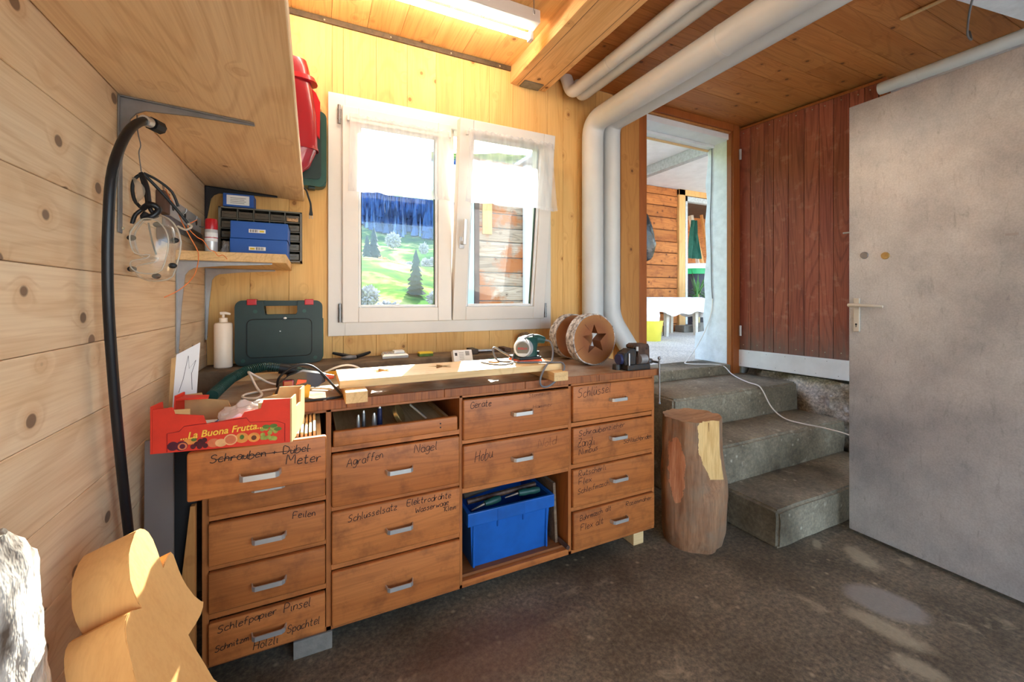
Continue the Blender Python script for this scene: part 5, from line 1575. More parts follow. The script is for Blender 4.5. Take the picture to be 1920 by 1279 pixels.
G().cyl((1.262, 1.512, 0.872), (1.30, 1.512, 0.872), 0.024, 0.026, 18).build('anvil_boss', 'cast_iron_blue', vi, 0.6)
G().box(1.345, 1.481, 0.908, 1.358, 1.487, 0.928, 0.001, 1).build('jaw_plate', 'alu', vi)
G().cyl((1.36, 1.4825, 0.87), (1.40, 1.4825, 0.87), 0.022, None, 16).build('slide_cover', 'bracket_grey', vi, 0.6)
G().cyl((1.425, 1.512, 0.852), (1.462, 1.508, 0.852), 0.013, 0.0125, 16).build('spindle', 'steel_grey', vi, 0.6)
g = G().cyl((1.4565, 1.452, 0.872), (1.4575, 1.452, 0.665), 0.0042, None, 10)
g.ball((1.4565, 1.452, 0.873), 0.008, 10)
g.ball((1.4575, 1.452, 0.663), 0.0065, 10)
g.cyl((1.4565, 1.452, 0.852), (1.4565, 1.508, 0.852), 0.006, None, 10)
g.build('tommy_bar', 'steel_grey', vi, 0.7)
G().cyl((1.300, 1.478, BT + 0.024), (1.300, 1.478, 0.90), 0.003, None, 8).build('clamp_bolt', 'silver_plastic', vi)

# orbital sander with its grey cord
sd = thing('orbital_sander', 'green and silver orbital sander lying on the star plank', 'sander', (0.84, 1.60, 0.8818))
SZ = 0.8818
G().box(0.775, 1.545, SZ, 0.885, 1.655, SZ + 0.010, 0.003).build('sanding_pad', 'orange_plastic', sd)
G().box(0.777, 1.547, SZ + 0.0102, 0.883, 1.653, SZ + 0.022, 0.004).build('base_plate', 'black_plastic', sd)
loft([sec(0.83, 1.60, 0.048, 0.048, SZ + 0.0222), sec(0.83, 1.60, 0.046, 0.046, SZ + 0.05), sec(0.835, 1.60, 0.046, 0.044, SZ + 0.075), sec(0.842, 1.60, 0.040, 0.036, SZ + 0.098), sec(0.848, 1.60, 0.022, 0.02, SZ + 0.107)], 'tool_green', sd, 'housing', 0.8)
G().tube([(0.85, 1.60, SZ + 0.085), (0.885, 1.595, SZ + 0.092), (0.918, 1.588, SZ + 0.085)], 0.02, 14, 4, radii=[0.027, 0.021, 0.014]).build('rear_grip', 'tool_green', sd, 0.8)
G().cyl((0.808, 1.575, SZ + 0.058), (0.788, 1.545, SZ + 0.060), 0.042, 0.034, 26).build('motor_cover', 'silver_plastic', sd, 0.5)
G().cyl((0.7885, 1.5455, SZ + 0.060), (0.7875, 1.544, SZ + 0.060), 0.028, 0.028, 26).build('badge', 'organizer_grey', sd, 0.5)
def flat_text(txt, size, M, mat, parent, name, shear=0.0, off=0.0, ext=0.0):
    cu = bpy.data.curves.new(name, 'FONT')
    cu.body = txt
    cu.size = size
    cu.shear = shear
    cu.offset = off
    cu.extrude = ext
    cu.align_x = 'CENTER'
    cu.resolution_u = 4
    tmp = bpy.data.objects.new('tmp_text', cu)
    C.objects.link(tmp)
    dg = bpy.context.evaluated_depsgraph_get()
    me = bpy.data.meshes.new_from_object(tmp.evaluated_get(dg))
    bpy.data.objects.remove(tmp)
    bpy.data.curves.remove(cu)
    me.transform(M)
    me.materials.clear()
    me.materials.append(MATS[mat])
    o = bpy.data.objects.new(name, me)
    C.objects.link(o)
    if parent is not None:
        o.parent = parent
        o.matrix_parent_inverse = wm(parent).inverted()
    return o
dn_ = Vector((-0.5547, -0.832, 0)).normalized()
ux = Vector((0, 0, 1)).cross(dn_).normalized()
Mb = Matrix(((ux.x, 0, dn_.x, 0.7870), (ux.y, 0, dn_.y, 1.5433), (0, 1, 0, SZ + 0.056), (0, 0, 0, 1)))
flat_text('BOSCH', 0.012, Mb, 'red_plastic', sd, 'maker_name', 0, 0.0002)
G().cyl((0.876, 1.575, SZ + 0.035), (0.882, 1.57, SZ + 0.035), 0.008, None, 12).build('dust_port', 'black_plastic', sd)
cz_ = SZ + 0.0045
G().tube([(0.918, 1.588, SZ + 0.085), (0.938, 1.575, SZ + 0.08), (0.938, 1.55, SZ + 0.05), (0.91, 1.51, SZ + 0.006), (0.872, 1.475, SZ + 0.0045), (0.842, 1.452, SZ - 0.01), (0.812, 1.435, 0.835), (0.815, 1.434, 0.806), (0.845, 1.436, 0.799), (0.885, 1.437, 0.82), (0.925, 1.44, 0.862), (0.927, 1.455, 0.885), (0.90, 1.475, cz_), (0.86, 1.50, cz_), (0.80, 1.525, cz_), (0.765, 1.54, cz_)], 0.004, 8, 5).build('cord', 'cord_grey', sd, 1.0)
G().tube([(0.765, 1.54, cz_), (0.768, 1.60, cz_), (0.79, 1.605, SZ + 0.05), (0.812, 1.565, SZ + 0.10), (0.835, 1.558, SZ + 0.113), (0.855, 1.57, SZ + 0.111), (0.87, 1.63, SZ + 0.09), (0.86, 1.675, SZ + 0.04), (0.82, 1.69, cz_), (0.76, 1.68, SZ + 0.03), (0.715, 1.67, SZ + 0.055), (0.70, 1.65, SZ + 0.04), (0.71, 1.62, cz_), (0.75, 1.57, cz_), (0.73, 1.53, cz_), (0.68, 1.51, cz_), (0.645, 1.55, cz_), (0.63, 1.61, cz_)], 0.004, 8, 5).build('cord', 'cord_grey', sd, 1.0)

# black electric hot glue tool with orange parts, at the left of the worktop
hg = thing('electric_tool', 'black electric hand tool with orange nozzle and yellow foot', 'power tool', (-0.05, 1.58, BT))
G().prism([(-0.118, 0.822), (-0.012, 0.822), (-0.006, 0.862), (-0.016, 0.866), (-0.05, 0.845), (-0.118, 0.836)], 0.055, MY(1.535), 0.002).build('foot', 'yellow_plastic', hg)
loft([[(x, y + 1.565, z) for x, y, z in q] for q in (
    [(-0.112, -.016, 0.840), (-0.088, -.016, 0.838), (-0.088, .016, 0.838), (-0.112, .016, 0.840)],
    [(-0.100, -.018, 0.872), (-0.078, -.018, 0.860), (-0.078, .018, 0.860), (-0.100, .018, 0.872)],
    [(-0.070, -.019, 0.897), (-0.052, -.019, 0.872), (-0.052, .019, 0.872), (-0.070, .019, 0.897)],
    [(-0.030, -.021, 0.908), (-0.022, -.021, 0.860), (-0.022, .021, 0.860), (-0.030, .021, 0.908)],
    [(0.010, -.022, 0.900), (0.008, -.022, 0.852), (0.008, .022, 0.852), (0.010, .022, 0.900)],
    [(0.040, -.014, 0.893), (0.038, -.014, 0.868), (0.038, .014, 0.868), (0.040, .014, 0.893)])], 'tool_black', hg, 'body', 0.5)
G().cyl((0.040, 1.565, 0.881), (0.066, 1.565, 0.880), 0.012, 0.006, 16).build('nozzle', 'orange_plastic', hg, 0.6)
G().box(-0.088, 1.535, 0.850, -0.056, 1.5455, 0.884, 0.004).build('red_window', 'tool_red_glass', hg)
G().prism([(-0.05, 0.866), (-0.02, 0.872), (-0.018, 0.880), (-0.045, 0.884)], 0.02, MY(1.538), 0.002).build('trigger', 'orange_plastic', hg)
G().tube([(-0.105, 1.565, 0.86), (-0.10, 1.55, 0.89), (-0.075, 1.545, 0.915), (-0.04, 1.545, 0.930), (-0.005, 1.545, 0.925), (0.028, 1.54, 0.898), (0.058, 1.53, 0.862), (0.082, 1.515, 0.832), (0.086, 1.495, 0.825), (0.06, 1.482, 0.825), (0.015, 1.478, 0.825), (-0.035, 1.482, 0.825), (-0.05, 1.50, 0.825)], 0.0038, 8, 5).build('cord', 'cord_black', hg, 1.0)

vh = thing('vacuum_hose', 'ribbed dark green vacuum hose curving over the worktop', 'hose', (-0.2, 1.8, BT))
hp = [(-0.287, 1.60, 0.842), (-0.282, 1.66, 0.848), (-0.262, 1.76, 0.866), (-0.225, 1.84, 0.880), (-0.17, 1.89, 0.884), (-0.11, 1.90, 0.872), (-0.06, 1.90, 0.858), (-0.01, 1.895, 0.842)]
G().tube(hp, 0.0165, 12, 6).build('hose', 'case_green', vh, 1.0)
QQ = []
for i in range(len(hp) - 1):
    a, b_ = Vector(hp[i]), Vector(hp[i + 1])
    m_ = max(2, int((b_ - a).length / 0.007))
    for k in range(m_):
        QQ.append((a.lerp(b_, k / m_), (b_ - a).normalized()))
g = G()
for p, d in QQ:
    g.cyl(p - d * 0.0015, p + d * 0.0015, 0.0182, None, 12)
rb = g.build('ribs', 'tool_green', vh, 0.6)
rb['kind'] = 'stuff'
G().tube([(-0.12, 1.90, 0.872), (-0.06, 1.90, 0.858)], 0.021, 12, 0).build('cuff', 'black_plastic', vh, 0.6)

wc = G().tube([(0.19, 1.88, 0.828), (0.175, 1.86, 0.858), (0.13, 1.84, 0.876), (0.08, 1.84, 0.868), (0.02, 1.86, 0.84), (-0.06, 1.84, 0.8275), (-0.13, 1.80, 0.8275), (-0.185, 1.80, 0.86), (-0.21, 1.78, 0.882), (-0.20, 1.74, 0.875), (-0.175, 1.68, 0.842), (-0.155, 1.63, 0.8275), (-0.165, 1.57, 0.8275), (-0.205, 1.60, 0.8275), (-0.20, 1.655, 0.8275), (-0.13, 1.70, 0.8275), (-0.06, 1.69, 0.8275), (0.0, 1.66, 0.8275), (0.045, 1.63, 0.8275), (0.06, 1.60, 0.8275)], 0.004, 8, 5).build('extension_cable', 'cord_white', None, 1.0)
tag(wc, 'looped white cable lying on the left part of worktop', 'cable')
# ================================================================== FRUIT CRATE ON THE OPEN DRAWER
CA = math.radians(-9.3)
MC = Matrix.Translation((-0.350, 1.2835, 0.7735)) @ Matrix.Rotation(CA, 4, 'Z')
fc = thing('fruit_crate', 'red cardboard fruit crate resting on the open drawer', 'crate', (-0.2, 1.35, 0.7735))
CW, CD, CH = 0.300, 0.168, 0.115
cut = [(0, 0), (CW, 0), (CW, CH), (CW - 0.062, CH), (CW - 0.068, CH - 0.022), (CW - 0.105, CH - 0.028), (CW - 0.112, CH - 0.04), (0.112, CH - 0.052), (0.105, CH - 0.03), (0.045, CH - 0.022), (0.04, CH - 0.005), (0, CH - 0.008)]
def MYc(y):
    return MC @ MY(y)
G().prism(cut, 0.004, MYc(0.0)).build('front_panel', ['carton_red'], fc)
G().prism(cut, 0.004, MYc(CD - 0.004)).build('back_panel', 'carton_tan', fc)
sd_ = [(0, 0), (CD, 0), (CD, CH), (CD - 0.05, CH), (CD - 0.055, 0.08), (0.055, 0.08), (0.05, CH), (0, CH)]
MXc = lambda x: MC @ Matrix(((0, 0, 1, x), (1, 0, 0, 0), (0, 1, 0, 0), (0, 0, 0, 1)))
G().prism(sd_, 0.004, MXc(-0.0045)).build('side_panel', 'carton_red', fc)
G().prism(sd_, 0.004, MXc(CW + 0.0005)).build('side_panel', 'carton_tan', fc)
G().box(0.001, 0.005, 0.0, CW - 0.001, CD - 0.005, 0.004, 0, 1, MC).build('bottom', 'carton_tan', fc)
for (xa, xb) in ((0.001, 0.075), (CW - 0.075, CW - 0.001)):
    G().box(xa, 0.0045, 0.004, xb, 0.0075, CH - 0.012, 0, 1, MC).build('inner_flap', 'carton_tan', fc)
    G().prism([(xa, 0.0), (xb, 0.0), (xb - 0.01, 0.035), (xa, 0.05)], 0.004, MC @ Matrix.Translation((0, 0.004 if xa > .1 else CD - 0.055, CH - 0.012)) @ Matrix.Rotation(0.0, 4, 'X')).build('corner_lid', 'carton_red' if xa < .1 else 'carton_tan', fc)
# raised outline of the printed label, lettering and fruit
gr = G()
ln = [(0.03, 0.002), (0.03, 0.047), (0.055, 0.05), (0.065, 0.062), (0.20, 0.072), (0.208, 0.060), (CW - 0.03, 0.058), (CW - 0.012, 0.05), (CW - 0.012, 0.004)]
gr.tube([MC @ Vector((a, -0.0006, b_)) for a, b_ in ln], 0.0007, 6, 0)
gr.build('scored_line', 'dark_red_plastic', fc)
Mtx = MC @ Matrix(((1, 0, 0, 0.148), (0, 0, -1, -0.0008), (0, 1, 0, 0.036), (0, 0, 0, 1))) @ Matrix.Rotation(math.radians(4.5), 4, 'Z')
flat_text('...La Buona Frutta...', 0.0235, Mtx, 'letter_outline', fc, 'lettering_outline', 0.28, 0.0011)
flat_text('...La Buona Frutta...', 0.0235, Matrix.Translation(-(MC.to_3x3() @ Vector((0, 1, 0))) * 0.0006) @ Mtx, 'letter_yellow', fc, 'lettering', 0.28, 0.0003)
def print_disc(a, b_, ra, rb, mat, lv, name='printed_fruit'):
    n = 18
    y = -0.0006 - 0.0003 * lv
    vv = [MC @ Vector((a + ra * math.cos(2 * PI * k / n), y, b_ + rb * math.sin(2 * PI * k / n))) for k in range(n)]
    vv += [v + (MC.to_3x3() @ Vector((0, 0.0003, 0))) for v in vv]
    G().mesh(vv, [tuple(range(n)), tuple(reversed(range(n, 2 * n)))] + [(k, (k + 1) % n, n + (k + 1) % n, n + k) for k in range(n)]).build(name, mat, fc)
print_disc(0.042, 0.015, 0.012, 0.011, 'fruit_plum', 0)
print_disc(0.060, 0.014, 0.013, 0.012, 'fruit_plum', 1)
print_disc(0.062, 0.013, 0.010, 0.009, 'fruit_cut', 2)
print_disc(0.062, 0.013, 0.006, 0.006, 'fruit_plum', 3)
print_disc(0.078, 0.024, 0.014, 0.008, 'fruit_apricot', 0)
print_disc(0.086, 0.027, 0.006, 0.004, 'leaf_green', 1)
for k, (a, b_) in enumerate(((0.084, 0.010), (0.092, 0.016), (0.098, 0.009), (0.104, 0.016), (0.110, 0.010), (0.100, 0.022), (0.108, 0.024))):
    print_disc(a, b_, 0.006, 0.006, 'fruit_grape', k % 3)
print_disc(0.128, 0.015, 0.014, 0.011, 'fruit_cut', 0)
print_disc(0.144, 0.014, 0.013, 0.010, 'fruit_pale', 1)
print_disc(0.165, 0.020, 0.015, 0.014, 'fruit_pale', 2)
print_disc(0.165, 0.020, 0.012, 0.011, 'fruit_cut', 3)
print_disc(0.190, 0.022, 0.015, 0.013, 'fruit_apricot', 0)
print_disc(0.190, 0.024, 0.005, 0.006, 'leaf_green', 1)
print_disc(0.217, 0.021, 0.014, 0.012, 'fruit_apricot', 2)
print_disc(0.217, 0.020, 0.006, 0.006, 'fruit_stone', 3)
RG = random.Random(5)
for k in range(16):
    print_disc(0.236 + RG.uniform(0, 0.032), 0.010 + RG.uniform(0, 0.034), 0.0055, 0.0055, 'fruit_green', k % 4)
for (a, b_) in ((0.262, 0.047), (0.245, 0.046), (0.272, 0.038)):
    print_disc(a, b_, 0.009, 0.005, 'leaf_green', 4)
# what lies in the crate
def in_c(a, b_, c_): return MC @ Vector((a, b_, c_))
t = bmesh.new()
bmesh.ops.create_icosphere(t, subdivisions=4, radius=1.0)
for v in t.verts:
    nn = mnoise.fractal(v.co * 2.0, 1.0, 2.0, 4)
    k = 1 + 0.25 * nn
    p = in_c(0.180 + v.co.x * 0.070 * k, 0.085 + v.co.y * 0.055 * k, max(0.006, 0.052 + v.co.z * 0.046 * k))
    v.co = p
pbg = G()._take(t).build('plastic_bag', 'plastic_film', None, 0.35)
tag(pbg, 'crumpled clear plastic bag lying in the red fruit crate', 'bag')
bx_ = thing('blister_pack', 'blue and white blister pack in the fruit crate', 'packet', in_c(0.10, 0.07, 0.006))
G().box(0.052, 0.03, 0.005, 0.105, 0.11, 0.045, 0.001, 1, MC).build('card', 'blue_box', bx_)
for k in range(4):
    G().box(0.055, 0.034 + k * 0.018, 0.0455, 0.102, 0.046 + k * 0.018, 0.049, 0.001, 1, MC).build('print_band', 'paper_white', bx_)
ps = thing('paper_sheet', 'white sheet with a star outline leaning behind the crate', 'paper', (-0.31, 1.54, 0.8208))
Mpp = Matrix.Translation((-0.372, 1.535, 0.775)) @ Matrix.Rotation(math.radians(8), 4, 'Z') @ Matrix.Rotation(math.radians(-14), 4, 'X')
G().prism([(-0.004, 0.0), (0.052, 0.0), (0.062, 0.245), (0.004, 0.21)], 0.0012, Mpp @ MY(0), 0).build('sheet', 'paper_white', ps)
G().prism([(-0.012, 0.0), (0.05, 0.0), (0.058, 0.22), (-0.008, 0.20)], 0.003, Mpp @ MY(0.0016), 0).build('card_backing', 'carton_tan', ps)
pts = [(0.012, 0.095), (0.022, 0.135), (0.033, 0.205), (0.036, 0.165), (0.052, 0.19), (0.042, 0.15), (0.044, 0.10)]
G().tube([Mpp @ Vector((a, -0.0004, b_)) for a, b_ in pts], 0.0006, 6, 0).build('pencil_line', 'print_dark', ps)

# ================================================================== INSIDE THE CABINET OPENINGS
# sockets, bits and a tape in the low tray drawer
RB = random.Random(11)
for k, (xx, yy, h, r_, mt, nm, lab) in enumerate((
    (0.145, 1.56, 0.050, 0.007, 'alu', 'drill_bit', 'leftmost drill bit standing in the low tray drawer'),
    (0.165, 1.58, 0.058, 0.008, 'steel_grey', 'drill_bit', 'second drill bit from the left in the tray drawer'),
    (0.200, 1.57, 0.048, 0.009, 'alu', 'socket_wrench', 'short shiny socket in the middle of the tray drawer'),
    (0.222, 1.59, 0.066, 0.010, 'cast_iron_blue', 'socket_wrench', 'tall bluish socket in the middle of the tray drawer'))):
    o = thing(nm, lab, 'tool', (xx, yy, 0.682))
    G().cyl((xx, yy, 0.6815), (xx, yy, 0.6815 + h), r_, r_ * 0.8, 12).build('shaft', mt, o, 0.6)
    G().cyl((xx, yy, 0.6815 + h), (xx, yy, 0.6815 + h + 0.008), r_ * 0.6, r_ * 0.4, 10).build('tip', 'alu', o, 0.6)
tw = thing('tin_lid', 'round coppery tin leaning in the low tray drawer', 'tin', (0.28, 1.58, 0.682))
G().lathe([(0.036, 0), (0.038, 0.002), (0.038, 0.014), (0.036, 0.016)], (0, 0, 0), 28, Matrix.Translation((0.282, 1.585, 0.716)) @ Matrix.Rotation(math.radians(62), 4, 'Y') @ Matrix.Rotation(math.radians(20), 4, 'X')).build('tin', 'brass', tw, 0.5)
ft = G().tube([(0.335, 1.60, 0.745), (0.385, 1.55, 0.700)], 0.004, 8, 0).build('steel_rule', 'alu')
tag(ft, 'thin steel rod leaning out of the tray drawer', 'rod')

# blue plastic crate with files
bc = thing('plastic_crate', 'blue plastic crate full of files in the cabinet opening', 'crate', (0.735, 1.66, 0.0945))
KX0, KX1, KY0, KY1, KZ0, KZ1 = 0.552, 0.912, 1.530, 1.80, 0.0945, 0.315
g = G()
tp = 0.012
def slab(pts8):
    g.mesh(pts8, [(0, 1, 2, 3), (7, 6, 5, 4), (0, 4, 5, 1), (1, 5, 6, 2), (2, 6, 7, 3), (3, 7, 4, 0)])
w0 = 0.004
b4 = [(KX0 + tp, KY0 + tp), (KX1 - tp, KY0 + tp), (KX1 - tp, KY1 - tp), (KX0 + tp, KY1 - tp)]
t4_ = [(KX0, KY0), (KX1, KY0), (KX1, KY1), (KX0, KY1)]
ib = [(KX0 + tp + w0, KY0 + tp + w0), (KX1 - tp - w0, KY0 + tp + w0), (KX1 - tp - w0, KY1 - tp - w0), (KX0 + tp + w0, KY1 - tp - w0)]
it = [(KX0 + w0, KY0 + w0), (KX1 - w0, KY0 + w0), (KX1 - w0, KY1 - w0), (KX0 + w0, KY1 - w0)]
vv = [(x, y, KZ0) for x, y in b4] + [(x, y, KZ1) for x, y in t4_] + [(x, y, KZ1) for x, y in it] + [(x, y, KZ0 + 0.005) for x, y in ib]
ff = [(3, 2, 1, 0)] + [(i, (i + 1) % 4, 4 + (i + 1) % 4, 4 + i) for i in range(4)] + [(4 + i, 4 + (i + 1) % 4, 8 + (i + 1) % 4, 8 + i) for i in range(4)] + [(8 + i, 8 + (i + 1) % 4, 12 + (i + 1) % 4, 12 + i) for i in range(4)] + [(12, 13, 14, 15)]
g.mesh(vv, ff)
g.build('tub', 'blue_crate', bc)
g = G()
for (a, b_, c_, d_) in ((KX0 - 0.014, KY0 - 0.014, KX1 + 0.014, KY0 - 0.002), (KX0 - 0.014, KY1 + 0.002, KX1 + 0.014, KY1 + 0.014), (KX0 - 0.014, KY0 - 0.002, KX0 - 0.002, KY1 + 0.002), (KX1 + 0.002, KY0 - 0.002, KX1 + 0.014, KY1 + 0.002)):
    g.box(a, b_, KZ1 - 0.048, c_, d_, KZ1 + 0.004, 0.003, 2)
g.build('rim', 'blue_crate', bc)
for xx in (KX0 + 0.012, KX0 + 0.115, KX0 + 0.23, KX1 - 0.02):
    G().box(xx, KY0 - 0.001, KZ0 + 0.002 if xx in (KX0 + 0.012, KX1 - 0.02) else KZ1 - 0.08, xx + 0.008, KY0 + 0.016, KZ1 - 0.049, 0.002, 1).build('rib', 'blue_crate', bc)
G().box(KX0 + 0.11, KY0 - 0.0155, KZ1 - 0.045, KX0 + 0.235, KY0 - 0.0142, KZ1 + 0.002, 0.0005, 1).build('grip_panel', 'blue_crate', bc)
for k, (p0, p1, nm, lab) in enumerate((((0.62, 1.548, 0.330), (0.69, 1.556, 0.334), 'chisel', 'chisel with short green handle at left in the blue crate'),
                                ((0.775, 1.556, 0.338), (0.87, 1.550, 0.337), 'file_tool', 'file with long ridged green handle at right in blue crate'))):
    o = thing(nm, lab, 'tool', p0)
    a, b_ = Vector(p0), Vector(p1)
    G().tube([a, a.lerp(b_, .3), a.lerp(b_, .5), a.lerp(b_, .75), b_], 0.014, 14, 4, radii=[0.011, 0.014, 0.012, 0.0145, 0.010] if k else [0.010, 0.013, 0.014, 0.014, 0.011]).build('handle', 'tool_green', o, 0.9)
    d = (a - b_).normalized()
    G().cyl(a, a + d * 0.05 + Vector((0, 0.02, -0.02)), 0.006, 0.003, 8).build('blade', 'steel_grey', o)
for k, (p0, p1, mt, lab) in enumerate((((0.565, 1.60, 0.325), (0.87, 1.585, 0.345), 'rusty_iron', 'rusty file lying across the blue crate'),
                                      ((0.57, 1.66, 0.320), (0.86, 1.70, 0.340), 'grey_old_wood', 'brown wooden stick lying in the blue crate'),
                                      ((0.58, 1.76, 0.30), (0.84, 1.74, 0.375), 'dark_timber', 'dark wooden handle standing out of blue crate'))):
    o = G().tube([p0, p1], 0.011, 8, 0).build('file_tool', mt, None, 0.6)
    tag(o, lab, 'tool')
bb = G().prism([(0, 0), (0.012, 0), (0.0, 0.26), (-0.012, 0.26)], 0.24, Matrix(((1, 0, 0, 0.945), (0, 0, 1, 1.54), (0, 1, 0, 0.0945), (0, 0, 0, 1)))).build('plywood_offcut', 'grey_old_wood')
tag(bb, 'grey plywood offcut leaning beside the blue crate', 'board')
rdd = G().cyl((0.957, 1.75, 0.1045), (0.966, 1.472, 0.1045), 0.009, None, 10).build('wooden_rod', 'dark_timber', None, 0.6)
tag(rdd, 'brown rod poking out of the cabinet opening', 'rod')

# ================================================================== PANELS LEANING BESIDE THE CABINET
p_ = G().prism([(-0.402, 0.0), (-0.338, 0.0), (-0.338, 0.775), (-0.398, 0.775)], 0.012, MY(1.40), 0.001).build('grey_panel', 'dark_grey_panel')
tag(p_, 'smooth grey panel standing between cabinet and left wall', 'panel')
p_ = G().prism([(-0.36, 0.0), (-0.303, 0.0), (-0.300, 0.80), (-0.36, 0.80)], 0.018, MY(1.455), 0.001).build('black_panel', 'black_panel')
tag(p_, 'black panel standing behind the grey panel', 'panel')
p_ = G().prism([(-0.35, 0.0), (-0.297, 0.0), (-0.297, 0.57), (-0.308, 0.57), (-0.35, 0.15)], 0.018, MY(1.432), 0.001).build('pine_offcut', 'post_wood')
tag(p_, 'tapered brown board leaning on the left end of cabinet', 'board')

# ================================================================== CHOPPING LOG BY THE STEPS
lgx, lgy = 1.640, 1.425
cl_ = thing('chopping_log', 'upright split log used as chopping block by the steps', 'log', (lgx, lgy, 0))
t = bmesh.new()
n, rows = 64, 36
HT = 0.592
grid = []
for r_ in range(rows + 1):
    z = HT * r_ / rows
    row = []
    for k in range(n):
        a = 2 * PI * k / n
        d = Vector((math.cos(a), math.sin(a), 0))
        R0 = 0.139 + 0.006 * math.sin(z * 7 + 0.5) - 0.013 * max(0, (0.06 - z) / 0.06)
        bul = 0.016 * math.exp(-((z - 0.27) / 0.10) ** 2) * max(0, math.cos(a - math.radians(-20)))
        nn = 0.010 * mnoise.fractal(Vector((d.x * 2.2, d.y * 2.2, z * 3)), 1.0, 2.0, 4)
        x = lgx + d.x * (R0 + bul + nn)
        y = lgy + d.y * (R0 * 0.93 + bul + nn)
        # flat split face on the right front
        nf = Vector((-0.42, -0.907, 0))
        lim = 0.100 + max(0, (0.31 - z)) * 0.5
        pr = (x - lgx) * nf.x + (y - lgy) * nf.y
        if pr > lim and z > 0.24 and (x - lgx) > -0.06:
            x -= nf.x * (pr - lim)
            y -= nf.y * (pr - lim)
        zz = z
        if r_ == rows:
            zz = z + 0.006 * mnoise.noise(Vector((x * 30, y * 30, 0)))
        row.append(t.verts.new((x, y, zz)))
    grid.append(row)
for A_, B_ in zip(grid, grid[1:]):
    for k in range(n):
        j = (k + 1) % n
        t.faces.new((A_[k], A_[j], B_[j], B_[k]))
t.faces.new(list(reversed(grid[0])))
top_f = []
prev = grid[-1]
for s_ in (0.75, 0.5, 0.25):
    ring = []
    for v in grid[-1]:
        p = Vector((lgx + (v.co.x - lgx) * s_, lgy + (v.co.y - lgy) * s_, HT + 0.006 * mnoise.noise(Vector((v.co.x * s_ * 40, v.co.y * s_ * 40, s_))) - 0.004))
        ring.append(t.verts.new(p))
    for k in range(n):
        j = (k + 1) % n
        top_f.append(t.faces.new((prev[k], prev[j], ring[j], ring[k])))
    prev = ring
top_f.append(t.faces.new(prev))
nf = Vector((-0.42, -0.907, 0))
for f in t.faces:
    f.material_index = 1 if f in top_f else 0
bmesh.ops.recalc_face_normals(t, faces=list(t.faces))
me = bpy.data.meshes.new('trunk')
t.to_mesh(me); t.free()
tk = bpy.data.objects.new('trunk', me); C.objects.link(tk)
for mm in ('log_bark', 'log_top'):
    me.materials.append(MATS[mm])
for p in me.polygons: p.use_smooth = True
me.set_sharp_from_angle(angle=0.6)
tk.parent = cl_; tk.matrix_parent_inverse = wm(cl_).inverted()
fcx = Vector((lgx, lgy, 0)) + nf * 0.1003 + Vector((0.907, -0.42, 0)) * 0.03
G().tube([fcx + Vector((0, 0, 0.585)), fcx + Vector((0.004, 0.002, 0.50)), fcx + Vector((0.010, 0.0045, 0.43)), fcx + Vector((0.02, 0.009, 0.34))], 0.0016, 6, 3).build('split_crack', 'fruit_stone', cl_)

# ================================================================== FOREGROUND AT LOWER LEFT
# thick maple cut-out leaning on the left wall
O_ = Vector((-0.2795, 0.9654, 0.736))
ey = Vector((0.3328, 0.943, -0.0))
eu = Vector((-0.3983, 0.1406, 0.9064))
nb = Vector((-0.8548, 0.3017, -0.4224))       # into the wood, away from the face
mpl = [(-0.0492, -0.0375), (-0.0404, -0.0244), (-0.0305, -0.0141), (-0.0183, -0.0048), (-0.0081, 0.0008), (-0.0, 0.0), (0.0067, -0.006), (0.0106, -0.0143), (0.0119, -0.0295), (0.0083, -0.0504), (0.0046, -0.0711), (-0.0, -0.0884), (0.0084, -0.0791), (0.0201, -0.0717), (0.0325, -0.0702), (0.0344, -0.0777), (0.0313, -0.0902), (0.0275, -0.1062), (0.0272, -0.1247), (0.028, -0.1415), (0.0323, -0.1664), (0.0385, -0.1838), (0.0453, -0.188), (0.0382, -0.1958), (0.0276, -0.2017), (0.0076, -0.2068), (-0.015, -0.2071), (-0.0144, -0.2334), (-0.0119, -0.2694), (-0.0115, -0.3036), (0.01, -0.36), (0.07, -0.46), (0.055, -0.5), (0.0, -0.52), (0.02, -0.62), (0.09, -0.74), (0.08, -0.722), (-0.26, -0.722), (-0.25, -0.72), (-0.19, -0.62), (-0.235, -0.52), (-0.23, -0.44), (-0.18, -0.36), (-0.15, -0.26), (-0.1203, -0.1933), (-0.1176, -0.1742), (-0.1124, -0.1527), (-0.1077, -0.1326), (-0.1006, -0.1167), (-0.0937, -0.107), (-0.0864, -0.102), (-0.0785, -0.1022), (-0.0701, -0.1076), (-0.062, -0.114), (-0.0642, -0.0998), (-0.0638, -0.0811), (-0.0589, -0.0613)]
MF = Matrix(((ey.x, eu.x, nb.x, O_.x), (ey.y, eu.y, nb.y, O_.y), (ey.z, eu.z, nb.z, O_.z), (0, 0, 0, 1)))
mp = thing('wooden_cutout', 'thick pale wooden tree cut-out leaning at lower left', 'cut-out', (-0.25, 0.8, 0.0))
G().prism(mpl, 0.097, MF, 0.0012).build('body', 'maple', mp, 0.5)

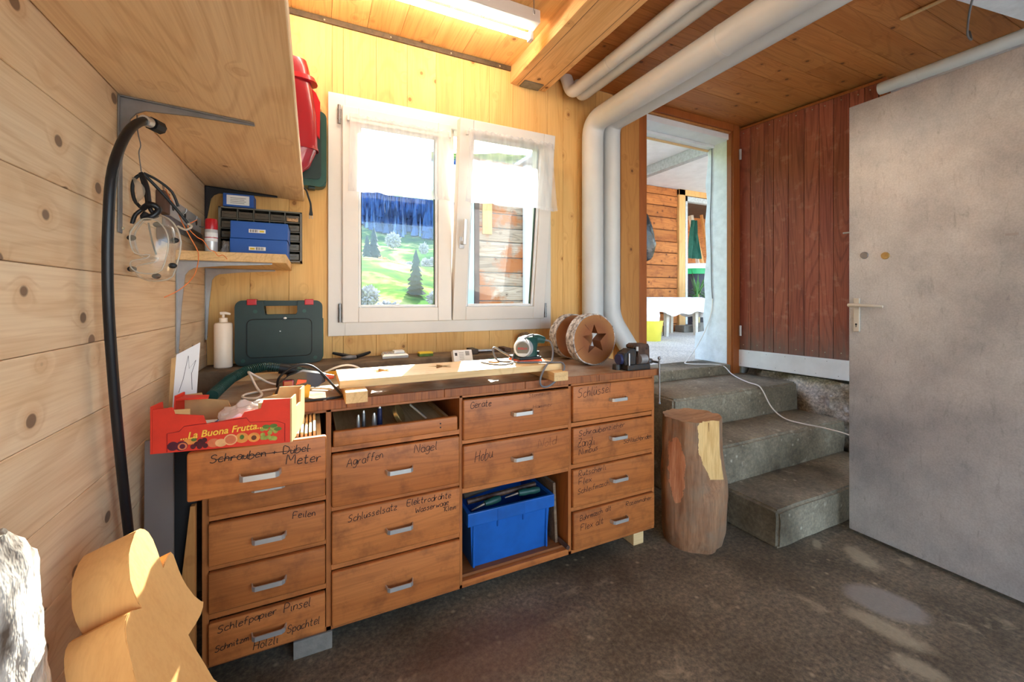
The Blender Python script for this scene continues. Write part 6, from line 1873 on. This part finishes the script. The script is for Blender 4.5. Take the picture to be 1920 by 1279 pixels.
# birch bark slab in the corner of the picture
bs = thing('bark_slab', 'bright birch bark slab standing at the lower left edge', 'bark', (-0.36, 0.80, 0))
t = bmesh.new()
nu, nv_ = 40, 60
grid = []
pA = Vector((-0.362, 0.735, 0.83)); 
for i in range(nv_ + 1):
    s_ = i / nv_
    row = []
    zc = 0.842 * (1 - s_) + 0.0 * s_
    yc = 0.775 + 0.11 * s_ * 1.25
    for k in range(nu):
        a = 2 * PI * k / nu
        w = 0.058 * min(1, 0.35 + s_ * 9)
        nn = mnoise.fractal(Vector((math.cos(a) * 2, math.sin(a) * 2, s_ * 14)), 1.0, 2.0, 5)
        rr = 1 + 0.16 * nn
        row.append(t.verts.new((-0.372 + 0.026 * math.cos(a) * rr * min(1, .4 + s_ * 9), yc + w * math.sin(a) * (1 + 0.06 * nn), max(0.0, zc + 0.012 * nn * (1 - s_)))))
    grid.append(row)
for A_, B_ in zip(grid, grid[1:]):
    for k in range(nu):
        j = (k + 1) % nu
        t.faces.new((A_[k], A_[j], B_[j], B_[k]))
t.faces.new(grid[0]); t.faces.new(list(reversed(grid[-1])))
bmesh.ops.recalc_face_normals(t, faces=list(t.faces))
G()._take(t).build('bark', 'bark_white', bs, 0.5)

# ================================================================== CURTAINS
def curtain(name, label, x0, x1, yr, zr, zb_, flare, seed, lean=0.0):
    o = thing(name, label, 'curtain', ((x0 + x1) / 2, yr, zb_), 'window curtains')
    G().cyl((x0 - 0.01, yr, zr), (x1 + 0.01, yr, zr), 0.0035, None, 10).build('rod', 'white_pvc', o, 0.6)
    for xx in (x0 - 0.006, x1 + 0.006):
        G().box(xx - 0.006, yr - 0.006, zr - 0.018, xx + 0.006, yr + 0.012, zr + 0.006, 0.002).build('rod_holder', 'white_pvc', o)
    nx, nz_ = 150, 22
    vv, ff = [], []
    for j in range(nz_ + 1):
        v = j / nz_
        z = zr + 0.012 - (zr + 0.012 - zb_) * v
        amp = 0.004 + 0.007 * min(1, v * 1.8)
        for i in range(nx + 1):
            u = i / nx
            x = x0 + (x1 - x0) * u + flare * (u - 0.5) * 2 * v * v
            ph = u * 46 + 5 * mnoise.noise(Vector((u * 5 + seed, v * 0.7, 0)))
            y = yr - 0.006 - amp * (0.6 + 0.5 * math.sin(ph)) - lean * v + 0.006 * mnoise.noise(Vector((u * 9 + seed, v * 2, 3)))
            zz = z + (0.010 * mnoise.noise(Vector((u * 6 + seed, 0, 7))) * v) + (0.004 * math.sin(ph * 2.3) if j == 0 else 0)
            vv.append((x, y, zz))
    for j in range(nz_):
        for i in range(nx):
            a = j * (nx + 1) + i
            ff.append((a, a + 1, a + nx + 2, a + nx + 1))
    G().mesh(vv, ff).build('sheer', 'sheer_curtain', o, 1.2)
    # gathered heading and hem are double cloth
    G().mesh([(x, y - 0.0015, z) for (x, y, z) in vv[:(nx + 1) * 2]], [(i, i + 1, nx + 2 + i, nx + 1 + i) for i in range(nx)]).build('heading', 'sheer_curtain', o, 1.2)
    G().mesh([(x, y - 0.0015, z) for (x, y, z) in vv[(nx + 1) * (nz_ - 1):]], [(i, i + 1, nx + 2 + i, nx + 1 + i) for i in range(nx)]).build('hem', 'sheer_curtain', o, 1.2)
    return o
curtain('window_curtain', 'short sheer white curtain on the closed left sash', 0.160, 0.655, 2.150, 2.028, 1.668, 0.008, 1.0)
curtain('window_curtain', 'short sheer white curtain on the tilted right sash', 0.716, 1.212, 2.008, 2.003, 1.640, 0.024, 5.0)

# ================================================================== CABLES BY THE DOORWAY
wc = G().tube([(2.940, 2.36, 2.39), (2.938, 2.36, 2.2), (2.938, 2.365, 2.0), (2.937, 2.372, 1.8), (2.938, 2.365, 1.5), (2.938, 2.36, 1.25), (2.938, 2.352, 1.15)], 0.0035, 8, 4).build('wall_cable', 'cord_grey', None, 0.8)
tag(wc, 'thin grey cable running down the white door reveal', 'cable')
wc = thing('extension_cable', 'white cable running from the doorway down the steps', 'cable', (2.7, 2.3, 0.636))
G().tube([(2.938, 2.352, 1.15), (2.937, 2.36, 1.05), (2.93, 2.40, 0.92), (2.87, 2.43, 0.78), (2.74, 2.42, 0.66), (2.655, 2.375, 0.639), (2.70, 2.30, 0.639), (2.80, 2.235, 0.640), (2.86, 2.19, 0.628), (2.85, 2.12, 0.585), (2.78, 2.0, 0.572), (2.70, 1.87, 0.573), (2.66, 1.78, 0.574), (2.655, 1.745, 0.545), (2.66, 1.69, 0.45), (2.68, 1.62, 0.395), (2.70, 1.52, 0.386), (2.73, 1.42, 0.384), (2.76, 1.30, 0.37), (2.78, 1.22, 0.33)], 0.0042, 8, 6).build('cable', 'cord_white', wc, 1.0)

# ================================================================== THE COVERED PORCH BEYOND THE DOORWAY
pf = G().box(1.9, 2.461, 0.40, 9.0, 7.5, 0.632).build('porch_floor', 'concrete_porch')
struct(pf, 'pale concrete floor of the covered porch outside')
LY = 4.80
lw = sempty('wall_porch', 'old squared timber wall of the barn outside', (3.5, LY, 0.4))
zz = 0.40
k = 0
RL = random.Random(9)
while zz < 2.86:
    h = RL.uniform(0.165, 0.205)
    z1 = min(zz + h, 2.88)
    dy = RL.uniform(-0.008, 0.008)
    for (xa, xb, mt) in ((1.84, 3.1, 'log_weathered'), (3.1, 5.20, 'log_timber')):
        t = bmesh.new()
        bmesh.ops.create_cube(t, size=1.0)
        for v in t.verts:
            v.co = Vector((xa + (v.co.x + .5) * (xb - xa), LY + dy + (v.co.y + .5) * 0.16, zz + 0.006 + (v.co.z + .5) * (z1 - zz - 0.010)))
        bmesh.ops.bevel(t, geom=list(t.edges), offset=0.006, segments=1, affect='EDGES')
        G()._take(t).build('timber', mt, lw)
    G().box(1.84, LY + 0.03, z1 - 0.006, 3.1, LY + 0.10, z1 + 0.006).build('caulking', 'zinc', lw)
    G().box(3.1, LY + 0.03, z1 - 0.006, 5.2, LY + 0.10, z1 + 0.006).build('caulking', 'dark_timber', lw)
    zz = z1
    k += 1
G().box(1.785, LY - 0.02, 0.40, 1.845, LY + 0.18, 2.88).build('corner_post', 'dark_timber', lw)
G().box(5.205, LY - 0.03, 0.633, 5.34, LY + 0.12, 2.88, 0.004).build('corner_post', 'plain_pine_slat', lw)
G().box(5.345, LY - 0.03, 0.74, 5.39, LY + 0.05, 2.78, 0.003).build('jamb', 'zinc', lw)
G().box(5.345, LY - 0.03, 2.70, 7.2, LY + 0.05, 2.78, 0.003).build('jamb_head', 'zinc', lw)
G().box(5.205, LY - 0.03, 2.79, 7.2, LY + 0.12, 2.88, 0.003).build('top_plate', 'plain_pine_slat', lw)
G().box(5.10, LY - 0.22, 0.6325, 7.2, LY - 0.04, 0.735, 0.006).build('kerb', 'concrete_block', lw)
G().box(5.0, 6.6, 0.4, 9.5, 6.7, 3.2).build('shed_back', 'log_timber', lw)
G().box(5.2, 5.02, 2.95, 9.5, 6.6, 3.02).build('shed_shading_roof', 'dark_timber', lw)  # slab added over the shed to keep its inside darker
yb_ = G().box(1.88, LY - 0.045, 1.945, 2.005, LY - 0.022, 2.85, 0.003).build('trim_7', 'plain_pine_slat')
struct(yb_, 'short yellow board nailed on the barn timber')
wp = G().box(2.44, LY - 0.10, 0.6325, 2.60, LY - 0.025, 2.86, 0.004).build('trim_8', 'white_paint')
struct(wp, 'white painted post in front of the barn timber wall')
tp_ = G().box(1.665, LY - 0.06, 0.40, 1.76, LY + 0.02, 2.86, 0.004).build('trim_9', 'teal_panel')
struct(tp_, 'pale blue grey upright board at the barn corner')
pr_ = sempty('ceiling_porch', 'white boarded porch ceiling with a zinc channel', (3.5, 3.5, 2.88))
G().box(2.4, 2.41, 2.881, 9.0, 5.0, 2.93).build('boards', 'white_paint', pr_)
G().box(3.93, 2.45, 2.76, 4.02, 4.77, 2.88, 0.003).build('zinc_channel', 'zinc', pr_)

# table with cloth
tb = thing('garden_table', 'weathered pale wooden table in the porch', 'table', (4.5, 4.45, 0.633))
G().box(3.95, 4.12, 1.14, 4.95, 4.70, 1.165, 0.003).build('tabletop', 'table_grey', tb)
g = G()
g.box(4.0, 4.16, 1.06, 4.90, 4.185, 1.139); g.box(4.0, 4.63, 1.06, 4.90, 4.655, 1.139)
g.build('apron', 'table_grey', tb)
for (xx, yy) in ((4.02, 4.17), (4.86, 4.17), (4.02, 4.62), (4.86, 4.62)):
    G().tube([(xx + 0.02, yy + 0.02, 1.139), (xx + (0.03 if xx > 4.4 else 0.0), yy + 0.02, 0.633)], 0.04, 4, 0, radii=[0.045, 0.030]).build('leg', 'table_grey', tb)
# the leg that shows most, nearer the middle
G().tube([(4.34, 4.19, 1.139), (4.33, 4.19, 0.633)], 0.04, 4, 0, radii=[0.045, 0.030]).build('leg', 'table_grey', tb)
def cloth():
    vv, ff = [], []
    nx, ny = 60, 36
    for j in range(ny + 1):
        for i in range(nx + 1):
            x = 3.88 + 1.20 * i / nx
            y = 4.02 + 0.67 * j / ny
            ox = max(0, x - 4.955) + max(0, 3.945 - x)
            oy = max(0, 4.115 - y)
            fall = 0.0
            d = math.hypot(ox, oy)
            z = 1.169 + 0.004 * mnoise.noise(Vector((x * 9, y * 9, 0)))
            xx, yy = x, y
            if d > 0:
                drop = 0.0 + d * (2.2 + 1.0 * mnoise.noise(Vector((x * 4, y * 4, 2))))
                z = 1.165 - drop
                if oy > 0: yy = 4.115 - 0.012 - 0.02 * abs(mnoise.noise(Vector((x * 12, 0, 0))))
                if x > 4.955: xx = 4.955 + 0.012 + 0.02 * abs(mnoise.noise(Vector((0, y * 12, 0))))
                if x < 3.945: xx = 3.945 - 0.012
            vv.append((xx, yy, z))
    for j in range(ny):
        for i in range(nx):
            a = j * (nx + 1) + i
            ff.append((a, a + 1, a + nx + 2, a + nx + 1))
    return G().mesh(vv, ff)
c_ = cloth().build('tablecloth', 'white_cloth', None, 1.0)
tag(c_, 'white cloth draped over the table in the porch', 'tablecloth')
bu = thing('bucket', 'yellow plastic bucket on the porch floor', 'bucket', (3.76, 3.876, 0.633))
G().lathe([(0.105, 0), (0.108, 0.004), (0.135, 0.235), (0.142, 0.238), (0.142, 0.246), (0.132, 0.246), (0.130, 0.235), (0.102, 0.008), (0.0, 0.008)], (3.76, 3.876, 0.6325), 32).build('tub', 'bucket_yellow', bu, 0.6)
G().box(3.895, 3.851, 0.845, 3.92, 3.901, 0.872, 0.004).build('ear', 'bucket_yellow', bu)
g = G()
for k in range(4):
    g.box(3.815 + 0.006 * k, 3.757 - 0.004 * k, 0.70 + 0.03 * k, 3.845 - 0.004 * k, 3.762 - 0.004 * k, 0.706 + 0.03 * k)
g.box(3.829, 3.744, 0.70, 3.832, 3.760, 0.82)
g.build('printed_tree', 'print_dark', bu)
o = crumple('plastic_bag', 'white plastic bag stuffed into the yellow bucket', 'bag', (3.76, 3.876, 0.80), (0.09, 0.09, 0.20), 'white_cloth', 8.0)
bgk = thing('bin_bag', 'black bin bag hanging on the porch wall', 'bag', (4.44, 4.70, 1.70))
t = bmesh.new()
bmesh.ops.create_icosphere(t, subdivisions=4, radius=1.0)
for v in t.verts:
    nn = mnoise.fractal(v.co * 2 + Vector((4, 0, 0)), 1.0, 2.0, 5)
    s_ = 1 + 0.22 * nn
    k = 0.45 + 0.55 * (0.5 - 0.5 * v.co.z)
    v.co = Vector((4.44 + v.co.x * 0.21 * s_ * k, 4.70 + v.co.y * 0.085 * s_, 2.06 + v.co.z * 0.36))
G()._take(t).build('sack', 'bin_bag_black', bgk, 0.4)
G().cyl((4.44, 4.79, 2.40), (4.44, 4.68, 2.41), 0.005, None, 8).build('nail', 'steel_grey', bgk)
br = thing('rain_barrel', 'dark barrel with green and white lid behind the plant', 'barrel', (6.02, 5.22, 0.633))
G().lathe([(0.27, 0), (0.28, 0.01), (0.30, 0.4), (0.30, 0.93), (0.29, 0.95)], (6.02, 5.22, 0.64), 32).build('drum', 'barrel_dark', br, 0.6)
G().lathe([(0.312, 0.93), (0.312, 1.02), (0.30, 1.025)], (6.02, 5.22, 0.64), 32).build('green_ring', 'barrel_green', br, 0.6)
G().lathe([(0.306, 1.02), (0.306, 1.095), (0.29, 1.11), (0.0, 1.115)], (6.02, 5.22, 0.64), 32).build('lid', 'white_pvc', br, 0.6)
for k, (x0, z0, x1, z1, w) in enumerate(((6.78, 2.85, 6.95, 1.72, 0.05), (6.92, 2.85, 7.1, 1.72, 0.03), (6.62, 2.3, 6.85, 1.25, 0.04))):
    a, b_ = Vector((x0 + 0.2, 6.1 - 0.14 * k, z0)), Vector((x1 + 0.35, 5.95 - 0.14 * k, 0.66))
    o = G().tube([a, b_], w, 4, 0).build('timber_pole', ['table_grey', 'post_wood', 'plain_pine_slat'][k])
    tag(o, ['broad grey lath leaning in the shed beyond porch', 'brown pole leaning in the shed beyond the porch', 'short pale lath leaning in front of the other poles'][k], 'pole')
gcl = G()
vv, ff = [], []
for j in range(15):
    for i in range(9):
        u, v = i / 8, j / 14
        vv.append((6.46 + (u - .5) * (0.16 + 0.16 * v), 5.56 + 0.03 * math.sin(u * 14 + v * 3), 2.62 - 0.72 * v))
for j in range(14):
    for i in range(8):
        a = j * 9 + i
        ff.append((a, a + 1, a + 10, a + 9))
o = gcl.mesh(vv, ff).build('work_jacket', 'cloth_green', None, 1.0)
tag(o, 'green cloth jacket hanging in the shed beyond porch', 'jacket')
pt = thing('yucca_plant', 'spiky green yucca plant in a pot by the barrel', 'plant', (5.27, 4.48, 0.633))
px_, py_ = 5.27, 4.48
G().lathe([(0.055, 0), (0.075, 0.14), (0.08, 0.14), (0.08, 0.155), (0.0, 0.15)], (px_, py_, 0.6335), 20).build('pot', 'concrete_block', pt, 0.6)
G().tube([(px_, py_, 0.78), (px_ + 0.01, py_, 1.0), (px_, py_, 1.22)], 0.03, 10, 3, radii=[0.035, 0.03, 0.026]).build('stem', 'plant_stem', pt, 0.9)
RP = random.Random(21)
for k in range(60):
    az = RP.uniform(0, 2 * PI)
    el = RP.uniform(-0.3, 1.35)
    L = RP.uniform(0.26, 0.40) * (1.0 if el < 1.0 else 1.25)
    d = Vector((math.cos(az) * math.cos(el), math.sin(az) * math.cos(el) * 0.55, math.sin(el)))
    s0 = Vector((px_, py_, 1.08 + 0.16 * RP.random()))
    sd2 = d.cross(Vector((0, 0, 1)))
    sd2 = sd2.normalized() if sd2.length > 1e-4 else Vector((1, 0, 0))
    vv = []
    for q in range(6):
        u = q / 5
        c0 = s0 + d * L * u + Vector((0, 0, -0.16 * u * u * math.cos(el)))
        w = 0.017 * (1 - u) ** 0.6 * (0.5 + min(1, u * 4) * 0.5)
        nn = sd2.cross(d).normalized() * 0.004 * (1 - u)
        vv += [c0 + sd2 * w, c0 - nn, c0 - sd2 * w, c0 + nn * 0.2]
    ff = []
    for q in range(5):
        a = q * 4
        for s_ in range(4):
            ff.append((a + s_, a + (s_ + 1) % 4, a + 4 + (s_ + 1) % 4, a + 4 + s_))
    G().mesh(vv, ff).build('leaf', 'plant_green', pt, 0.8)

# ================================================================== THE VALLEY OUTSIDE
def hill(x, y):
    r = math.hypot(x, y)
    b = -3.0
    h = b + max(0, r - 25) * 0.10
    h += max(0, r - 120) * 0.10
    h += max(0, r - 270) * 0.28
    h += (4.0 * mnoise.fractal(Vector((x * 0.012, y * 0.012, 1.0)), 1.0, 2.0, 4) + 2.2 * mnoise.noise(Vector((x * 0.05, y * 0.05, 4.0))) + 0.9 * mnoise.noise(Vector((x * 0.13, y * 0.13, 2.0)))) * min(1, max(0, r - 25) / 60)
    h += 4.5 * math.exp(-((y - 95) / 22) ** 2) * math.exp(-((x - 20) / 40) ** 2)
    return h
vv, ff = [], []
NA, NR = 120, 110
for i in range(NR + 1):
    r = 9.0 * (1.0405 ** i)
    for k in range(NA + 1):
        a = math.radians(-70 + 150 * k / NA)
        x, y = r * math.sin(a), r * math.cos(a)
        vv.append((x, y, hill(x, y)))
for i in range(NR):
    for k in range(NA):
        a = i * (NA + 1) + k
        ff.append((a, a + 1, a + NA + 2, a + NA + 1))
gr = G().mesh(vv, ff).build('ground_meadow', 'meadow_grass', None, 3.0)
struct(gr, 'sunlit green alpine meadow on the slope outside')
yard = G().box(-40, -60, -0.2, 40, -1.62, -0.05).build('ground_yard', 'concrete_porch')
struct(yard, 'pale paved yard in front of the entrance')

RF = random.Random(4)
def conifer(g, x, y, z, h, r, seg=7, tiers=4):
    for q in range(tiers):
        z0 = z + h * (0.06 + 0.80 * q / tiers)
        z1 = z + h * min(1.0, 0.06 + 0.80 * (q + 1.7) / tiers)
        rr = r * (1 - 0.8 * q / tiers)
        t_ = []
        ph = RF.uniform(0, 6)
        vs3 = [(x + rr * RF.uniform(.8, 1.15) * math.cos(ph + 2 * PI * k / seg), y + rr * math.sin(ph + 2 * PI * k / seg), z0 - RF.uniform(0, .05) * h) for k in range(seg)] + [(x, y, z1)]
        g.extend_v(vs3, seg)
class Bulk:
    def __init__(s): s.v = []; s.f = []
    def extend_v(s, vs3, seg):
        o = len(s.v)
        s.v += vs3
        for k in range(seg):
            s.f.append((o + k, o + (k + 1) % seg, o + seg))
    def build(s, name, mat, parent=None):
        me = bpy.data.meshes.new(name)
        me.from_pydata(s.v, [], s.f)
        me.materials.append(MATS[mat])
        o = bpy.data.objects.new(name, me); C.objects.link(o)
        if parent is not None:
            o.parent = parent; o.matrix_parent_inverse = wm(parent).inverted()
        return o
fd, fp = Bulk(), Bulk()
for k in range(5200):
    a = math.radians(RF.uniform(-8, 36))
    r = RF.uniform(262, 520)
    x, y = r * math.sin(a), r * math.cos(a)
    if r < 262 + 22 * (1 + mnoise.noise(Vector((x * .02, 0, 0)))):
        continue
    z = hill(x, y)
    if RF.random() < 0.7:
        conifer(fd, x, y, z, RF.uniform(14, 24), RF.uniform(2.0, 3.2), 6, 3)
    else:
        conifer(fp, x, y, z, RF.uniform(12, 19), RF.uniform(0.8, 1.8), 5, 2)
o = fd.build('forest_conifers', 'forest_haze_dark'); o['kind'] = 'stuff'; o['label'] = 'dense conifer forest tinted haze blue, covering the upper slope'
o = fp.build('forest_bare_trees', 'forest_haze_pale'); o['kind'] = 'stuff'; o['label'] = 'haze tinted pale bare trees scattered through the hillside forest'
def meadow_tree(kind, label, ang, r, h, w, group):
    x, y = r * math.sin(ang), r * math.cos(ang)
    z = hill(x, y)
    o = thing('conifer_tree' if kind == 'c' else 'deciduous_tree', label, 'tree', (x, y, z), group)
    G().tube([(x, y, z - 0.3), (x, y, z + h * 0.5)], h * 0.02, 6, 0).build('trunk', 'trunk', o)
    if kind == 'c':
        b = Bulk()
        conifer(b, x, y, z, h, w, 11, 9)
        b.build('foliage', 'tree_conifer', o)
    else:
        t = bmesh.new()
        bmesh.ops.create_icosphere(t, subdivisions=5, radius=1.0)
        for v in t.verts:
            nn = mnoise.fractal(v.co * 5.0 + Vector((x, y, 0)), 1.0, 2.0, 5)
            k = 1 + 0.55 * nn
            v.co = Vector((x + v.co.x * w * k, y + v.co.y * w * k, z + h * 0.60 + v.co.z * h * 0.42 * k))
        G()._take(t).build('crown', {'b': 'tree_bare', 'o': 'tree_orange'}[kind], o)
TREES = [
    ('c', 'tall dark conifer in the lower middle of the left pane', 12.60, 62, 7.40, 1.50),
    ('c', 'dark conifer at left of the meadow, taller of a pair', 7.22, 118, 15.00, 3.00),
    ('c', 'slimmer dark conifer beside the taller one at left', 6.37, 116, 12.50, 2.60),
    ('b', 'round pale bare tree alone in mid meadow', 9.63, 205, 7.44, 3.03),
    ('o', 'orange tinted bush at the right foot of the conifers', 8.35, 108, 3.10, 1.54),
    ('o', 'small orange bush on the crest near the conifers', 9.09, 112, 2.79, 1.21),
    ('b', 'pale bare tree on the crest, left of middle', 10.66, 118, 3.10, 1.21),
    ('b', 'pale bare tree on the crest, in the middle', 11.76, 120, 3.10, 1.10),
    ('b', 'pale bare tree on the crest, right of middle', 13.86, 122, 3.41, 1.21),
    ('b', 'pale bare tree on the crest near the right pane edge', 14.99, 120, 3.41, 1.32),
    ('b', 'grey bare tree low at the left pane edge', 6.50, 52, 2.60, 1.10),
    ('b', 'grey bush low at the right edge of left pane', 15.27, 54, 1.86, 1.04),
    ('b', 'bluish bare tree left of the conifer pair', 3.95, 122, 9.0, 2.6),
    ('b', 'bluish bare tree just right of the conifer pair', 6.95, 140, 8.0, 2.2),
    ('o', 'orange bush low on the crest below the lone tree', 9.6, 112, 3.0, 1.3),
    ('b', 'tiny pale tree high on the right meadow', 13.6, 190, 5.0, 1.8),
    ('b', 'tiny pale tree high near the forest edge at right', 15.8, 215, 6.0, 2.2),
    ('c', 'small dark conifer at the foot of the forest', 10.2, 235, 9.0, 2.0),
    ('c', 'small dark conifer low at the right pane edge', 15.9, 66, 4.2, 1.1),
    ('b', 'low grey shrub at the bottom of left pane', 8.9, 48, 1.6, 1.2),
]
for (kind, label, bearing, r, h, w) in TREES:
    meadow_tree(kind, label, math.radians(bearing), r, h, w, 'trees on the meadow')
hl = []
for k in range(60):
    a = math.radians(4 + 14 * k / 59)
    r = 104 + 3 * math.sin(k * 0.21)
    hl.append((r * math.sin(a), r * math.cos(a), hill(r * math.sin(a), r * math.cos(a)) + 0.15))
hd = G().tube(hl, 0.35, 6, 0).build('hedge', 'tree_conifer')
tag(hd, 'thin dark hedge line along the meadow crest', 'hedge')
# eave of the barn glimpsed through the curtain
hb = G().box(0.94, 5.0, 2.47, 1.783, 5.5, 2.83, 0.01).build('roof_barn', 'teal_panel')
struct(hb, 'pale green barn eave glimpsed through the left curtain')
